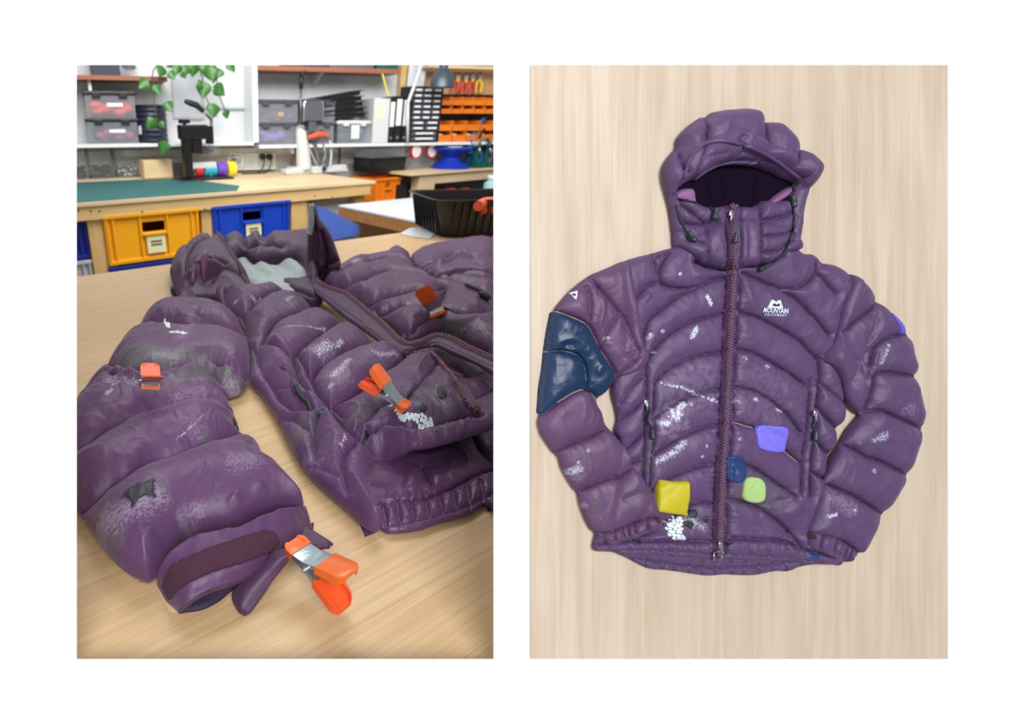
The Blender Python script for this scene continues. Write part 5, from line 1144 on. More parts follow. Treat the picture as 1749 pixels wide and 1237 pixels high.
gl = puff('hood_mesh_lining', TABLE, np.array([TABLE.pix(u, v, 0.045) for u, v in spline(np.array([(396, 430), (412, 415), (436, 425), (470, 422), (514, 428), (538, 455), (534, 482), (505, 487), (470, 484), (440, 476), (412, 458)], float), 5, True)]), M_grey, jl, 0.002, 0.034, 0.05, 0.010, [LS([(440, 440), (470, 450), (520, 480)], 0.06, 0.2, 0.1, 0.04)], folds=[LF([(430, 440), (455, 462), (480, 480)], 0.03, 0.010, 0.04), LF([(480, 438), (500, 455), (520, 470)], 0.03, 0.010, 0.04)], lump=0.14, lscale=7, wr=0.03, seed=83)
gl.obj['label'] = 'pale grey lining inside the hood'
strip('hood_binding', lambda x, y: np.maximum(hoodl.z(x, y), gl.z(x, y)), TABLE, line_px(TABLE, [(371, 414), (384, 424), (394, 440), (408, 458), (425, 472), (450, 484), (480, 492), (505, 500)], 0.055, 3), 0.014, M_piping, jl, 0.002, 0.003, 0.006)
mv = puff('lining_flap', TABLE, hit(hoodl, TABLE, spline(np.array([(322, 480), (327, 466), (336, 455), (350, 448), (366, 446), (368, 453), (352, 457), (342, 466), (334, 480), (330, 488)], float), 4, True)), fabric('mauve_lining_near', (128, 84, 122), 0.5), jl, 0.002, 0.02, 0.016, 0.006, base=lambda x, y: hoodl.z(x, y) - 0.001, seed=85)
mv.obj['label'] = 'mauve lining at the hood edge'
tg = B(); pT = TABLE.world(*TABLE.pix(304, 496, 0.012), 0.012); tg.box(pT, (0.036, 0.02, 0.022), rz=0.2, bev=0.007, seg=3); tg.xf(inv(jl)); tg.obj('cord_toggle', M_grip, jl, True)
puff('collar', TABLE, LO([(478, 491), (505, 489), (530, 484), (540, 496), (552, 516), (532, 522), (505, 514), (484, 504)], 0.045, 0.03, 0.012, False), M_pl2, jl, 0.002, 0.042, 0.03, 0.012, [LS([(485, 496), (510, 500), (540, 512)], 0.03, 0.4, 0.05, 0.03)], lump=0.12, wr=0.03, seed=87)
# ---- standing collar flap
g0 = TABLE.world(*TABLE.pix(548, 482), 0.0)
STAND = Frame(g0, (1, 0, 0), (0, 0, 1), (0, -1, 0))
cf_px = [(523, 492), (521, 462), (524, 432), (525, 400), (527, 370), (529, 350), (532, 344), (538, 352), (546, 373), (556, 386), (566, 402), (577, 432), (582, 450), (578, 470), (566, 484), (548, 494)]
cfp = np.array([STAND.pix(u, v, 0.0) for u, v in spline(np.array(cf_px, float), 4, True)])
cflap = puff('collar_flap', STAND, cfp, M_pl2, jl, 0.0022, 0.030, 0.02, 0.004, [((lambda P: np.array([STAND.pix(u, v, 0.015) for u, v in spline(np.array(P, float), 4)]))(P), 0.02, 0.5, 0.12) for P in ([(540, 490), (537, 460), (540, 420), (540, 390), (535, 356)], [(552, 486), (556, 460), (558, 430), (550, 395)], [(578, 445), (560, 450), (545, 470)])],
    lump=0.2, lscale=16, wr=0.12, seed=88)
spt = lambda P, h=0.02: np.array([STAND.pix(u, v, h) for u, v in spline(np.array(P, float), 4)])
strip('collar_edging', cflap, STAND, spt([(528, 400), (531, 385), (533, 368), (532, 350)]), 0.014, M_grey, jl, 0.001, 0.003, 0.006)['label'] = 'grey edging of the collar'
ze = spt([(550, 488), (542, 474), (538, 455), (539, 425), (541, 398)])
strip('zip_tape', cflap, STAND, ze, 0.012, M_tape, jl, 0.001, 0.002, 0.006)
teeth('zip_teeth', cflap, STAND, ze, 0.008, 0.0034, M_teeth2, jl, 0.003, 0.002)
pl_ = spt([(511, 426), (520, 418), (531, 424), (533, 436), (528, 446), (518, 444)], 0.01)

# ================================================================== orange-tipped spring clamps
M_orange = mat('orange_vinyl', (226, 100, 30), 0.35, coat=0.3)
M_orange_d = mat('orange_vinyl_inside', (222, 80, 30), 0.4)
M_zinc = mat('zinc_steel', (176, 190, 198), 0.28, 0.85, bump=0.1, bscale=300)
def clamp(p0, p1, p2, width, label):
    P0, P1, P2 = (Vector(p) for p in (p0, p1, p2))
    mid = (P1 + P2) / 2; X = mid - P0; L = X.length; X.normalize()
    Zv = (P1 - P2); Zv = (Zv - X * Zv.dot(X)); spread = Zv.length; Zv.normalize(); Y = Zv.cross(X)
    M = Matrix((X, Y, Zv)).transposed().to_4x4(); M.translation = P0
    e = bpy.data.objects.new('spring_clamp', None); COL.objects.link(e); e.location = P0; e.empty_display_size = 0.03
    e.rotation_mode = 'XYZ'; e.rotation_euler = M.to_3x3().to_euler()
    tag(e, label, 'clamp', 'orange tipped spring clamps')
    w = width
    for s in (1, -1):
        prof = [(0.0, 0.010 * L), (0.16 * L, 0.035 * L), (0.40 * L, 0.075 * L), (0.60 * L, 0.05 * L + spread * 0.2), (1.0 * L, spread / 2)]
        def chan(x0, x1, ww, th, fl, grow=0.0, rnd=False, n=9):
            xs = np.linspace(x0, x1, n); zs = np.interp(xs, [p[0] for p in prof], [p[1] for p in prof])
            b = B(); rows = []
            for i, (x, z) in enumerate(zip(xs, zs)):
                t = i / (n - 1); k = 1.0
                if rnd == 'end': k = 1 - 0.35 * max(0, (t - 0.75) / 0.25) ** 2
                if rnd == 'start': k = 1 - 0.3 * max(0, (0.4 - t) / 0.4) ** 2
                hw = ww / 2 * k
                zo = z + grow; zi = z - th - grow
                sec = [(-hw, zi - fl), (-hw, zo - th * .3), (-hw * 0.86, zo), (hw * 0.86, zo), (hw, zo - th * .3), (hw, zi - fl), (hw - th, zi - fl), (hw - th, zi), (-hw + th, zi), (-hw + th, zi - fl)]
                rows.append([b.bm.verts.new((x, y, s * zz)) for y, zz in sec])
            m = len(rows[0])
            for a, c in zip(rows, rows[1:]):
                for j in range(m): b.bm.faces.new((a[j], a[(j + 1) % m], c[(j + 1) % m], c[j]))
            b.bm.faces.new(rows[0]); b.bm.faces.new(rows[-1]); return b
        arm = chan(0.05 * L, 0.72 * L, w, 0.0012, 0.10 * L * 0.55).obj('arm', M_zinc, e, True, 0.5)
        chan(0.58 * L, 1.0 * L, w + 0.003, 0.0026, 0.055 * L, 0.0012, 'end', 12).obj('handle_cover', M_orange if s > 0 else M_orange_d, arm, True, 0.6)
        chan(-0.01 * L, 0.17 * L, w + 0.002, 0.003, 0.02 * L, 0.0010, 'start', 6).obj('jaw_cover', M_orange, arm, True, 0.6)
    B().cyl((0.43 * L, -w * 0.62, 0), (0.43 * L, w * 0.62, 0), 0.035 * L, None, 14).cyl((0.43 * L, -w * 0.68, 0), (0.43 * L, w * 0.68, 0), 0.02 * L, None, 12).obj('pivot_pin', M_zinc, e, True)
    sp_ = [(0.43 * L + 0.055 * L * math.cos(t), -w * 0.3 + w * 0.6 * t / (6 * math.pi), 0.055 * L * math.sin(t)) for t in np.linspace(0, 6 * math.pi, 60)]
    B().tube(sp_, 0.012 * L, 6).obj('spring', M_zinc, e, True)
    return e
def tw(u, v, h): return TABLE.world(*TABLE.pix(u, v, h), h)
def hz(c, u, v): q = hit(c, TABLE, [(u, v)])[0]; return float(zof(c, q[0], q[1]))
clamp(tw(499, 928, 0.040), tw(606, 982, 0.056), tw(584, 1038, 0.012), 0.023, 'largest orange tipped spring clamp, gripping the strap of the sleeve cuff')
z1 = hz(front, 694, 698) + 0.014
clamp(tw(694, 698, z1), tw(644, 626, z1 + .042), tw(613, 652, z1 + .018), 0.024, 'orange tipped spring clamp above the white flaking print near the jacket hem')
z2 = hz(far_, 748, 540) + 0.005
clamp(tw(748, 540, z2), tw(727, 512, z2 + .040), tw(748, 514, z2 + .004), 0.030, 'orange tipped spring clamp on the far front panel, right of the main zip')
z3 = hz(sleeve, 257, 664) + 0.016
clamp(tw(257, 664, z3), tw(263, 628, z3 + .042), tw(255, 634, z3 + .008), 0.022, 'orange tipped spring clamp on the sleeve fold beside the grey grime')

# ================================================================== the workshop behind the table
YB = YAW
def use_frame(y):
    global YAW, RA, RB
    YAW = y; RA = np.array((math.cos(y), math.sin(y), 0.0)); RB = np.array((-math.sin(y), math.cos(y), 0.0))
_w0, _w1 = wor(0.95, 4.32, 0), wor(3.40, 3.72, 0)
YW = math.atan2(_w1[1] - _w0[1], _w1[0] - _w0[0])
use_frame(YW); BW = float(_w0 @ RB)
def wall_b(a):                             # the wall's place in the bench's axes
    A_, B_ = RBB; return A_ + B_ * a
RBB = (4.32 + 0.95 * 0.60 / 2.45, -0.60 / 2.45)
def thing(name, a, b, z, label, cat, group=None, rz=0.0):
    return empty(name, wor(a, b, z).tolist(), YAW + rz, label, cat, group)
def span(u0, u1, vb, vt, b):
    p0, p1 = onb(u0, vb, b), onb(u1, vb, b); t = onb((u0 + u1) / 2, vt, b)
    return p0[0], p1[0], (p0[2] + p1[2]) / 2, t[2]
c0, c1 = wor(-2.5, BW + 0.04, 0), wor(7.5, BW + 0.04, 0)
o = B().box((0, 0, 1.3), (10, 0.08, 2.6)).obj('wall_back', M_wall_in); o.location = wor(2.5, BW + 0.04, 0); o.rotation_euler = (0, 0, YAW); tag(o, kind='structure')
M_benchtop = wood('birch_ply_top', (222, 196, 152), (232, 210, 172), (196, 162, 116), rot=0, along=1.5, across=20, rough=0.5, streak=0.35, bump=0.05)
M_beam = wood('pine_beam', (222, 184, 118), (236, 204, 146), (184, 138, 78), rot=0, along=1.6, across=18, rough=0.6, streak=0.35, bump=0.08)
M_leg2 = wood('pine_post', (214, 172, 110), (226, 190, 130), (176, 130, 74), rot=0, along=14, across=2.0, rough=0.6, streak=0.3, bump=0.08)
M_shelf = mat('red_brown_shelf', (146, 88, 62), 0.5, var=0.12, vscale=6)
M_white = mat('white_laminate', (226, 228, 230), 0.35)
M_wtop = mat('pale_laminate_top', (206, 214, 224), 0.35)
M_edge = wood('ply_edge', (168, 116, 56), (186, 134, 70), (120, 78, 34), rot=0, along=2, across=30, rough=0.5, streak=0.4, bump=0.05)
M_matg = mat('green_cutting_mat', (40, 98, 96), 0.6, var=0.08, vscale=10)
M_blk = mat('black_plastic', (22, 23, 25), 0.42)
M_blk2 = mat('black_metal', (18, 19, 21), 0.35, 0.3)
M_yc = mat('yellow_crate_plastic', (246, 172, 14), 0.45)
M_bc = mat('blue_crate_plastic', (16, 66, 190), 0.45)
M_bcd = mat('navy_crate_plastic', (14, 40, 140), 0.45)
M_gc = mat('grey_crate_plastic', (186, 190, 190), 0.5)
M_note = mat('pale_note', (232, 226, 178), 0.8)
M_pen = mat('pen_ink', (70, 66, 60), 0.8)
M_clear = glassy('clear_plastic', (226, 230, 234), 0.055, 0.2)
M_clear2 = glassy('smoky_plastic', (206, 210, 220), 0.15, 0.25)
M_coral = mat('coral_fabric', (234, 84, 70), 0.8, var=0.1, vscale=20)
M_rose = mat('rose_fabric', (170, 76, 110), 0.8, var=0.15, vscale=20)
M_yell = mat('yellow_fabric', (214, 160, 44), 0.8)
M_mauve = mat('violet_fabric', (120, 98, 176), 0.8)
M_dgrey = mat('dark_grey_fabric', (62, 66, 76), 0.8)
M_dnavy = mat('dark_navy_plastic', (34, 38, 62), 0.45)
M_or = mat('orange_plastic', (232, 124, 18), 0.45)
M_mgrey = mat('grey_metal', (118, 120, 124), 0.35, 0.6)
M_lgrey = mat('light_grey_enamel', (204, 208, 206), 0.4)
M_leaf = mat('pothos_leaf', (54, 108, 38), 0.4, var=0.25, vscale=30)
M_stem = mat('pothos_stem', (60, 92, 44), 0.6)
M_paper = mat('paper', (218, 222, 226), 0.85, var=0.02, vscale=20)
M_ptint = mat('grey_paper', (202, 206, 212), 0.85, var=0.06, vscale=30)
M_red = mat('red_plastic', (200, 52, 46), 0.4)
M_cyan = mat('cyan_tape', (60, 170, 190), 0.4)
M_violt = mat('violet_tape', (112, 74, 180), 0.4)
M_yelt = mat('yellow_tape', (232, 214, 40), 0.4)
M_bluep = mat('blue_enamel', (30, 100, 168), 0.4)
M_bluec = mat('cobalt_plastic', (28, 56, 170), 0.4)
M_green = mat('green_enamel', (22, 84, 74), 0.4)
M_peg = mat('pegboard', (190, 150, 104), 0.7, var=0.06, vscale=6)
M_silver = mat('silver_bits', (150, 154, 158), 0.3, 0.8)
M_felt = mat('blue_sheet', (84, 116, 206), 0.7)
M_block = mat('pale_wood_block', (212, 186, 142), 0.7, var=0.08, vscale=12)
M_chrome = mat('chrome', (210, 214, 216), 0.15, 1.0)
M_lamp = mat('lamp_grey', (70, 78, 88), 0.35, 0.2)
M_orl = mat('orange_lever', (222, 96, 62), 0.4)
M_brown = mat('brown_handle', (130, 86, 52), 0.5)

# ---- trunking and uprights
def cbox(name, a0, a1, b0, b1, z0, z1, m, parent=None, bev=0.0):
    """box in room coordinates"""
    c = wor((a0 + a1) / 2, (b0 + b1) / 2, (z0 + z1) / 2)
    bb = B().box((0, 0, 0), (a1 - a0, b1 - b0, z1 - z0), bev=bev)
    if parent is None:
        o = bb.obj(name, m); o.location = c; o.rotation_euler = (0, 0, YAW); return o
    bb.xf(inv(parent) @ Matrix.Translation(Vector(c)) @ Matrix.Rotation(YAW, 4, 'Z'))
    return bb.obj(name, m, parent)
a_up = onb(430, 180, BW - 0.16)[0]
zt0, zt1 = onb(480, 263, BW - .03)[2], onb(480, 252, BW - .03)[2]
tag(cbox('trim_1', -1.0, 6.5, BW - 0.035, BW, zt0, zt1, M_white, None, 0.004), kind='structure')
tag(cbox('trim_2', a_up - 0.02, a_up + 0.02, BW - 0.26, BW, 1.13, 2.2, M_white, None, 0.002), kind='structure')

# ---- shelves (each board a thing)
SB = BW - 0.27
S1, S2 = onb(200, 246, SB)[2], onb(640, 245, SB)[2]
o = thing('wall_shelf', 0.6, SB, S1, 'white lower wall shelf left of the upright, carrying coral storage boxes', 'shelf')
cbox('board', -.6, a_up - 0.02, SB, BW, S1 - 0.022, S1, M_white, o, 0.002)
for a in (0.7, 1.5): cbox('bracket', a, a + 0.02, SB + 0.06, BW, S1 - 0.09, S1 - 0.022, M_white, o)
o = thing('wall_shelf', 3.0, SB, S2, 'white lower wall shelf right of the upright, carrying binders and drawers', 'shelf')
cbox('board', a_up + 0.02, 6.0, SB, BW, S2 - 0.022, S2, M_white, o, 0.002)
for a in (2.6, 3.4, 4.4): cbox('bracket', a, a + 0.02, SB + 0.06, BW, S2 - 0.09, S2 - 0.022, M_white, o)
US1 = onb(200, 135, SB)[2]; a_ue = onb(286, 137, SB)[0]
o = thing('wall_shelf', 0.6, SB, US1, 'red brown upper shelf ending beside the trailing plant', 'shelf')
cbox('board', -.6, a_ue, SB, BW, US1 - 0.008, US1 + 0.02, M_shelf, o, 0.002)
for a in (onb(150, 140, SB)[0],): cbox('bracket', a, a + 0.02, SB + 0.05, BW, US1 - 0.10, US1 - 0.008, M_white, o)
US2 = onb(560, 120, SB)[2]; a_u2 = onb(684, 125, SB)[0]
o = thing('wall_shelf', 3.0, SB, US2, 'red brown upper shelf above the black trays and storage boxes', 'shelf')
cbox('board', a_up + 0.02, a_u2, SB, BW, US2 - 0.012, US2 + 0.02, M_shelf, o, 0.002)
for a in (onb(556, 130, SB)[0],):
    q = B().prism([(SB + .05 - BW, 0), (0, 0), (0, -.10)], -.008, .008); q.xf(inv(o) @ Matrix.Translation(Vector(wor(a, BW, US2 - .012))) @ Matrix.Rotation(YAW, 4, 'Z') @ Matrix(((0, 0, 1, 0), (1, 0, 0, 0), (0, 1, 0, 0), (0, 0, 0, 1)))); q.obj('bracket', M_white, o)

# ---- storage boxes
def lumps(b, w, d, h, n, seed, r=None):
    rs = random.Random(seed)
    for i in range(n):
        rr = (r or min(w, d, h) * 0.32) * rs.uniform(0.7, 1.1)
        b.sph((rs.uniform(-w / 2 + rr, w / 2 - rr), rs.uniform(-d / 2 + rr, d / 2 - rr), rr * 0.8 + rs.uniform(0, max(0.001, h - 1.9 * rr))), rr, 10, (1.25, 1, 0.8))
    return b
def storage_box(u0, u1, vb, vt, b, z, dp, lid, body, cont, label, seed, strip_=True, cont_h=0.7, lidm=None):
    a0, a1, zz, z1 = span(u0, u1, vb, vt, b); w = a1 - a0; h = z1 - zz
    t = thing('storage_box', (a0 + a1) / 2, b + dp / 2, z, label, 'storage box')
    th = 0.004; q = B(); k = 0.92
    for s in (-1, 1):
        q.box((s * (w * k / 2), 0, h * 0.46), (th, dp * k, h * 0.9)); q.box((0, s * (dp * k / 2), h * 0.46), (w * k, th, h * 0.9))
    q.box((0, 0, th), (w * k, dp * k, th)); q.obj('tub', body, t)
    l = B(); l.box((0, 0, h - 0.012), (w, dp, 0.022), bev=0.006); l.box((0, 0, h - 0.001), (w * 0.86, dp * 0.8, 0.008), bev=0.003)
    lo_ = l.obj('lid', lid, t)
    for s in (-1, 1): B().box((s * w * 0.25, -dp / 2 - 0.004, h - 0.024), (w * 0.16, 0.01, 0.03), bev=0.003).obj('clip', lid, lo_)
    for i, (m, n, fx, fw) in enumerate(cont):
        lumps(B(), w * k * fw * 0.95, dp * k * 0.92, h * cont_h, n, seed + i).xf(Matrix.Translation((w * k * fx, 0, 0.008))).obj('folded_contents', m, t, True)
    if strip_: B().box((w * 0.08, -dp * k / 2 - 0.003, h * 0.5), (w * 0.30, 0.003, h * 0.14)).obj('label_strip', M_paper, t)
    return t
sb = SB + 0.02
storage_box(146, 236, 200, 154, sb, S1 + (lambda q: q[3] - q[2])(span(150, 241, 246, 202, sb)), 0.24, M_blk, M_clear2, [(M_coral, 40, 0.0, 1.0)], 'clear storage box of coral fabric with black lid, upper of two stacked', 3, cont_h=0.75)
storage_box(150, 241, 246, 202, sb, S1, 0.24, M_blk, M_clear2, [(M_rose, 30, 0.05, 0.85), (M_dgrey, 3, -0.3, 0.3)], 'clear storage box of rose fabric with black lid, lower of two stacked', 9, cont_h=0.6)
za = S2; hh = (lambda q: q[3] - q[2])(span(436, 508, 244, 206, sb))
storage_box(436, 508, 244, 206, sb, S2, 0.24, M_dgrey, M_clear2, [(M_mauve, 34, 0.0, 1.0), (M_yell, 3, 0.1, 0.4)], 'smoky storage box holding violet cloth, right of the white upright', 13, False, 0.7)
storage_box(434, 512, 205, 166, sb, S2 + hh, 0.24, M_dgrey, M_clear2, [(M_dgrey, 8, 0, 1.0), (M_yell, 4, 0.12, 0.45)], 'smoky storage box with yellow labelled cloth, on top of the violet one', 15, False, 0.6)
storage_box(512, 572, 244, 206, sb, S2, 0.24, M_dgrey, M_clear2, [(M_dgrey, 9, 0, 1.0), (M_mauve, 3, -0.1, 0.6)], 'smoky storage box half hidden behind the white arm press, lower', 17, False, 0.6)
storage_box(514, 574, 205, 166, sb, S2 + hh, 0.24, M_dgrey, M_clear2, [(M_dgrey, 10, 0, 1.0)], 'smoky storage box of grey cloth behind the grey guard of the arm press', 19, False, 0.8)
t = storage_box(575, 633, 243, 204, sb, S2, 0.22, M_lgrey, M_clear2, [(M_dgrey, 10, -0.1, 0.8), (M_bluep, 2, 0.25, 0.3)], 'clear box with a white paper label under the stacked black trays', 23, False, 0.7)
B().box((0.01, -0.107, 0.085), (0.07, 0.003, 0.10)).obj('paper_label', M_paper, t)
# boxes just showing on the upper shelves
a0, a1, zz, z1 = span(157, 205, 125, 85, sb)
t = thing('storage_box', (a0 + a1) / 2, sb + 0.1, US1 + 0.02, 'dark blue grey tub on the red brown shelf above the coral boxes', 'storage box')
q = B()
for s in (-1, 1): q.box((s * (a1 - a0) / 2, 0, 0.08), (0.006, 0.2, 0.16)); q.box((0, s * 0.1, 0.08), (a1 - a0, 0.006, 0.16))
q.box((0, 0, 0.004), (a1 - a0, 0.2, 0.008)); q.obj('tub', M_dgrey, t); B().box((0, 0, 0.165), (a1 - a0 + 0.02, 0.22, 0.02), bev=0.005).obj('lid', M_blk, t)
a0, a1, zz, z1 = span(206, 243, 127, 95, sb)
q = B(); lumps(q, a1 - a0, 0.16, 0.14, 9, 5, 0.05); o = q.obj('plastic_bag', M_clear, None, True); o.location = wor((a0 + a1) / 2, sb + 0.1, US1 + 0.02); o.rotation_euler = (0, 0, YAW); tag(o, 'crumpled clear plastic bag on the upper shelf beside the blue grey tub', 'bag')
for (u0, u1, m, lb) in ((492, 560, M_dgrey, 'grey box on the upper shelf above the smoky storage boxes'), (562, 638, M_mgrey, 'grey box on the upper shelf next to the green crate'), (643, 680, M_green, 'green crate at the right end of the upper shelf')):
    a0, a1, zz, z1 = span(u0, u1, 116, 90, sb); w = a1 - a0
    t = thing('shelf_crate', (a0 + a1) / 2, sb + 0.1, US2 + 0.02, lb, 'crate'); q = B()
    for s in (-1, 1): q.box((s * (w / 2 - 0.004), 0, 0.07), (0.008, 0.2, 0.14)); q.box((0, s * 0.1, 0.07), (w, 0.008, 0.14))
    q.box((0, 0, 0.004), (w, 0.2, 0.008)); q.obj('tub', m, t); B().box((0, -0.104, 0.13), (w + 0.01, 0.012, 0.02), bev=0.003).obj('rim', m, t)

# ---- ribbed dark container
a0, a1, zz, z1 = span(238, 292, 246, 180, sb); w = a1 - a0; h = z1 - zz
t = thing('ribbed_drum', (a0 + a1) / 2, sb + w / 2, S1, 'dark navy ribbed drum standing beside the coral storage boxes', 'container')
pr = [(0.0, 0)] + [(w / 2 * (1.0 if i % 2 else 0.94), h * 0.93 * i / 14) for i in range(15)] + [(0.0, h * 0.93)]
B().lathe(pr, n=28).obj('drum', M_dnavy, t, True, 0.5)
B().lathe([(0, h * 0.93), (w * 0.5, h * 0.93), (w * 0.5, h), (0, h)], n=28).obj('lid', M_blk, t, True, 0.5)
B().box((-w * 0.42, -w * 0.30, h * 0.35), (0.02, 0.01, h * 0.22), rz=-0.9).obj('label_strip', M_paper, t)

# ---- black trays, file box, binders
ang = 0.16
a0, a1, zz, z1 = span(556, 634, 200, 150, sb - 0.02); w = a1 - a0
zb = S2 + (lambda q: q[3] - q[2])(span(575, 633, 243, 204, sb)) + 0.006
def tray_prof(w, d, h):
    q = B()
    q.box((0, 0, 0.002), (w * 0.9, d * 0.9, 0.004))
    for s in (-1, 1):
        q.box((s * w * 0.465, 0, h / 2), (0.005, d * 0.94, h), ry=s * 0.08); q.box((0, s * d * 0.465, h / 2), (w * 0.94, 0.005, h), rx=-s * 0.08)
    return q
for k in range(5):
    t = thing('black_tray', (a0 + a1) / 2 - 0.02 - 0.012 * k, sb + 0.112, zb + 0.012 + k * 0.034, ['lowest black tray of the tilted stack on the clear box', 'second black tray up in the tilted stack', 'middle black tray of the tilted stack', 'fourth black tray up in the tilted stack', 'topmost black tray of the tilted stack below the upper shelf'][k], 'tray', 'black trays stacked on the shelf')
    t.rotation_euler = (0, -ang * (0.35 + 0.16 * k), YAW + 0.05 * (k % 2))
    tray_prof(w * 0.98, 0.20, 0.03).obj('pan', M_blk, t); q = B()
    for s in (-1, 1): q.box((s * w * 0.49, 0, 0.03), (0.02, 0.22, 0.005), bev=0.001); q.box((0, s * 0.104, 0.03), (w, 0.02, 0.005), bev=0.001)
    q.obj('rim', M_blk, t)
a0, a1, zz, z1 = span(634, 662, 243, 166, sb); w = a1 - a0; h = z1 - zz
t = thing('magazine_file', (a0 + a1) / 2, sb + 0.12, S2, 'white magazine file beside the clear box on the shelf', 'file box')
q = B(); q.box((-w / 2 + .003, 0, h / 2), (0.006, 0.24, h)); q.box((w / 2 - .003, 0, h / 2), (0.006, 0.24, h)); q.box((0, -0.117, h * 0.5), (w, 0.006, h)); q.box((0, 0.117, h / 2), (w, 0.006, h)); q.box((0, 0, .003), (w, .24, .006)); q.obj('case', M_lgrey, t)
B().box((0, -0.122, h * 0.68), (w * 0.3, 0.004, h * 0.28)).obj('label_strip', M_note, t)
for i, (u0, u1, vt, lb) in enumerate(((662, 671, 168, 'black binder with a white spine label next to the white magazine file'), (672, 683, 163, 'tallest black binder with a long white spine label'), (684, 694, 165, 'black binder with white spine label next to the drawer cabinet'))):
    a0, a1, zz, z1 = span(u0, u1, 243, vt, sb); w = a1 - a0; h = z1 - zz
    t = thing('ring_binder', (a0 + a1) / 2, sb + 0.12, S2, lb, 'binder', 'binders on the shelf')
    q = B(); q.box((-w / 2 + .002, 0, h / 2), (.004, .24, h)); q.box((w / 2 - .002, 0, h / 2), (.004, .24, h)); q.box((0, -.118, h / 2), (w, .004, h)); q.obj('cover', M_blk, t)
    B().box((0, .01, h * .48), (w * .7, .2, h * .9)).obj('pages', M_paper, t)
    B().box((0, -.1215, h * .66), (w * .78, .003, h * .56)).obj('spine_label', M_white, t)
    B().cyl((0, -.118, h * .12), (0, -.124, h * .12), w * .22, None, 12).obj('finger_ring', M_chrome, t)
# ---- drawer cabinet
a0, a1, zz, z1 = span(697, 748, 243, 147, sb); w = a1 - a0; h = z1 - zz
t = thing('drawer_cabinet', (a0 + a1) / 2, sb + 0.1, S2, 'black cabinet of small clear drawers next to the orange bins', 'cabinet')
q = B()
for s in (-1, 1): q.box((s * (w / 2 - .004), 0, h / 2), (.008, .2, h))
q.box((0, .095, h / 2), (w, .008, h)); q.box((0, 0, .004), (w, .2, .008)); q.box((0, 0, h - .004), (w, .2, .008))
rows = [3] * 6 + [2] * 2 + [1] * 2; rh = (h - 0.016) / len(rows)
for i in range(1, len(rows)): q.box((0, 0, h - .008 - i * rh), (w, .19, .004))
q.obj('carcass', M_blk, t)
for i, n in enumerate(rows):
    zc = h - .008 - (i + .5) * rh; dw = (w - .02) / n
    for j in range(n):
        x = -w / 2 + .01 + (j + .5) * dw
        d = B(); d.box((x, -.02, zc), (dw * .9, .16, rh * .74), bev=.002); d = d.obj('drawer', M_clear2, t)
        B().box((x, -.106, zc + rh * .05), (dw * .62, .012, rh * .38), bev=.002).obj('pull', M_white, d)
# ---- post, paper, anglepoise lamps
a0, a1, zz, z1 = span(682, 692, 165, 60, BW - 0.06)
tag(cbox('trim_3', a0, a1, BW - 0.06, BW - 0.015, S2, 2.1, M_beam, None, 0.002), kind='structure')
def sheet(name, u0, v0, u1, v1, b, m, label, cat, tilt=0.0, th=0.002):
    p0 = onb(u0, v1, b); p1 = onb(u1, v0, b); w = p1[0] - p0[0]; h = abs(p1[2] - p0[2])
    nx, nz = 12, 10; V = []; F_ = []
    for j in range(nz + 1):
        for i in range(nx + 1): V.append((w * (i / nx - .5), 0.008 * math.sin(i * .6 + j * .4) - 0.012, h * (j / nz)))
    n0 = len(V); V += [(x, y + th, z) for x, y, z in V]; r = nx + 1
    for j in range(nz):
        for i in range(nx):
            k = j * r + i; F_ += [(k, k + 1, k + r + 1, k + r), (n0 + k, n0 + k + r, n0 + k + r + 1, n0 + k + 1)]
    rim = [i for i in range(r)] + [j * r + nx for j in range(1, nz + 1)] + [nz * r + i for i in range(nx - 1, -1, -1)] + [j * r for j in range(nz - 1, 0, -1)]
    for x, y in zip(rim, rim[1:] + rim[:1]): F_.append((x, n0 + x, n0 + y, y))
    me = bpy.data.meshes.new(name); me.from_pydata(V, [], F_); me.update(); o = link(name, me, m, None, True)
    o.location = wor((p0[0] + p1[0]) / 2, b, min(p0[2], p1[2])); o.rotation_euler = (0, tilt, YAW); tag(o, label, cat); return o
sheet('pinned_chart', 296, 130, 346, 204, BW - .005, M_ptint, 'grey printed chart pinned to the wall behind the trailing plant', 'paper', 0.03)
sheet('plastic_sleeve', 346, 108, 419, 186, BW - .008, M_paper, 'white document sleeve pinned to the wall right of the trailing plant', 'paper', 0.02)
sheet('paper_sheet', 694, 112, 727, 155, BW - .10, M_paper, 'white paper sheet behind the pale lamp arm', 'paper')

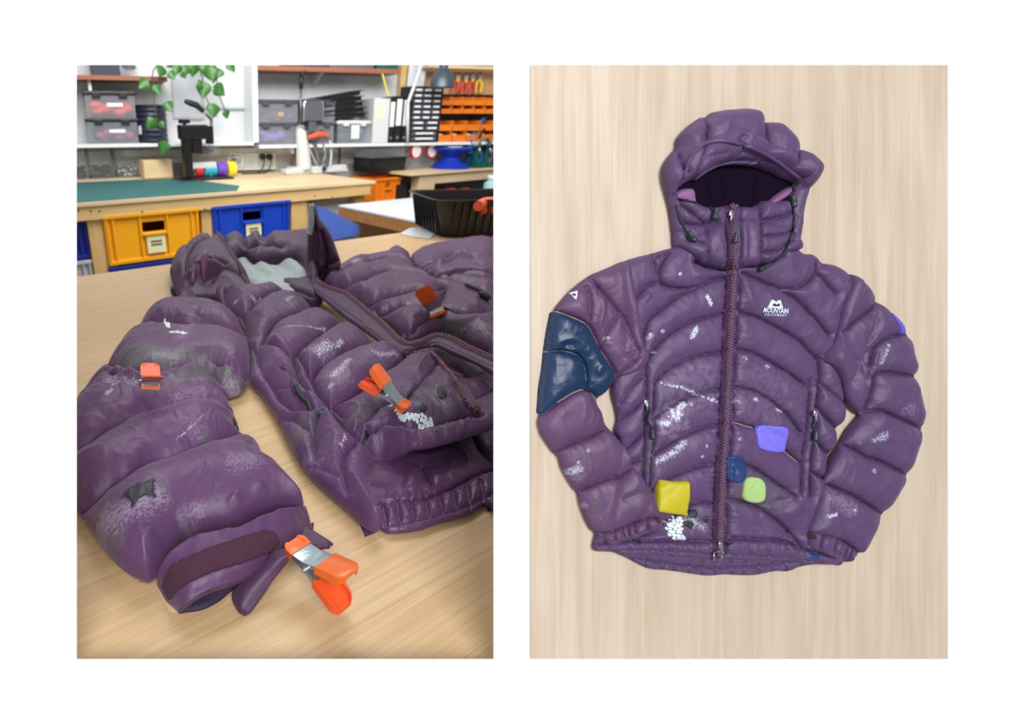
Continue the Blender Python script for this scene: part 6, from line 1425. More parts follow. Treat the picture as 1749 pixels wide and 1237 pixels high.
# ---- pegboard with pliers, orange bins
a0, a1, zz, z1 = span(693, 880, 165, 60, BW - 0.09)
t = thing('pegboard', (a0 + a1) / 2, BW - 0.08, 1.32, 'tan wooden tool board holding red and yellow pliers', 'tool board')
cbox('panel', a0, a1, BW - 0.045, BW - 0.035, 1.20, 2.0, M_peg, t)
zr = onb(800, 118, BW - 0.2)[2]
cbox('ledge', onb(728, 118, BW - .2)[0], a1, BW - 0.22, BW - 0.09, zr, zr + 0.02, M_benchtop, t)
M_yh = mat('yellow_grip', (226, 180, 30), 0.45); M_rh = mat('red_grip', (196, 50, 36), 0.45)
def pliers(u, v0, v1, mm, label, rz):
    p = onb(u, v0, BW - .12); q = onb(u, v1, BW - .12); L = p[2] - q[2]
    t = empty('pliers', wor(p[0], BW - .105, q[2]).tolist(), YAW, label, 'pliers', 'pliers hanging on the tool board'); t.rotation_euler = (0, rz, YAW)
    for s in (-1, 1):
        B().tube([(s * .006, 0, L * .62), (s * .026, 0, L * .42), (s * .03, 0, L * .2), (s * .022, 0, 0)], [.008, .012, .012, .009], 8).obj('handle', mm, t, True)
        B().tube([(s * .004, 0, L * .55), (s * .012, 0, L * .75), (s * .003, 0, L)], [.01, .011, .004], 8).obj('jaw', M_mgrey, t, True)
    B().cyl((0, -.012, L * .6), (0, .012, L * .6), .012, None, 12).obj('pivot', M_yh, t)
pliers(781, 122, 158, M_rh, 'red handled pliers, leftmost of the row on the tool board', 0.22)
pliers(797, 124, 160, M_rh, 'red handled pliers, second from the left on the tool board', 0.10)
pliers(811, 123, 158, M_rh, 'red handled pliers, third from the left on the tool board', -0.05)
pliers(823, 122, 158, M_yh, 'yellow handled pliers at the right of the row on the tool board', 0.0)
# orange bins on a black rail rack
ba = BW - 0.16
t = thing('bin_rack', onb(797, 242, ba)[0], BW - 0.1, S2, 'black louvred rack carrying the rows of orange bins', 'rack')
r0, r1 = onb(750, 242, ba)[0], onb(880, 242, ba)[0]
for vv in (165, 199, 243): z = onb(800, vv, ba)[2]; cbox('rail', r0, r1, BW - 0.07, BW - 0.05, z - .02, z + .02, M_blk, t)
cbox('back_plate', r0, r1, BW - 0.065, BW - 0.05, S2, onb(800, 162, ba)[2], M_blk, t)
proto = None
rowsv = [(180, 166, 6, 750), (194, 181, 6, 750), (223, 206, 5, 746), (242, 222, 5, 744)]
nm = ['top', 'second', 'third', 'bottom']; pl = ['first', 'second', 'third', 'fourth', 'fifth', 'sixth']
for ri, (vb, vt, n, us) in enumerate(rowsv):
    x0, x1, zz, z1 = span(us, 862, vb, vt, ba - 0.06); w = (x1 - x0) / n; hh2 = z1 - zz
    mesh = None
    for j in range(n):
        t = thing('orange_bin', x0 + (j + .5) * w, ba, zz, '%s orange bin from the drawer cabinet in the %s row of the rack' % (pl[j], nm[ri]), 'bin', 'orange bins on the rack')
        if mesh is None:
            q = B(); ww = w * .94
            q.box((0, 0, .004), (ww, .16, .008))
            for s in (-1, 1): q.box((s * (ww / 2 - .003), .01, hh2 / 2), (.006, .15, hh2))
            q.box((0, .077, hh2 / 2), (ww, .006, hh2)); q.box((0, -.08, hh2 * .30), (ww, .006, hh2 * .6), rx=0.2)
            mesh = q.obj('tub', M_or, t).data
            c = lumps(B(), ww * .8, .12, hh2 * .8, 6, ri * 7 + 1, min(hh2, ww) * .22).obj('small_parts', [M_paper, M_coral, M_silver, M_lgrey][ri], t, True); cm = c.data
        else:
            link('tub', mesh, None, t); link('small_parts', cm, None, t)

use_frame(YB)
# ---- bench
BZ, BF = 0.90, 2.966
a_r = onzr(640, 310, BZ)[0]
t = thing('workbench', 1.2, BF + 0.4, 0.0, 'long pine workbench with the green cutting mat and crates beneath', 'workbench')
def deck(a0, a1, b0, z0, z1, m, parent):
    q = B().prism([(a0, b0), (a1, b0), (a1, wall_b(a1) - .01), (a0, wall_b(a0) - .01)], z0, z1)
    q.xf(inv(parent) @ Matrix.Rotation(YAW, 4, 'Z')); return q.obj('top', m, parent)
deck(-.4, a_r + .03, BF - .012, BZ - .018, BZ, M_benchtop, t)
cbox('front_beam', -.4, a_r, BF, BF + 0.045, BZ - 0.092, BZ - 0.018, M_beam, t, 0.003)
for (u0, u1) in ((150, 194), (344, 367), (496, 523)):
    a0 = onb(u0, 395, BF + .03)[0]; a1 = onb(u1, 395, BF + .03)[0]
    cbox('leg', a0, a1, BF + .02, BF + .11, 0, BZ - 0.092, M_leg2, t, 0.003)
cbox('leg', a_r - .09, a_r - .01, BF + .05, BF + .13, 0, BZ - .092, M_leg2, t, 0.003)
cbox('shade_panel', -.4, a_r, BF + .56, BF + .64, 0, BZ - .1, M_mgrey, t)  # added panel, stands in for the dark back under the bench
for (u, v) in ((134, 360), (155, 361), (170, 361), (243, 362), (350, 357), (537, 335), (567, 337)):
    p = onb(u, v, BF); B().cyl((0, 0, 0), (0, -.0015, 0), .006, None, 10).xf(inv(t) @ Matrix.Translation(Vector(wor(p[0], BF, p[2]))) @ Matrix.Rotation(YAW, 4, 'Z')).obj('screw_head', M_brown, t)
mA = onzr(405, 316, BZ); mB = onzr(300, 303, BZ)
q = B().prism([(-.3, BF + .012), (onzr(404, 326, BZ)[0], BF + .012), (onzr(404, 317, BZ)[0], BF + .22), (onzr(300, 303, BZ)[0], BF + .9), (-.3, BF + 1.1)], BZ, BZ + .003)
q.xf(Matrix.Rotation(YAW, 4, 'Z')); o = q.obj('cutting_mat', M_matg); tag(o, 'dark green cutting mat on the left half of the pine workbench', 'mat')

# ---- crates
def crate(u0, u1, vb, vt, b, dp, m, label, note=True, z=None, group='plastic crates under the workbench'):
    a0, a1, zz, z1 = span(u0, u1, vb, vt, b); w = a1 - a0; h = z1 - zz; z0 = zz if z is None else z
    t = thing('stacking_crate', (a0 + a1) / 2, b, z0, label, 'crate', group)
    q = B(); th = .006; y0 = 0.012
    # front wall around the hand hole
    hw, hz0, hz1 = w * .12, h * .60, h * .80
    q.box((0, y0, hz0 / 2), (w, th, hz0)); q.box((0, y0, (hz1 + h) / 2), (w, th, h - hz1))
    for s in (-1, 1):
        q.box((s * (hw + w / 2) / 2, y0, (hz0 + hz1) / 2), (w / 2 - hw, th, hz1 - hz0)); q.box((s * (w / 2 - .003), dp / 2, h / 2), (th, dp, h))
    q.box((0, dp - .003, h / 2), (w, th, h)); q.box((0, dp / 2, .004), (w, dp, .008)); q.obj('body', m, t)
    q = B()
    q.box((0, dp / 2, h - .008), (w + .02, .004, .016)); 
    q.box((0, .004, h - .010), (w + .018, .022, .020), bev=.003); q.box((0, .006, .012), (w, .018, .022), bev=.003); q.obj('rim', m, t)
    for x in (-w / 2 + .012, -w / 2 + .045, -w * .145, w * .145, w / 2 - .045, w / 2 - .012):
        B().box((x, .004, h / 2), (.009, .016, h - .02), bev=.002).obj('rib', m, t)
    B().box((0, .002, hz0 - .012), (w * .26, .024, .014), bev=.003).obj('handle_lip', m, t)
    for i in range(int(w / .022)):
        pass
    if note:
        c = B(); c.box((0.004, -.003, h * .34), (w * .20, .002, h * .36), rx=-.05); c = c.obj('note', M_note, t)
        c2 = B()
        for k in range(2): c2.box((0.004, -.0055, h * (.40 - .07 * k)), (w * .12, .0012, h * .028))
        c2.obj('handwriting', M_pen, c)
    return t
cb = BF + .005
crate(186, 344, 444, 361, cb, .5, M_yc, 'yellow stacking crate with a pale note under the workbench')
crate(194, 340, 500, 447, cb, .5, M_bcd, 'navy stacking crate directly below the yellow crate', False)
crate(366, 494, 418, 347, cb, .5, M_bc, 'bright blue stacking crate with a yellow note, right of the yellow crate')
crate(368, 494, 480, 421, cb, .5, M_bcd, 'navy stacking crate mostly hidden below the bright blue crate', False)
crate(60, 157, 447, 376, cb + .03, .5, M_bcd, 'dark blue stacking crate left of the wide bench leg', False)
crate(60, 164, 500, 449, cb + .03, .5, M_gc, 'light grey crate at the left below the dark blue crate', False)

# ---- things on the bench, left to right
def bitbin(u0, u1, vb, vt, mm, label, seed):
    p = onzr((u0 + u1) / 2, vb, BZ); b = p[1]; a0, a1, zz, z1 = span(u0, u1, vb, vt, b); w = a1 - a0; h = z1 - BZ; d = w * .72
    t = thing('clear_jar', (a0 + a1) / 2, b + d / 2, BZ + .003, label, 'container', 'clear tubs of small parts on the bench')
    q = B()
    for s in (-1, 1): q.box((s * w * .47, 0, h / 2), (.004, d * .94, h), ry=s * .05); q.box((0, s * d * .47, h / 2), (w * .94, .004, h), rx=-s * .05)
    q.box((0, 0, .003), (w * .92, d * .92, .006)); q.obj('tub', M_clear, t)
    q = B()
    for s in (-1, 1): q.box((s * w * .5, 0, h), (.012, d * 1.02, .008), bev=.002); q.box((0, s * d * .5, h), (w * 1.02, .012, .008), bev=.002)
    q.obj('rim', M_clear, t)
    c = lumps(B(), w * .86, d * .86, h * .42, 60, seed, w * .075).obj('small_parts', mm, t, True); c['kind'] = 'stuff'
    return t
M_bits = mat('black_bits', (14, 14, 16), 0.9, spec=0.1)
bitbin(112, 157, 308, 250, M_bits, 'clear tub of black parts at the far left of the bench', 3)
bitbin(157, 200, 306, 246, M_bits, 'clear tub of black parts, second from the left on the bench', 5)
bitbin(201, 245, 304, 248, M_silver, 'clear tub of silver rings next to the pale wood block', 8)
p = onzr(270, 305, BZ); a0, a1, zz, z1 = span(247, 296, 304, 274, p[1])
t = thing('wood_block', (a0 + a1) / 2, p[1] + .04, BZ + .003, 'pale wooden block standing on the cutting mat beside the black press', 'block')
q = B().box((0, 0, (z1 - BZ) / 2), (a1 - a0, .08, z1 - BZ), bev=.003).obj('block', M_block, t)
p2 = onzr(262, 296, BZ); tt = thing('tape_dispenser', p2[0], p2[1] + .1, BZ, 'black round dispenser peeking over the pale wood block', 'dispenser')
B().lathe([(0.02, -.02), (.07, -.02), (.07, .02), (.02, .02)], (0, 0, .075), 24, 'Y').obj('wheel', M_blk, tt, True, .6); B().box((0, 0, .01), (.16, .06, .02), bev=.004).obj('foot', M_blk, tt)
p = onzr(308, 303, BZ); a0, a1, zz, z1 = span(297, 318, 303, 279, p[1])
o = cbox('steel_box', a0, a1, p[1] + .02, p[1] + .09, BZ + .003, z1, M_dgrey, None, .004); tag(o, 'small dark grey box between the wood block and the black press', 'box')

# black eyelet press
p = onzr(340, 308, BZ); pb = p[1] + .05
A_ = lambda u, v, b=pb: onb(u, v, b)
t = thing('hand_press', A_(330, 305)[0], pb, BZ + .003, 'black cast hand press with a raised lever behind the hood of the open jacket', 'press')
def R3(q, par): return (inv(par) @ Matrix.Rotation(0, 4, 'Z'))
def wq(u, v, b=pb): w = A_(u, v, b); return Vector(wor(*w))
def rbox(name, u0, v0, u1, v1, b0, b1, m, par, bev=.004):
    x0 = onb(u0, (v0 + v1) / 2, (b0 + b1) / 2)[0]; x1 = onb(u1, (v0 + v1) / 2, (b0 + b1) / 2)[0]; um = (u0 + u1) / 2
    zt = onb(um, v0, (b0 + b1) / 2)[2]; zb_ = onb(um, v1, (b0 + b1) / 2)[2]
    return cbox(name, x0, x1, b0, b1, max(zb_, BZ if zb_ > BZ - .05 else zb_), zt, m, par, bev)
def rtube(name, pts, b, r, m, par, n=8):
    P = [wq(u, v, bb) for (u, v), bb in zip(pts, b if isinstance(b, (list, tuple)) else [b] * len(pts))]
    q = B().tube(P, r, n); q.xf(inv(par)); return q.obj(name, m, par, True)
rbox('base_plate', 304, 303, 390, 310, pb - .10, pb + .10, M_blk2, t)
rbox('column', 313, 232, 326, 304, pb - .03, pb + .03, M_blk2, t)
rbox('head', 306, 213, 352, 238, pb - .04, pb + .04, M_blk2, t, .01)
rbox('ram', 327, 236, 344, 262, pb - .02, pb + .02, M_blk2, t)
rbox('cap', 307, 204, 322, 211, pb - .03, pb + .03, M_blk2, t)
rtube('cap_stem', [(315, 210), (315, 216)], pb, .012, M_blk2, t)
rbox('side_plate', 352, 215, 363, 246, pb - .02, pb + .02, M_blk2, t)
rtube('lever', [(360, 222), (361, 205), (350, 192), (338, 182)], pb, .011, M_chrome, t)
rtube('lever_grip', [(347, 190), (336, 180), (325, 176), (316, 173)], pb, [.015, .02, .02, .014], M_blk, t, 10)
p = onzr(350, 303, BZ); q0 = p[1] - .03
t = thing('bracket_stand', onb(345, 302, q0)[0], q0, BZ + .003, 'small grey metal bracket stand in front of the black press', 'stand')
rbox('plate', 322, 277, 366, 287, q0 - .04, q0 + .04, M_lgrey, t, .003)
rtube('leg', [(330, 286), (327, 301)], q0 - .03, .007, M_lgrey, t); rtube('leg', [(357, 286), (362, 304)], q0 - .03, .007, M_lgrey, t); rtube('leg', [(338, 286), (336, 298)], q0 + .03, .007, M_lgrey, t)
q = B(); lumps(q, .26, .16, .20, 16, 21, .05)
o = q.obj('plastic_bag', M_clear, None, True); w_ = onb(360, 270, pb + .06); o.location = wor(w_[0], pb + .12, w_[2]); o.rotation_euler = (0, 0, YAW); 
tag(o, 'white crumpled plastic bag hanging over the bracket beside the black press', 'bag'); o.location = wor(w_[0], pb + .14, BZ + .10)
rollb = pb + .09
tp_ = thing('tape_rack', onb(365, 300, rollb)[0], rollb, BZ, 'low rack behind the rolls of coloured tape', 'rack')
cbox('back', onb(330, 300, rollb)[0], onb(400, 300, rollb)[0], rollb + .07, rollb + .085, BZ, BZ + .06, M_dgrey, tp_)
for (u0, u1, m, lb) in ((330, 343, M_red, 'red roll of tape behind the bracket stand'), (345, 367, M_cyan, 'cyan roll of tape behind the bracket stand'), (368, 385, M_violt, 'violet roll of tape next to the yellow roll'), (386, 400, M_yelt, 'yellow roll of tape at the right end of the row')):
    x0 = onb(u0, 285, rollb)[0]; x1 = onb(u1, 285, rollb)[0]; r = .052
    t = thing('tape_roll', (x0 + x1) / 2, rollb, BZ, lb, 'tape roll', 'rolls of coloured tape')
    wd = (x1 - x0) * .92
    B().lathe([(r * .6, -wd / 2), (r, -wd / 2), (r, wd / 2), (r * .6, wd / 2), (r * .6, -wd / 2)], (0, 0, r), 24, 'X').obj('tape', m, t, True, .6)
    B().lathe([(r * .5, -wd / 2), (r * .6, -wd / 2), (r * .6, wd / 2), (r * .5, wd / 2), (r * .5, -wd / 2)], (0, 0, r), 20, 'X').obj('core', M_paper, t, True, .6)
use_frame(YW)
# sockets, plugs and cables
sk = BW - .04
x0, x1, zz, z1 = span(402, 470, 290, 261, sk)
t = thing('socket_strip', (x0 + x1) / 2, sk, (zz + z1) / 2, 'white double socket box on the wall behind the bench', 'socket')
h_ = (z1 - zz); B().box((0, 0, 0), (x1 - x0, .04, h_), bev=.006).obj('box', M_white, t)
for s in (-1, 1): B().box((s * (x1 - x0) * .25, -.021, 0), ((x1 - x0) * .40, .006, h_ * .7), bev=.003).obj('faceplate', M_lgrey, t)
for u, lb in ((449, 'black plug, left of the two in the wall socket'), (461, 'black plug, right of the two in the wall socket')):
    w_ = onb(u, 268, sk - .05); t2 = thing('plug', w_[0], sk - .04, w_[2], lb, 'plug', 'black plugs in the wall socket')
    B().lathe([(0, -.035), (.018, -.03), (.024, -.01), (.024, .012), (0, .014)], (0, 0, 0), 14, 'Y').obj('body', M_blk, t2, True, .8)
    P = [(0, -.03, 0), (0, -.05, -.03), (-.02, -.06, -.08), (-.06, -.08, w_[2] * 0 - (w_[2] - BZ) + .006), (-.2, -.1, -(w_[2] - BZ) + .006)]
    B().tube(spline(np.array(P), .02), .005, 6).obj('cable', M_blk, t2, True)
t = thing('cable_coil', onb(403, 292, sk - .1)[0], sk - .1, BZ, 'loose coil of pale cable on the bench beside the socket box', 'cable')
B().tube([(.055 * math.cos(s), .01 * math.sin(3 * s), .065 + .055 * math.sin(s) + .004 * s) for s in np.linspace(0, 14, 90)], .005, 6).obj('loop', M_lgrey, t, True)

use_frame(YB)
# white arm press with guard
pb2 = onzr(535, 297, BZ)[1] + .06
t = thing('arm_press', onb(535, 298, pb2)[0], pb2, BZ, 'white arm press with grey guard plate and orange lever on the bench', 'press')
rbox('foot', 484, 288, 516, 298, pb2 - .04, pb2 + .05, M_lgrey, t, .01); rbox('foot', 530, 289, 589, 300, pb2 - .08, pb2 + .02, M_lgrey, t, .012)
rbox('base', 494, 283, 586, 295, pb2 - .03, pb2 + .08, M_lgrey, t, .01)
rtube('column', [(519, 288), (517, 255), (514, 228), (512, 215)], pb2, [.062, .052, .042, .028], M_lgrey, t, 14)
rtube('strut', [(526, 250), (538, 275), (545, 284)], pb2 - .02, .01, M_chrome, t)
rbox('guard_plate', 519, 172, 552, 207, pb2 - .05, pb2 - .035, M_mgrey, t, .006)
rtube('guard_frame', [(518, 208), (519, 176), (524, 171), (547, 171), (552, 176), (551, 208)], pb2 - .045, .007, M_chrome, t)
rbox('mount', 524, 205, 536, 226, pb2 - .04, pb2 + .03, M_mgrey, t, .004)
rtube('spring_arm', [(510, 214), (520, 224), (530, 232)], pb2 - .02, .016, M_chrome, t)
rtube('lever', [(527, 235), (540, 230), (552, 229), (561, 233)], pb2 - .06, [.014, .02, .02, .012], M_orl, t, 10)
rtube('linkage', [(548, 222), (562, 232), (570, 250)], pb2 - .03, .008, M_chrome, t)
rtube('ram', [(536, 244), (541, 262), (545, 281)], pb2 - .02, [.020, .022, .018], M_mgrey, t, 12)
rtube('hose', [(552, 246), (556, 262), (553, 275), (560, 284)], pb2 - .05, .010, M_chrome, t)
rtube('side_arm', [(563, 240), (566, 262), (564, 284)], pb2 - .03, .009, M_lgrey, t)
B().cyl(wq(554, 288, pb2 - .10), wq(554, 288, pb2 - .06), .018, None, 12).xf(inv(t)).obj('knob', M_blk, t, True)
rtube('gooseneck_pole', [(513, 222), (514, 150)], pb2, .008, M_mgrey, t); rtube('gooseneck_sleeve', [(514, 152), (515, 128)], pb2, .014, M_blk, t)
rtube('gooseneck_arm', [(515, 128), (522, 119), (535, 112), (560, 98)], pb2, .010, M_blk, t)
t2 = thing('screwdriver', onb(503, 280, pb2 + .04)[0], pb2 + .1, BZ, 'brown handled tool standing left of the white arm press', 'tool')
rtube('handle', [(503, 278), (503, 250)], pb2 + .1, .018, M_brown, t2, 10); rtube('cap', [(503, 250), (503, 245)], pb2 + .1, .02, M_lgrey, t2, 10); rtube('foot', [(503, 284), (503, 278)], pb2 + .1, .03, M_mgrey, t2, 12)
t = thing('clip_pole', onb(579, 285, pb2)[0], pb2, BZ, 'dark slim rod standing right of the white arm press', 'rod')
rtube('rod', [(579, 287), (581, 240)], pb2 + .11, .007, M_dgrey, t); rtube('ring', [(575, 238), (573, 234), (577, 231), (581, 235), (577, 239)], pb2 + .11, .004, M_chrome, t); rbox('base', 573, 282, 587, 286, pb2 + .09, pb2 + .14, M_dgrey, t)

# ---- second bench on the right
b2 = 3.23
x0 = onzr(664, 292, BZ)[0]
t = thing('workbench', 4.2, b2 + .25, 0, 'second pale pine workbench at the right with jars and presses on it', 'workbench')
deck(x0, 4.7, b2, BZ - .02, BZ, M_benchtop, t)
xl0, xl1 = onb(713, 310, b2 + .05)[0], onb(740, 310, b2 + .05)[0]
cbox('front_beam', xl1, 4.7, b2 + .03, b2 + .075, BZ - .10, BZ - .02, M_benchtop, t, .003)
cbox('leg', xl0, xl1, b2 + .03, b2 + .12, 0, BZ - .02, M_benchtop, t, .003)
cbox('shade_panel', x0, 4.7, b2 + .14, b2 + .16, 0, BZ - .1, M_blk, t)  # added black panel in place of the shade below this bench
t = crate(640, 681, 345, 304, b2 + .15, .3, M_or, 'orange crate tucked under the left end of the second bench', False, None, 'crates under the second bench')
for i, u in enumerate((770, 792, 815)):
    w_ = onb(u, 326, b2 + .08); q = B(); lumps(q, .1, .1, .09, 7, 40 + i, .03); o = q.obj('red_glove', M_red, None, True); o.location = wor(w_[0], b2 + .078, w_[2] - .05); o.rotation_euler = (0, 0, YAW)
    tag(o, ['red bundle under the second bench, left one', 'red bundle under the second bench, middle one', 'red bundle under the second bench, right one'][i], 'bundle', 'red bundles under the second bench')
zsh = onb(792, 326, b2 + .08)[2] - .055
o = cbox('under_shelf', onb(742, 326, b2 + .1)[0], 4.7, b2 + .02, b2 + .135, zsh - .02, zsh, M_blk); tag(o, 'black shelf under the second bench carrying red bundles', 'shelf')
# black box with clear tub on it
bk_b = onzr(660, 293, BZ)[1]
x0_, x1_, zz, z1 = span(630, 692, 293, 270, bk_b)
t = thing('black_tray', (x0_ + x1_) / 2, bk_b + .1, BZ, 'black tub on the far end of the bench below the binders', 'tub')
q = B(); w = x1_ - x0_; h = z1 - BZ
for s in (-1, 1): q.box((s * w * .48, 0, h / 2), (.006, .2, h), ry=s * .1); q.box((0, s * .1, h / 2), (w * .96, .006, h), rx=-s * .1)
q.box((0, 0, .004), (w * .94, .19, .008)); q.obj('pan', M_blk, t); q = B()
for s in (-1, 1): q.box((s * w * .51, 0, h), (.02, .23, .006)); q.box((0, s * .112, h), (w * 1.04, .02, .006))
q.obj('rim', M_blk, t)
t = thing('clear_tub', (x0_ + x1_) / 2, bk_b + .1, BZ + h + .004, 'clear lidded tub standing on the black tub below the binders', 'tub')
q = B(); h2 = .06
for s in (-1, 1): q.box((s * w * .46, 0, h2 / 2), (.005, .18, h2)); q.box((0, s * .09, h2 / 2), (w * .92, .005, h2))
q.box((0, 0, .003), (w * .92, .18, .006)); q.obj('tub', M_clear, t); B().box((0, 0, h2), (w, .2, .01), bev=.003).obj('lid', M_clear, t)
# two jars lying with red rims toward the room
for i, (u, v, lb) in enumerate(((711, 258, 'jar with a white red rimmed lid, left of the pair'), (738, 257, 'jar with a white red rimmed lid, right of the pair'))):
    jb = b2 + .22; w_ = onb(u, v, jb); r = (onb(u, v - 13, jb)[2] - onb(u, v + 13, jb)[2]) / 2
    t = thing('glass_jar', w_[0], jb, BZ, lb, 'jar', 'jars with red rimmed lids'); zc = max(w_[2] - BZ, r)
    B().lathe([(0, .02), (r * .9, .02), (r * .95, .14), (r * .5, .16), (0, .16)], (0, 0, zc), 24, 'Y').obj('glass', M_clear, t, True, .6)
    B().lathe([(r * .85, -.006), (r, -.006), (r, .022), (r * .85, .022), (r * .85, -.006)], (0, 0, zc), 28, 'Y').obj('lid_rim', M_red, t, True, .6)
    B().lathe([(0, -.003), (r * .86, -.003), (r * .86, .02), (0, .02)], (0, 0, zc), 28, 'Y').obj('lid_disc', M_white, t, True, .6)
    B().lathe([(r * .18, -.005), (r * .24, -.005), (r * .24, .0), (r * .18, .0), (r * .18, -.005)], (0, 0, zc), 20, 'Y').obj('lid_mark', M_lgrey, t, True, .6)
    if zc > r: B().box((0, .08, (zc - r) / 2), (r * 1.5, .14, zc - r), bev=.004).obj('cradle', M_clear, t)
jb = b2 + .17; x0_, x1_, zz, z1 = span(744, 792, 281, 251, jb); r = (x1_ - x0_) / 2; h = z1 - BZ
t = thing('cable_spool', (x0_ + x1_) / 2, jb, BZ, 'cobalt blue flared spool standing behind the red rimmed jars', 'spool')
B().lathe([(0, 0), (r * .95, 0), (r * .95, .012), (r * .55, h * .3), (r * .40, h * .5), (r * .55, h * .7), (r * 1.0, h * .92), (r, h), (0, h)], n=28).obj('spool', M_bluec, t, True, .7)
B().lathe([(0, h), (r * .5, h), (r * .5, h + .006), (0, h + .006)], n=20).obj('top_disc', M_lgrey, t, True, .7)
# blue lever press and green presses
gb = b2 + .12
t = thing('lever_press', onb(806, 285, gb)[0], gb, BZ, 'blue lever press arm in front of the orange bins', 'press')
rtube('arm', [(800, 262), (803, 240), (812, 222), (826, 203)], gb, [.045, .032, .022, .016], M_bluep, t, 12)
rtube('boss', [(803, 240), (804, 252)], gb - .03, .03, M_bluep, t, 14)
rtube('lever_grip', [(824, 206), (831, 197), (838, 188)], gb, [.014, .018, .018], M_blk, t, 10)
rbox('base', 801, 260, 818, 285, gb - .03, gb + .05, M_bluep, t, .006)
for i, (u0, u1) in enumerate(((808, 824), (826, 842), (844, 860))):
    gg = gb - .04; um = (u0 + u1) / 2
    t = thing('bench_press', onb(um, 285, gg)[0], gg, BZ, ['green cast bench press, leftmost of three beside the blue one', 'green cast bench press, middle of three', 'green cast bench press at the right edge of the opening'][i], 'press', 'green presses on the second bench')
    rbox('base', u0, 278, u1, 285, gg - .06, gg + .04, M_green, t); rbox('column', u0 + 1, 240, u0 + 7, 280, gg - .02, gg + .02, M_green, t); rbox('head', u0, 238, u1 - 1, 250, gg - .03, gg + .03, M_green, t, .008)
    rtube('ram', [(um + 3, 250), (um + 3, 268)], gg, .012, M_chrome, t); rtube('lever', [(um, 242), (um + 6, 228), (um + 12, 220)], gg - .03, .010, M_blk, t); rtube('wheel', [(um - 4, 243), (um + 1, 243)], gg - .06, .035, M_chrome, t, 16)

# ---- lamps on the right
use_frame(YW); DB = BW - .42
t = thing('desk_lamp', onb(755, 140, DB)[0], DB, onb(755, 150, DB)[2], 'dark grey lamp shade hanging in front of the tool board', 'lamp')
ls = onb(755, 150, DB); r = (onb(773, 148, DB)[0] - onb(736, 148, DB)[0]) / 2; hs = onb(755, 112, DB)[2] - ls[2]
B().lathe([(r * .97, 0), (r, .004), (r * .92, hs * .35), (r * .62, hs * .75), (r * .35, hs * .9), (r * .33, hs * 1.2), (0, hs * 1.2), (0, hs * 1.16), (r * .3, hs * .9), (r * .56, hs * .74), (r * .88, hs * .33), (r * .97, 0)], n=28).obj('shade', M_lamp, t, True, .7)
B().sph((0, 0, hs * .35), r * .35, 14).obj('bulb', M_white, t, True)
rtube('arm', [(755, 100), (742, 88), (725, 60)], DB, .014, M_lamp, t)
use_frame(YW)
t = thing('swing_arm_lamp', onb(697, 175, BW - .3)[0], BW - .3, S2, 'pale jointed lamp arm leaning in front of the paper sheet', 'lamp')
rtube('lower_arm', [(697, 175), (708, 145), (719, 112)], BW - .3, .013, M_lgrey, t); rtube('upper_arm', [(719, 112), (722, 95), (705, 60)], BW - .3, .013, M_lgrey, t); rtube('post', [(697, 175), (696, 243)], BW - .3, .012, M_lgrey, t)
t = thing('lanyard', onb(658, 150, SB)[0], SB, onb(660, 160, SB)[2], 'yellow cord hanging down from the right end of the upper shelf', 'cord')
rtube('cord', [(653, 126), (658, 145), (663, 164)], SB - .02, .006, M_yelt, t)

use_frame(YB)
# ---- white table with timber edge, and what stands near it
WZ = 0.80
wc = onzr(582, 350, WZ)
wa, wb1 = wc[0] - .02, wc[1]
t = thing('side_table', wa + .8, wb1 - .5, 0, 'side table with a pale laminate top and wooden edge beyond the work table', 'table')
cbox('top', wa, wa + 2.2, wb1 - 1.05, wb1, WZ - .012, WZ, M_wtop, t, .001)
cbox('core', wa + .002, wa + 2.19, wb1 - 1.048, wb1 - .002, WZ - .075, WZ - .012, M_edge, t)
for (x, y) in ((wa + .05, wb1 - .12), (wa + .05, wb1 - .98), (wa + 2.1, wb1 - .12), (wa + 2.1, wb1 - .98)): cbox('leg', x, x + .045, y, y + .045, 0, WZ - .075, M_leg2, t, .003)
cbox('apron', wa + .1, wa + 2.1, wb1 - .06, wb1 - .04, .55, WZ - .075, M_peg, t)
# low cabinet and blue sheet behind the far corner of the work table
cc = onb(575, 370, BF + .06)
t = thing('white_cabinet', cc[0], BF + .1, 0, 'low white cabinet under the right end of the pine workbench', 'cabinet')
xa, xb = onb(530, 370, BF + .06)[0], onb(632, 370, BF + .06)[0]
cbox('body', xa, xb, BF + .14, BF + .6, 0.02, .77, M_white, t, .004); cbox('door', xa + .01, xb - .01, BF + .12, BF + .14, .05, .55, M_white, t, .003); cbox('drawer', xa + .01, xb - .01, BF + .12, BF + .14, .56, .75, M_white, t, .003)
V0 = [(542, 352), (556, 356), (612, 385), (611, 401), (566, 410), (540, 405)]
bsh = 2.55
P = [onb(u, v, bsh) for u, v in V0]
q = B(); c_ = np.mean(P, 0)
q.prism([(p[0] - c_[0], p[2] - c_[2]) for p in P], -.012, .012)
o = q.obj('foam_sheet', M_felt, None); o.rotation_euler = (math.pi / 2, 0, YAW); o.location = wor(c_[0], bsh, c_[2]); tag(o, 'blue angled panel leaning between the workbench and the side table', 'panel')
lowz = min(p[2] for p in P)
o = cbox('stool', c_[0] - .14, c_[0] + .16, bsh - .12, bsh + .15, lowz - .03, lowz - .002, M_dgrey); tag(o, 'dark low stool top carrying the blue angled panel', 'stool')
for sx in (-.12, .13):
    for sy in (-.1, .12): cbox('leg', c_[0] + sx, c_[0] + sx + .02, bsh + sy, bsh + sy + .02, 0, lowz - .03, M_dgrey, o)

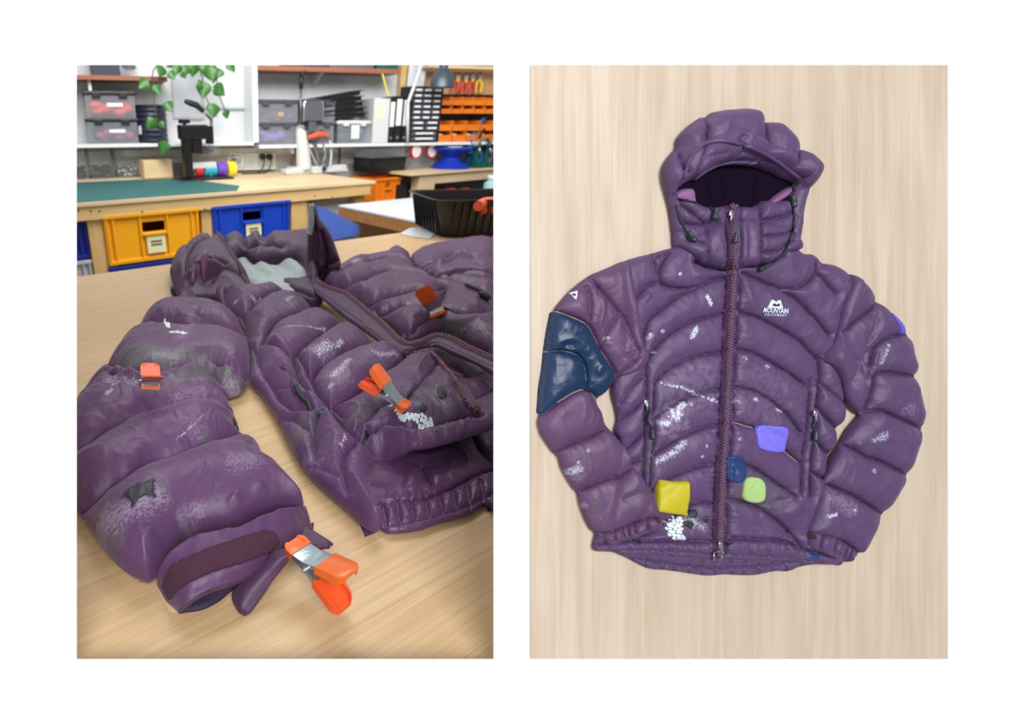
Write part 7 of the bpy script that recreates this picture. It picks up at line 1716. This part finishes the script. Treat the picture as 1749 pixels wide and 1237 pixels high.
# ---- black tray of tools on the work table
tl = TABLE.world(*TABLE.pix(741, 409), 0.0); tc = room(tl)
zrim = .135
t = thing('black_tub', tc[0], tc[1], TABLE_Z, 'large black ribbed plastic tub at the right end of the work table', 'tub', None, -0.42)
Lw, Ld = .62, .30
q = B(); n = 26
def tubring(k, z, r=.05):
    pts = []
    for (cx, cy, a0) in ((Lw - r, Ld - r, 0), (r, Ld - r, 90), (r, r, 180), (Lw - r, r, 270)):
        for i in range(5):
            a = math.radians(a0 + 22.5 * i); pts.append((cx + r * math.cos(a) - Lw / 2, cy + r * math.sin(a) - Ld / 2))
    return [(x * k + Lw / 2, y * k + Ld / 2, z) for x, y in pts]
rings = [tubring(.86, 0), tubring(.885, .02), tubring(.99, zrim), tubring(1.04, zrim), tubring(1.04, zrim - .008), tubring(1.0, zrim - .008), tubring(.96, zrim - .004), tubring(.855, .006)]
rv_ = [[q.bm.verts.new(p) for p in r] for r in rings]
for a, c in zip(rv_[:4] , rv_[1:4]):
    for i in range(20): q.bm.faces.new((a[i], a[(i + 1) % 20], c[(i + 1) % 20], c[i]))
for a, c in ((rv_[3], rv_[6]), (rv_[6], rv_[7])):
    for i in range(20): q.bm.faces.new((a[i], a[(i + 1) % 20], c[(i + 1) % 20], c[i]))
q.bm.faces.new(rv_[0]); q.bm.faces.new(rv_[7])
for v in rv_[4] + rv_[5]: q.bm.verts.remove(v)
q.obj('tub', M_blk, t, True, .5)
for i in range(17):
    x = .07 + i * (Lw - .14) / 16
    B().box((x, 0.008, zrim * .48), (.009, .01, zrim * .86), rx=.20, bev=.002).obj('rib', M_blk, t)
for i in range(8):
    y = .05 + i * (Ld - .1) / 7
    B().box((0.020, y, zrim * .48), (.01, .009, zrim * .86), ry=-.20, bev=.002).obj('rib', M_blk, t)
# grips of a tool lying in the tub
hp_ = [TABLE.world(*TABLE.pix(u, v, .12), .12) for u, v in ((817, 352), (826, 347), (840, 345), (862, 348))]
o = B().tube(spline(np.array(hp_), .01), .018, 10).obj('tool_handle', M_orl, None, True); tag(o, 'orange tool handle sticking up inside the black ribbed tub', 'tool')
o2 = B().tube(spline(np.array([TABLE.world(*TABLE.pix(u, v, .10), .10) for u, v in ((822, 358), (835, 356), (860, 360))]), .01), .018, 10).obj('handle', M_orl, o, True)
pp = [TABLE.pix(u, v, .001) for u, v in ((683, 400), (700, 390), (728, 388), (745, 398), (735, 408), (705, 405))]
o = B().prism([tuple(p) for p in pp], TABLE_Z + .0005, TABLE_Z + .003).obj('plastic_sheet', mat('pale_plastic', (206, 212, 218), .2)); tag(o, 'pale clear plastic sheet lying under the corner of the black tub', 'sheet')
# teal jar on the side table
jc = onzr(838, 336, WZ); r = .055
t = thing('glass_jar', jc[0], jc[1], WZ, 'pale teal glass jar on the side table at the right edge', 'jar')
hj = onb(838, 304, jc[1])[2] - WZ
B().lathe([(0, 0), (r, 0), (r * 1.02, .01), (r * 1.02, hj * .72), (r * .7, hj * .82), (r * .7, hj), (r * .62, hj), (r * .62, hj * .8), (r * .94, hj * .7), (r * .94, .01), (0, .01)], n=24).obj('glass', glassy('teal_glass', (170, 206, 206), .55, .1), t, True, .6)
B().lathe([(0, hj), (r * .74, hj), (r * .74, hj + .015), (0, hj + .015)], n=24).obj('lid', M_lgrey, t, True, .6)

# ---- trailing plant
use_frame(YW)
pbz = BW - .30
pp = onb(332, 60, pbz)
t = thing('trailing_plant', pp[0], pbz, pp[2], 'green trailing pothos with heart shaped leaves hanging in front of the wall', 'plant')
B().lathe([(0, 0), (.07, 0), (.095, .14), (.085, .14), (.065, .01), (0, .01)], n=24).obj('pot', M_lgrey, t, True, .6)
cbox('pot_ledge', pp[0] - .16, pp[0] + .16, BW - .42, BW, pp[2] - .02, pp[2], M_white, t)
def leaf(par, u, v, size, ang, m=M_leaf, b=pbz):
    c = wq(u, v, b - random.uniform(0, .05)); L_ = size
    prof = [(0, 0), (.10, .30), (.25, .47), (.45, .46), (.7, .28), (.9, .08), (1.0, 0)]
    V = []; F_ = []
    for (s, w) in prof: V += [(-w * L_, -.10 * L_ * w * 1.2, -s * L_), (0, .03 * L_, -s * L_), (w * L_, -.10 * L_ * w * 1.2, -s * L_)]
    for i in range(len(prof) - 1):
        k = i * 3; F_ += [(k, k + 1, k + 4, k + 3), (k + 1, k + 2, k + 5, k + 4)]
    me = bpy.data.meshes.new('leaf'); me.from_pydata(V, [], F_); me.update(); o = link('leaf', me, m, par, True)
    s = o.modifiers.new('thickness', 'SOLIDIFY'); s.thickness = .0015
    o.matrix_local = inv(par) @ Matrix.Translation(c) @ Matrix.Rotation(YAW + random.uniform(-.5, .5), 4, 'Z') @ Matrix.Rotation(ang, 4, 'Y') @ Matrix.Rotation(random.uniform(-.5, .1), 4, 'X')
    return o
stems = [([(318, 62), (312, 80), (285, 100), (262, 120), (262, 150), (265, 185), (268, 205), (280, 235)]), ([(330, 62), (335, 95), (345, 130), (350, 160), (362, 190), (370, 200)]), ([(338, 62), (352, 95), (372, 120), (370, 150), (385, 190)]), ([(322, 62), (305, 90), (302, 112)]), ([(340, 62), (365, 80), (372, 110)])]
for s_ in stems: rtube('stem', [tuple(q) for q in spline(np.array(s_, float), 8)], pbz, .004, M_stem, t, 6)
for (u, v, sz, an) in ((276, 112, 20, .5), (288, 122, 14, -.6), (254, 138, 20, .9), (262, 145, 16, -.5), (303, 108, 18, .3), (330, 105, 22, .2), (345, 106, 20, -.3), (322, 112, 16, .6), (356, 112, 24, -.3), (350, 140, 24, .2), (365, 146, 22, -.9), (344, 138, 14, .6), (364, 176, 22, .15), (384, 187, 14, -.3), (282, 174, 18, -.5), (265, 203, 20, .8), (272, 208, 12, -.7), (284, 241, 22, .35), (378, 118, 16, .5), (312, 122, 12, -.4), (388, 106, 18, -.5), (296, 104, 14, .9), (362, 124, 16, .1)):
    leaf(t, u, v, sz * (((wq(u, v, pbz) - Vector(CAM)).dot(Vector(AX_F))) / FPX) * 1.15, an)
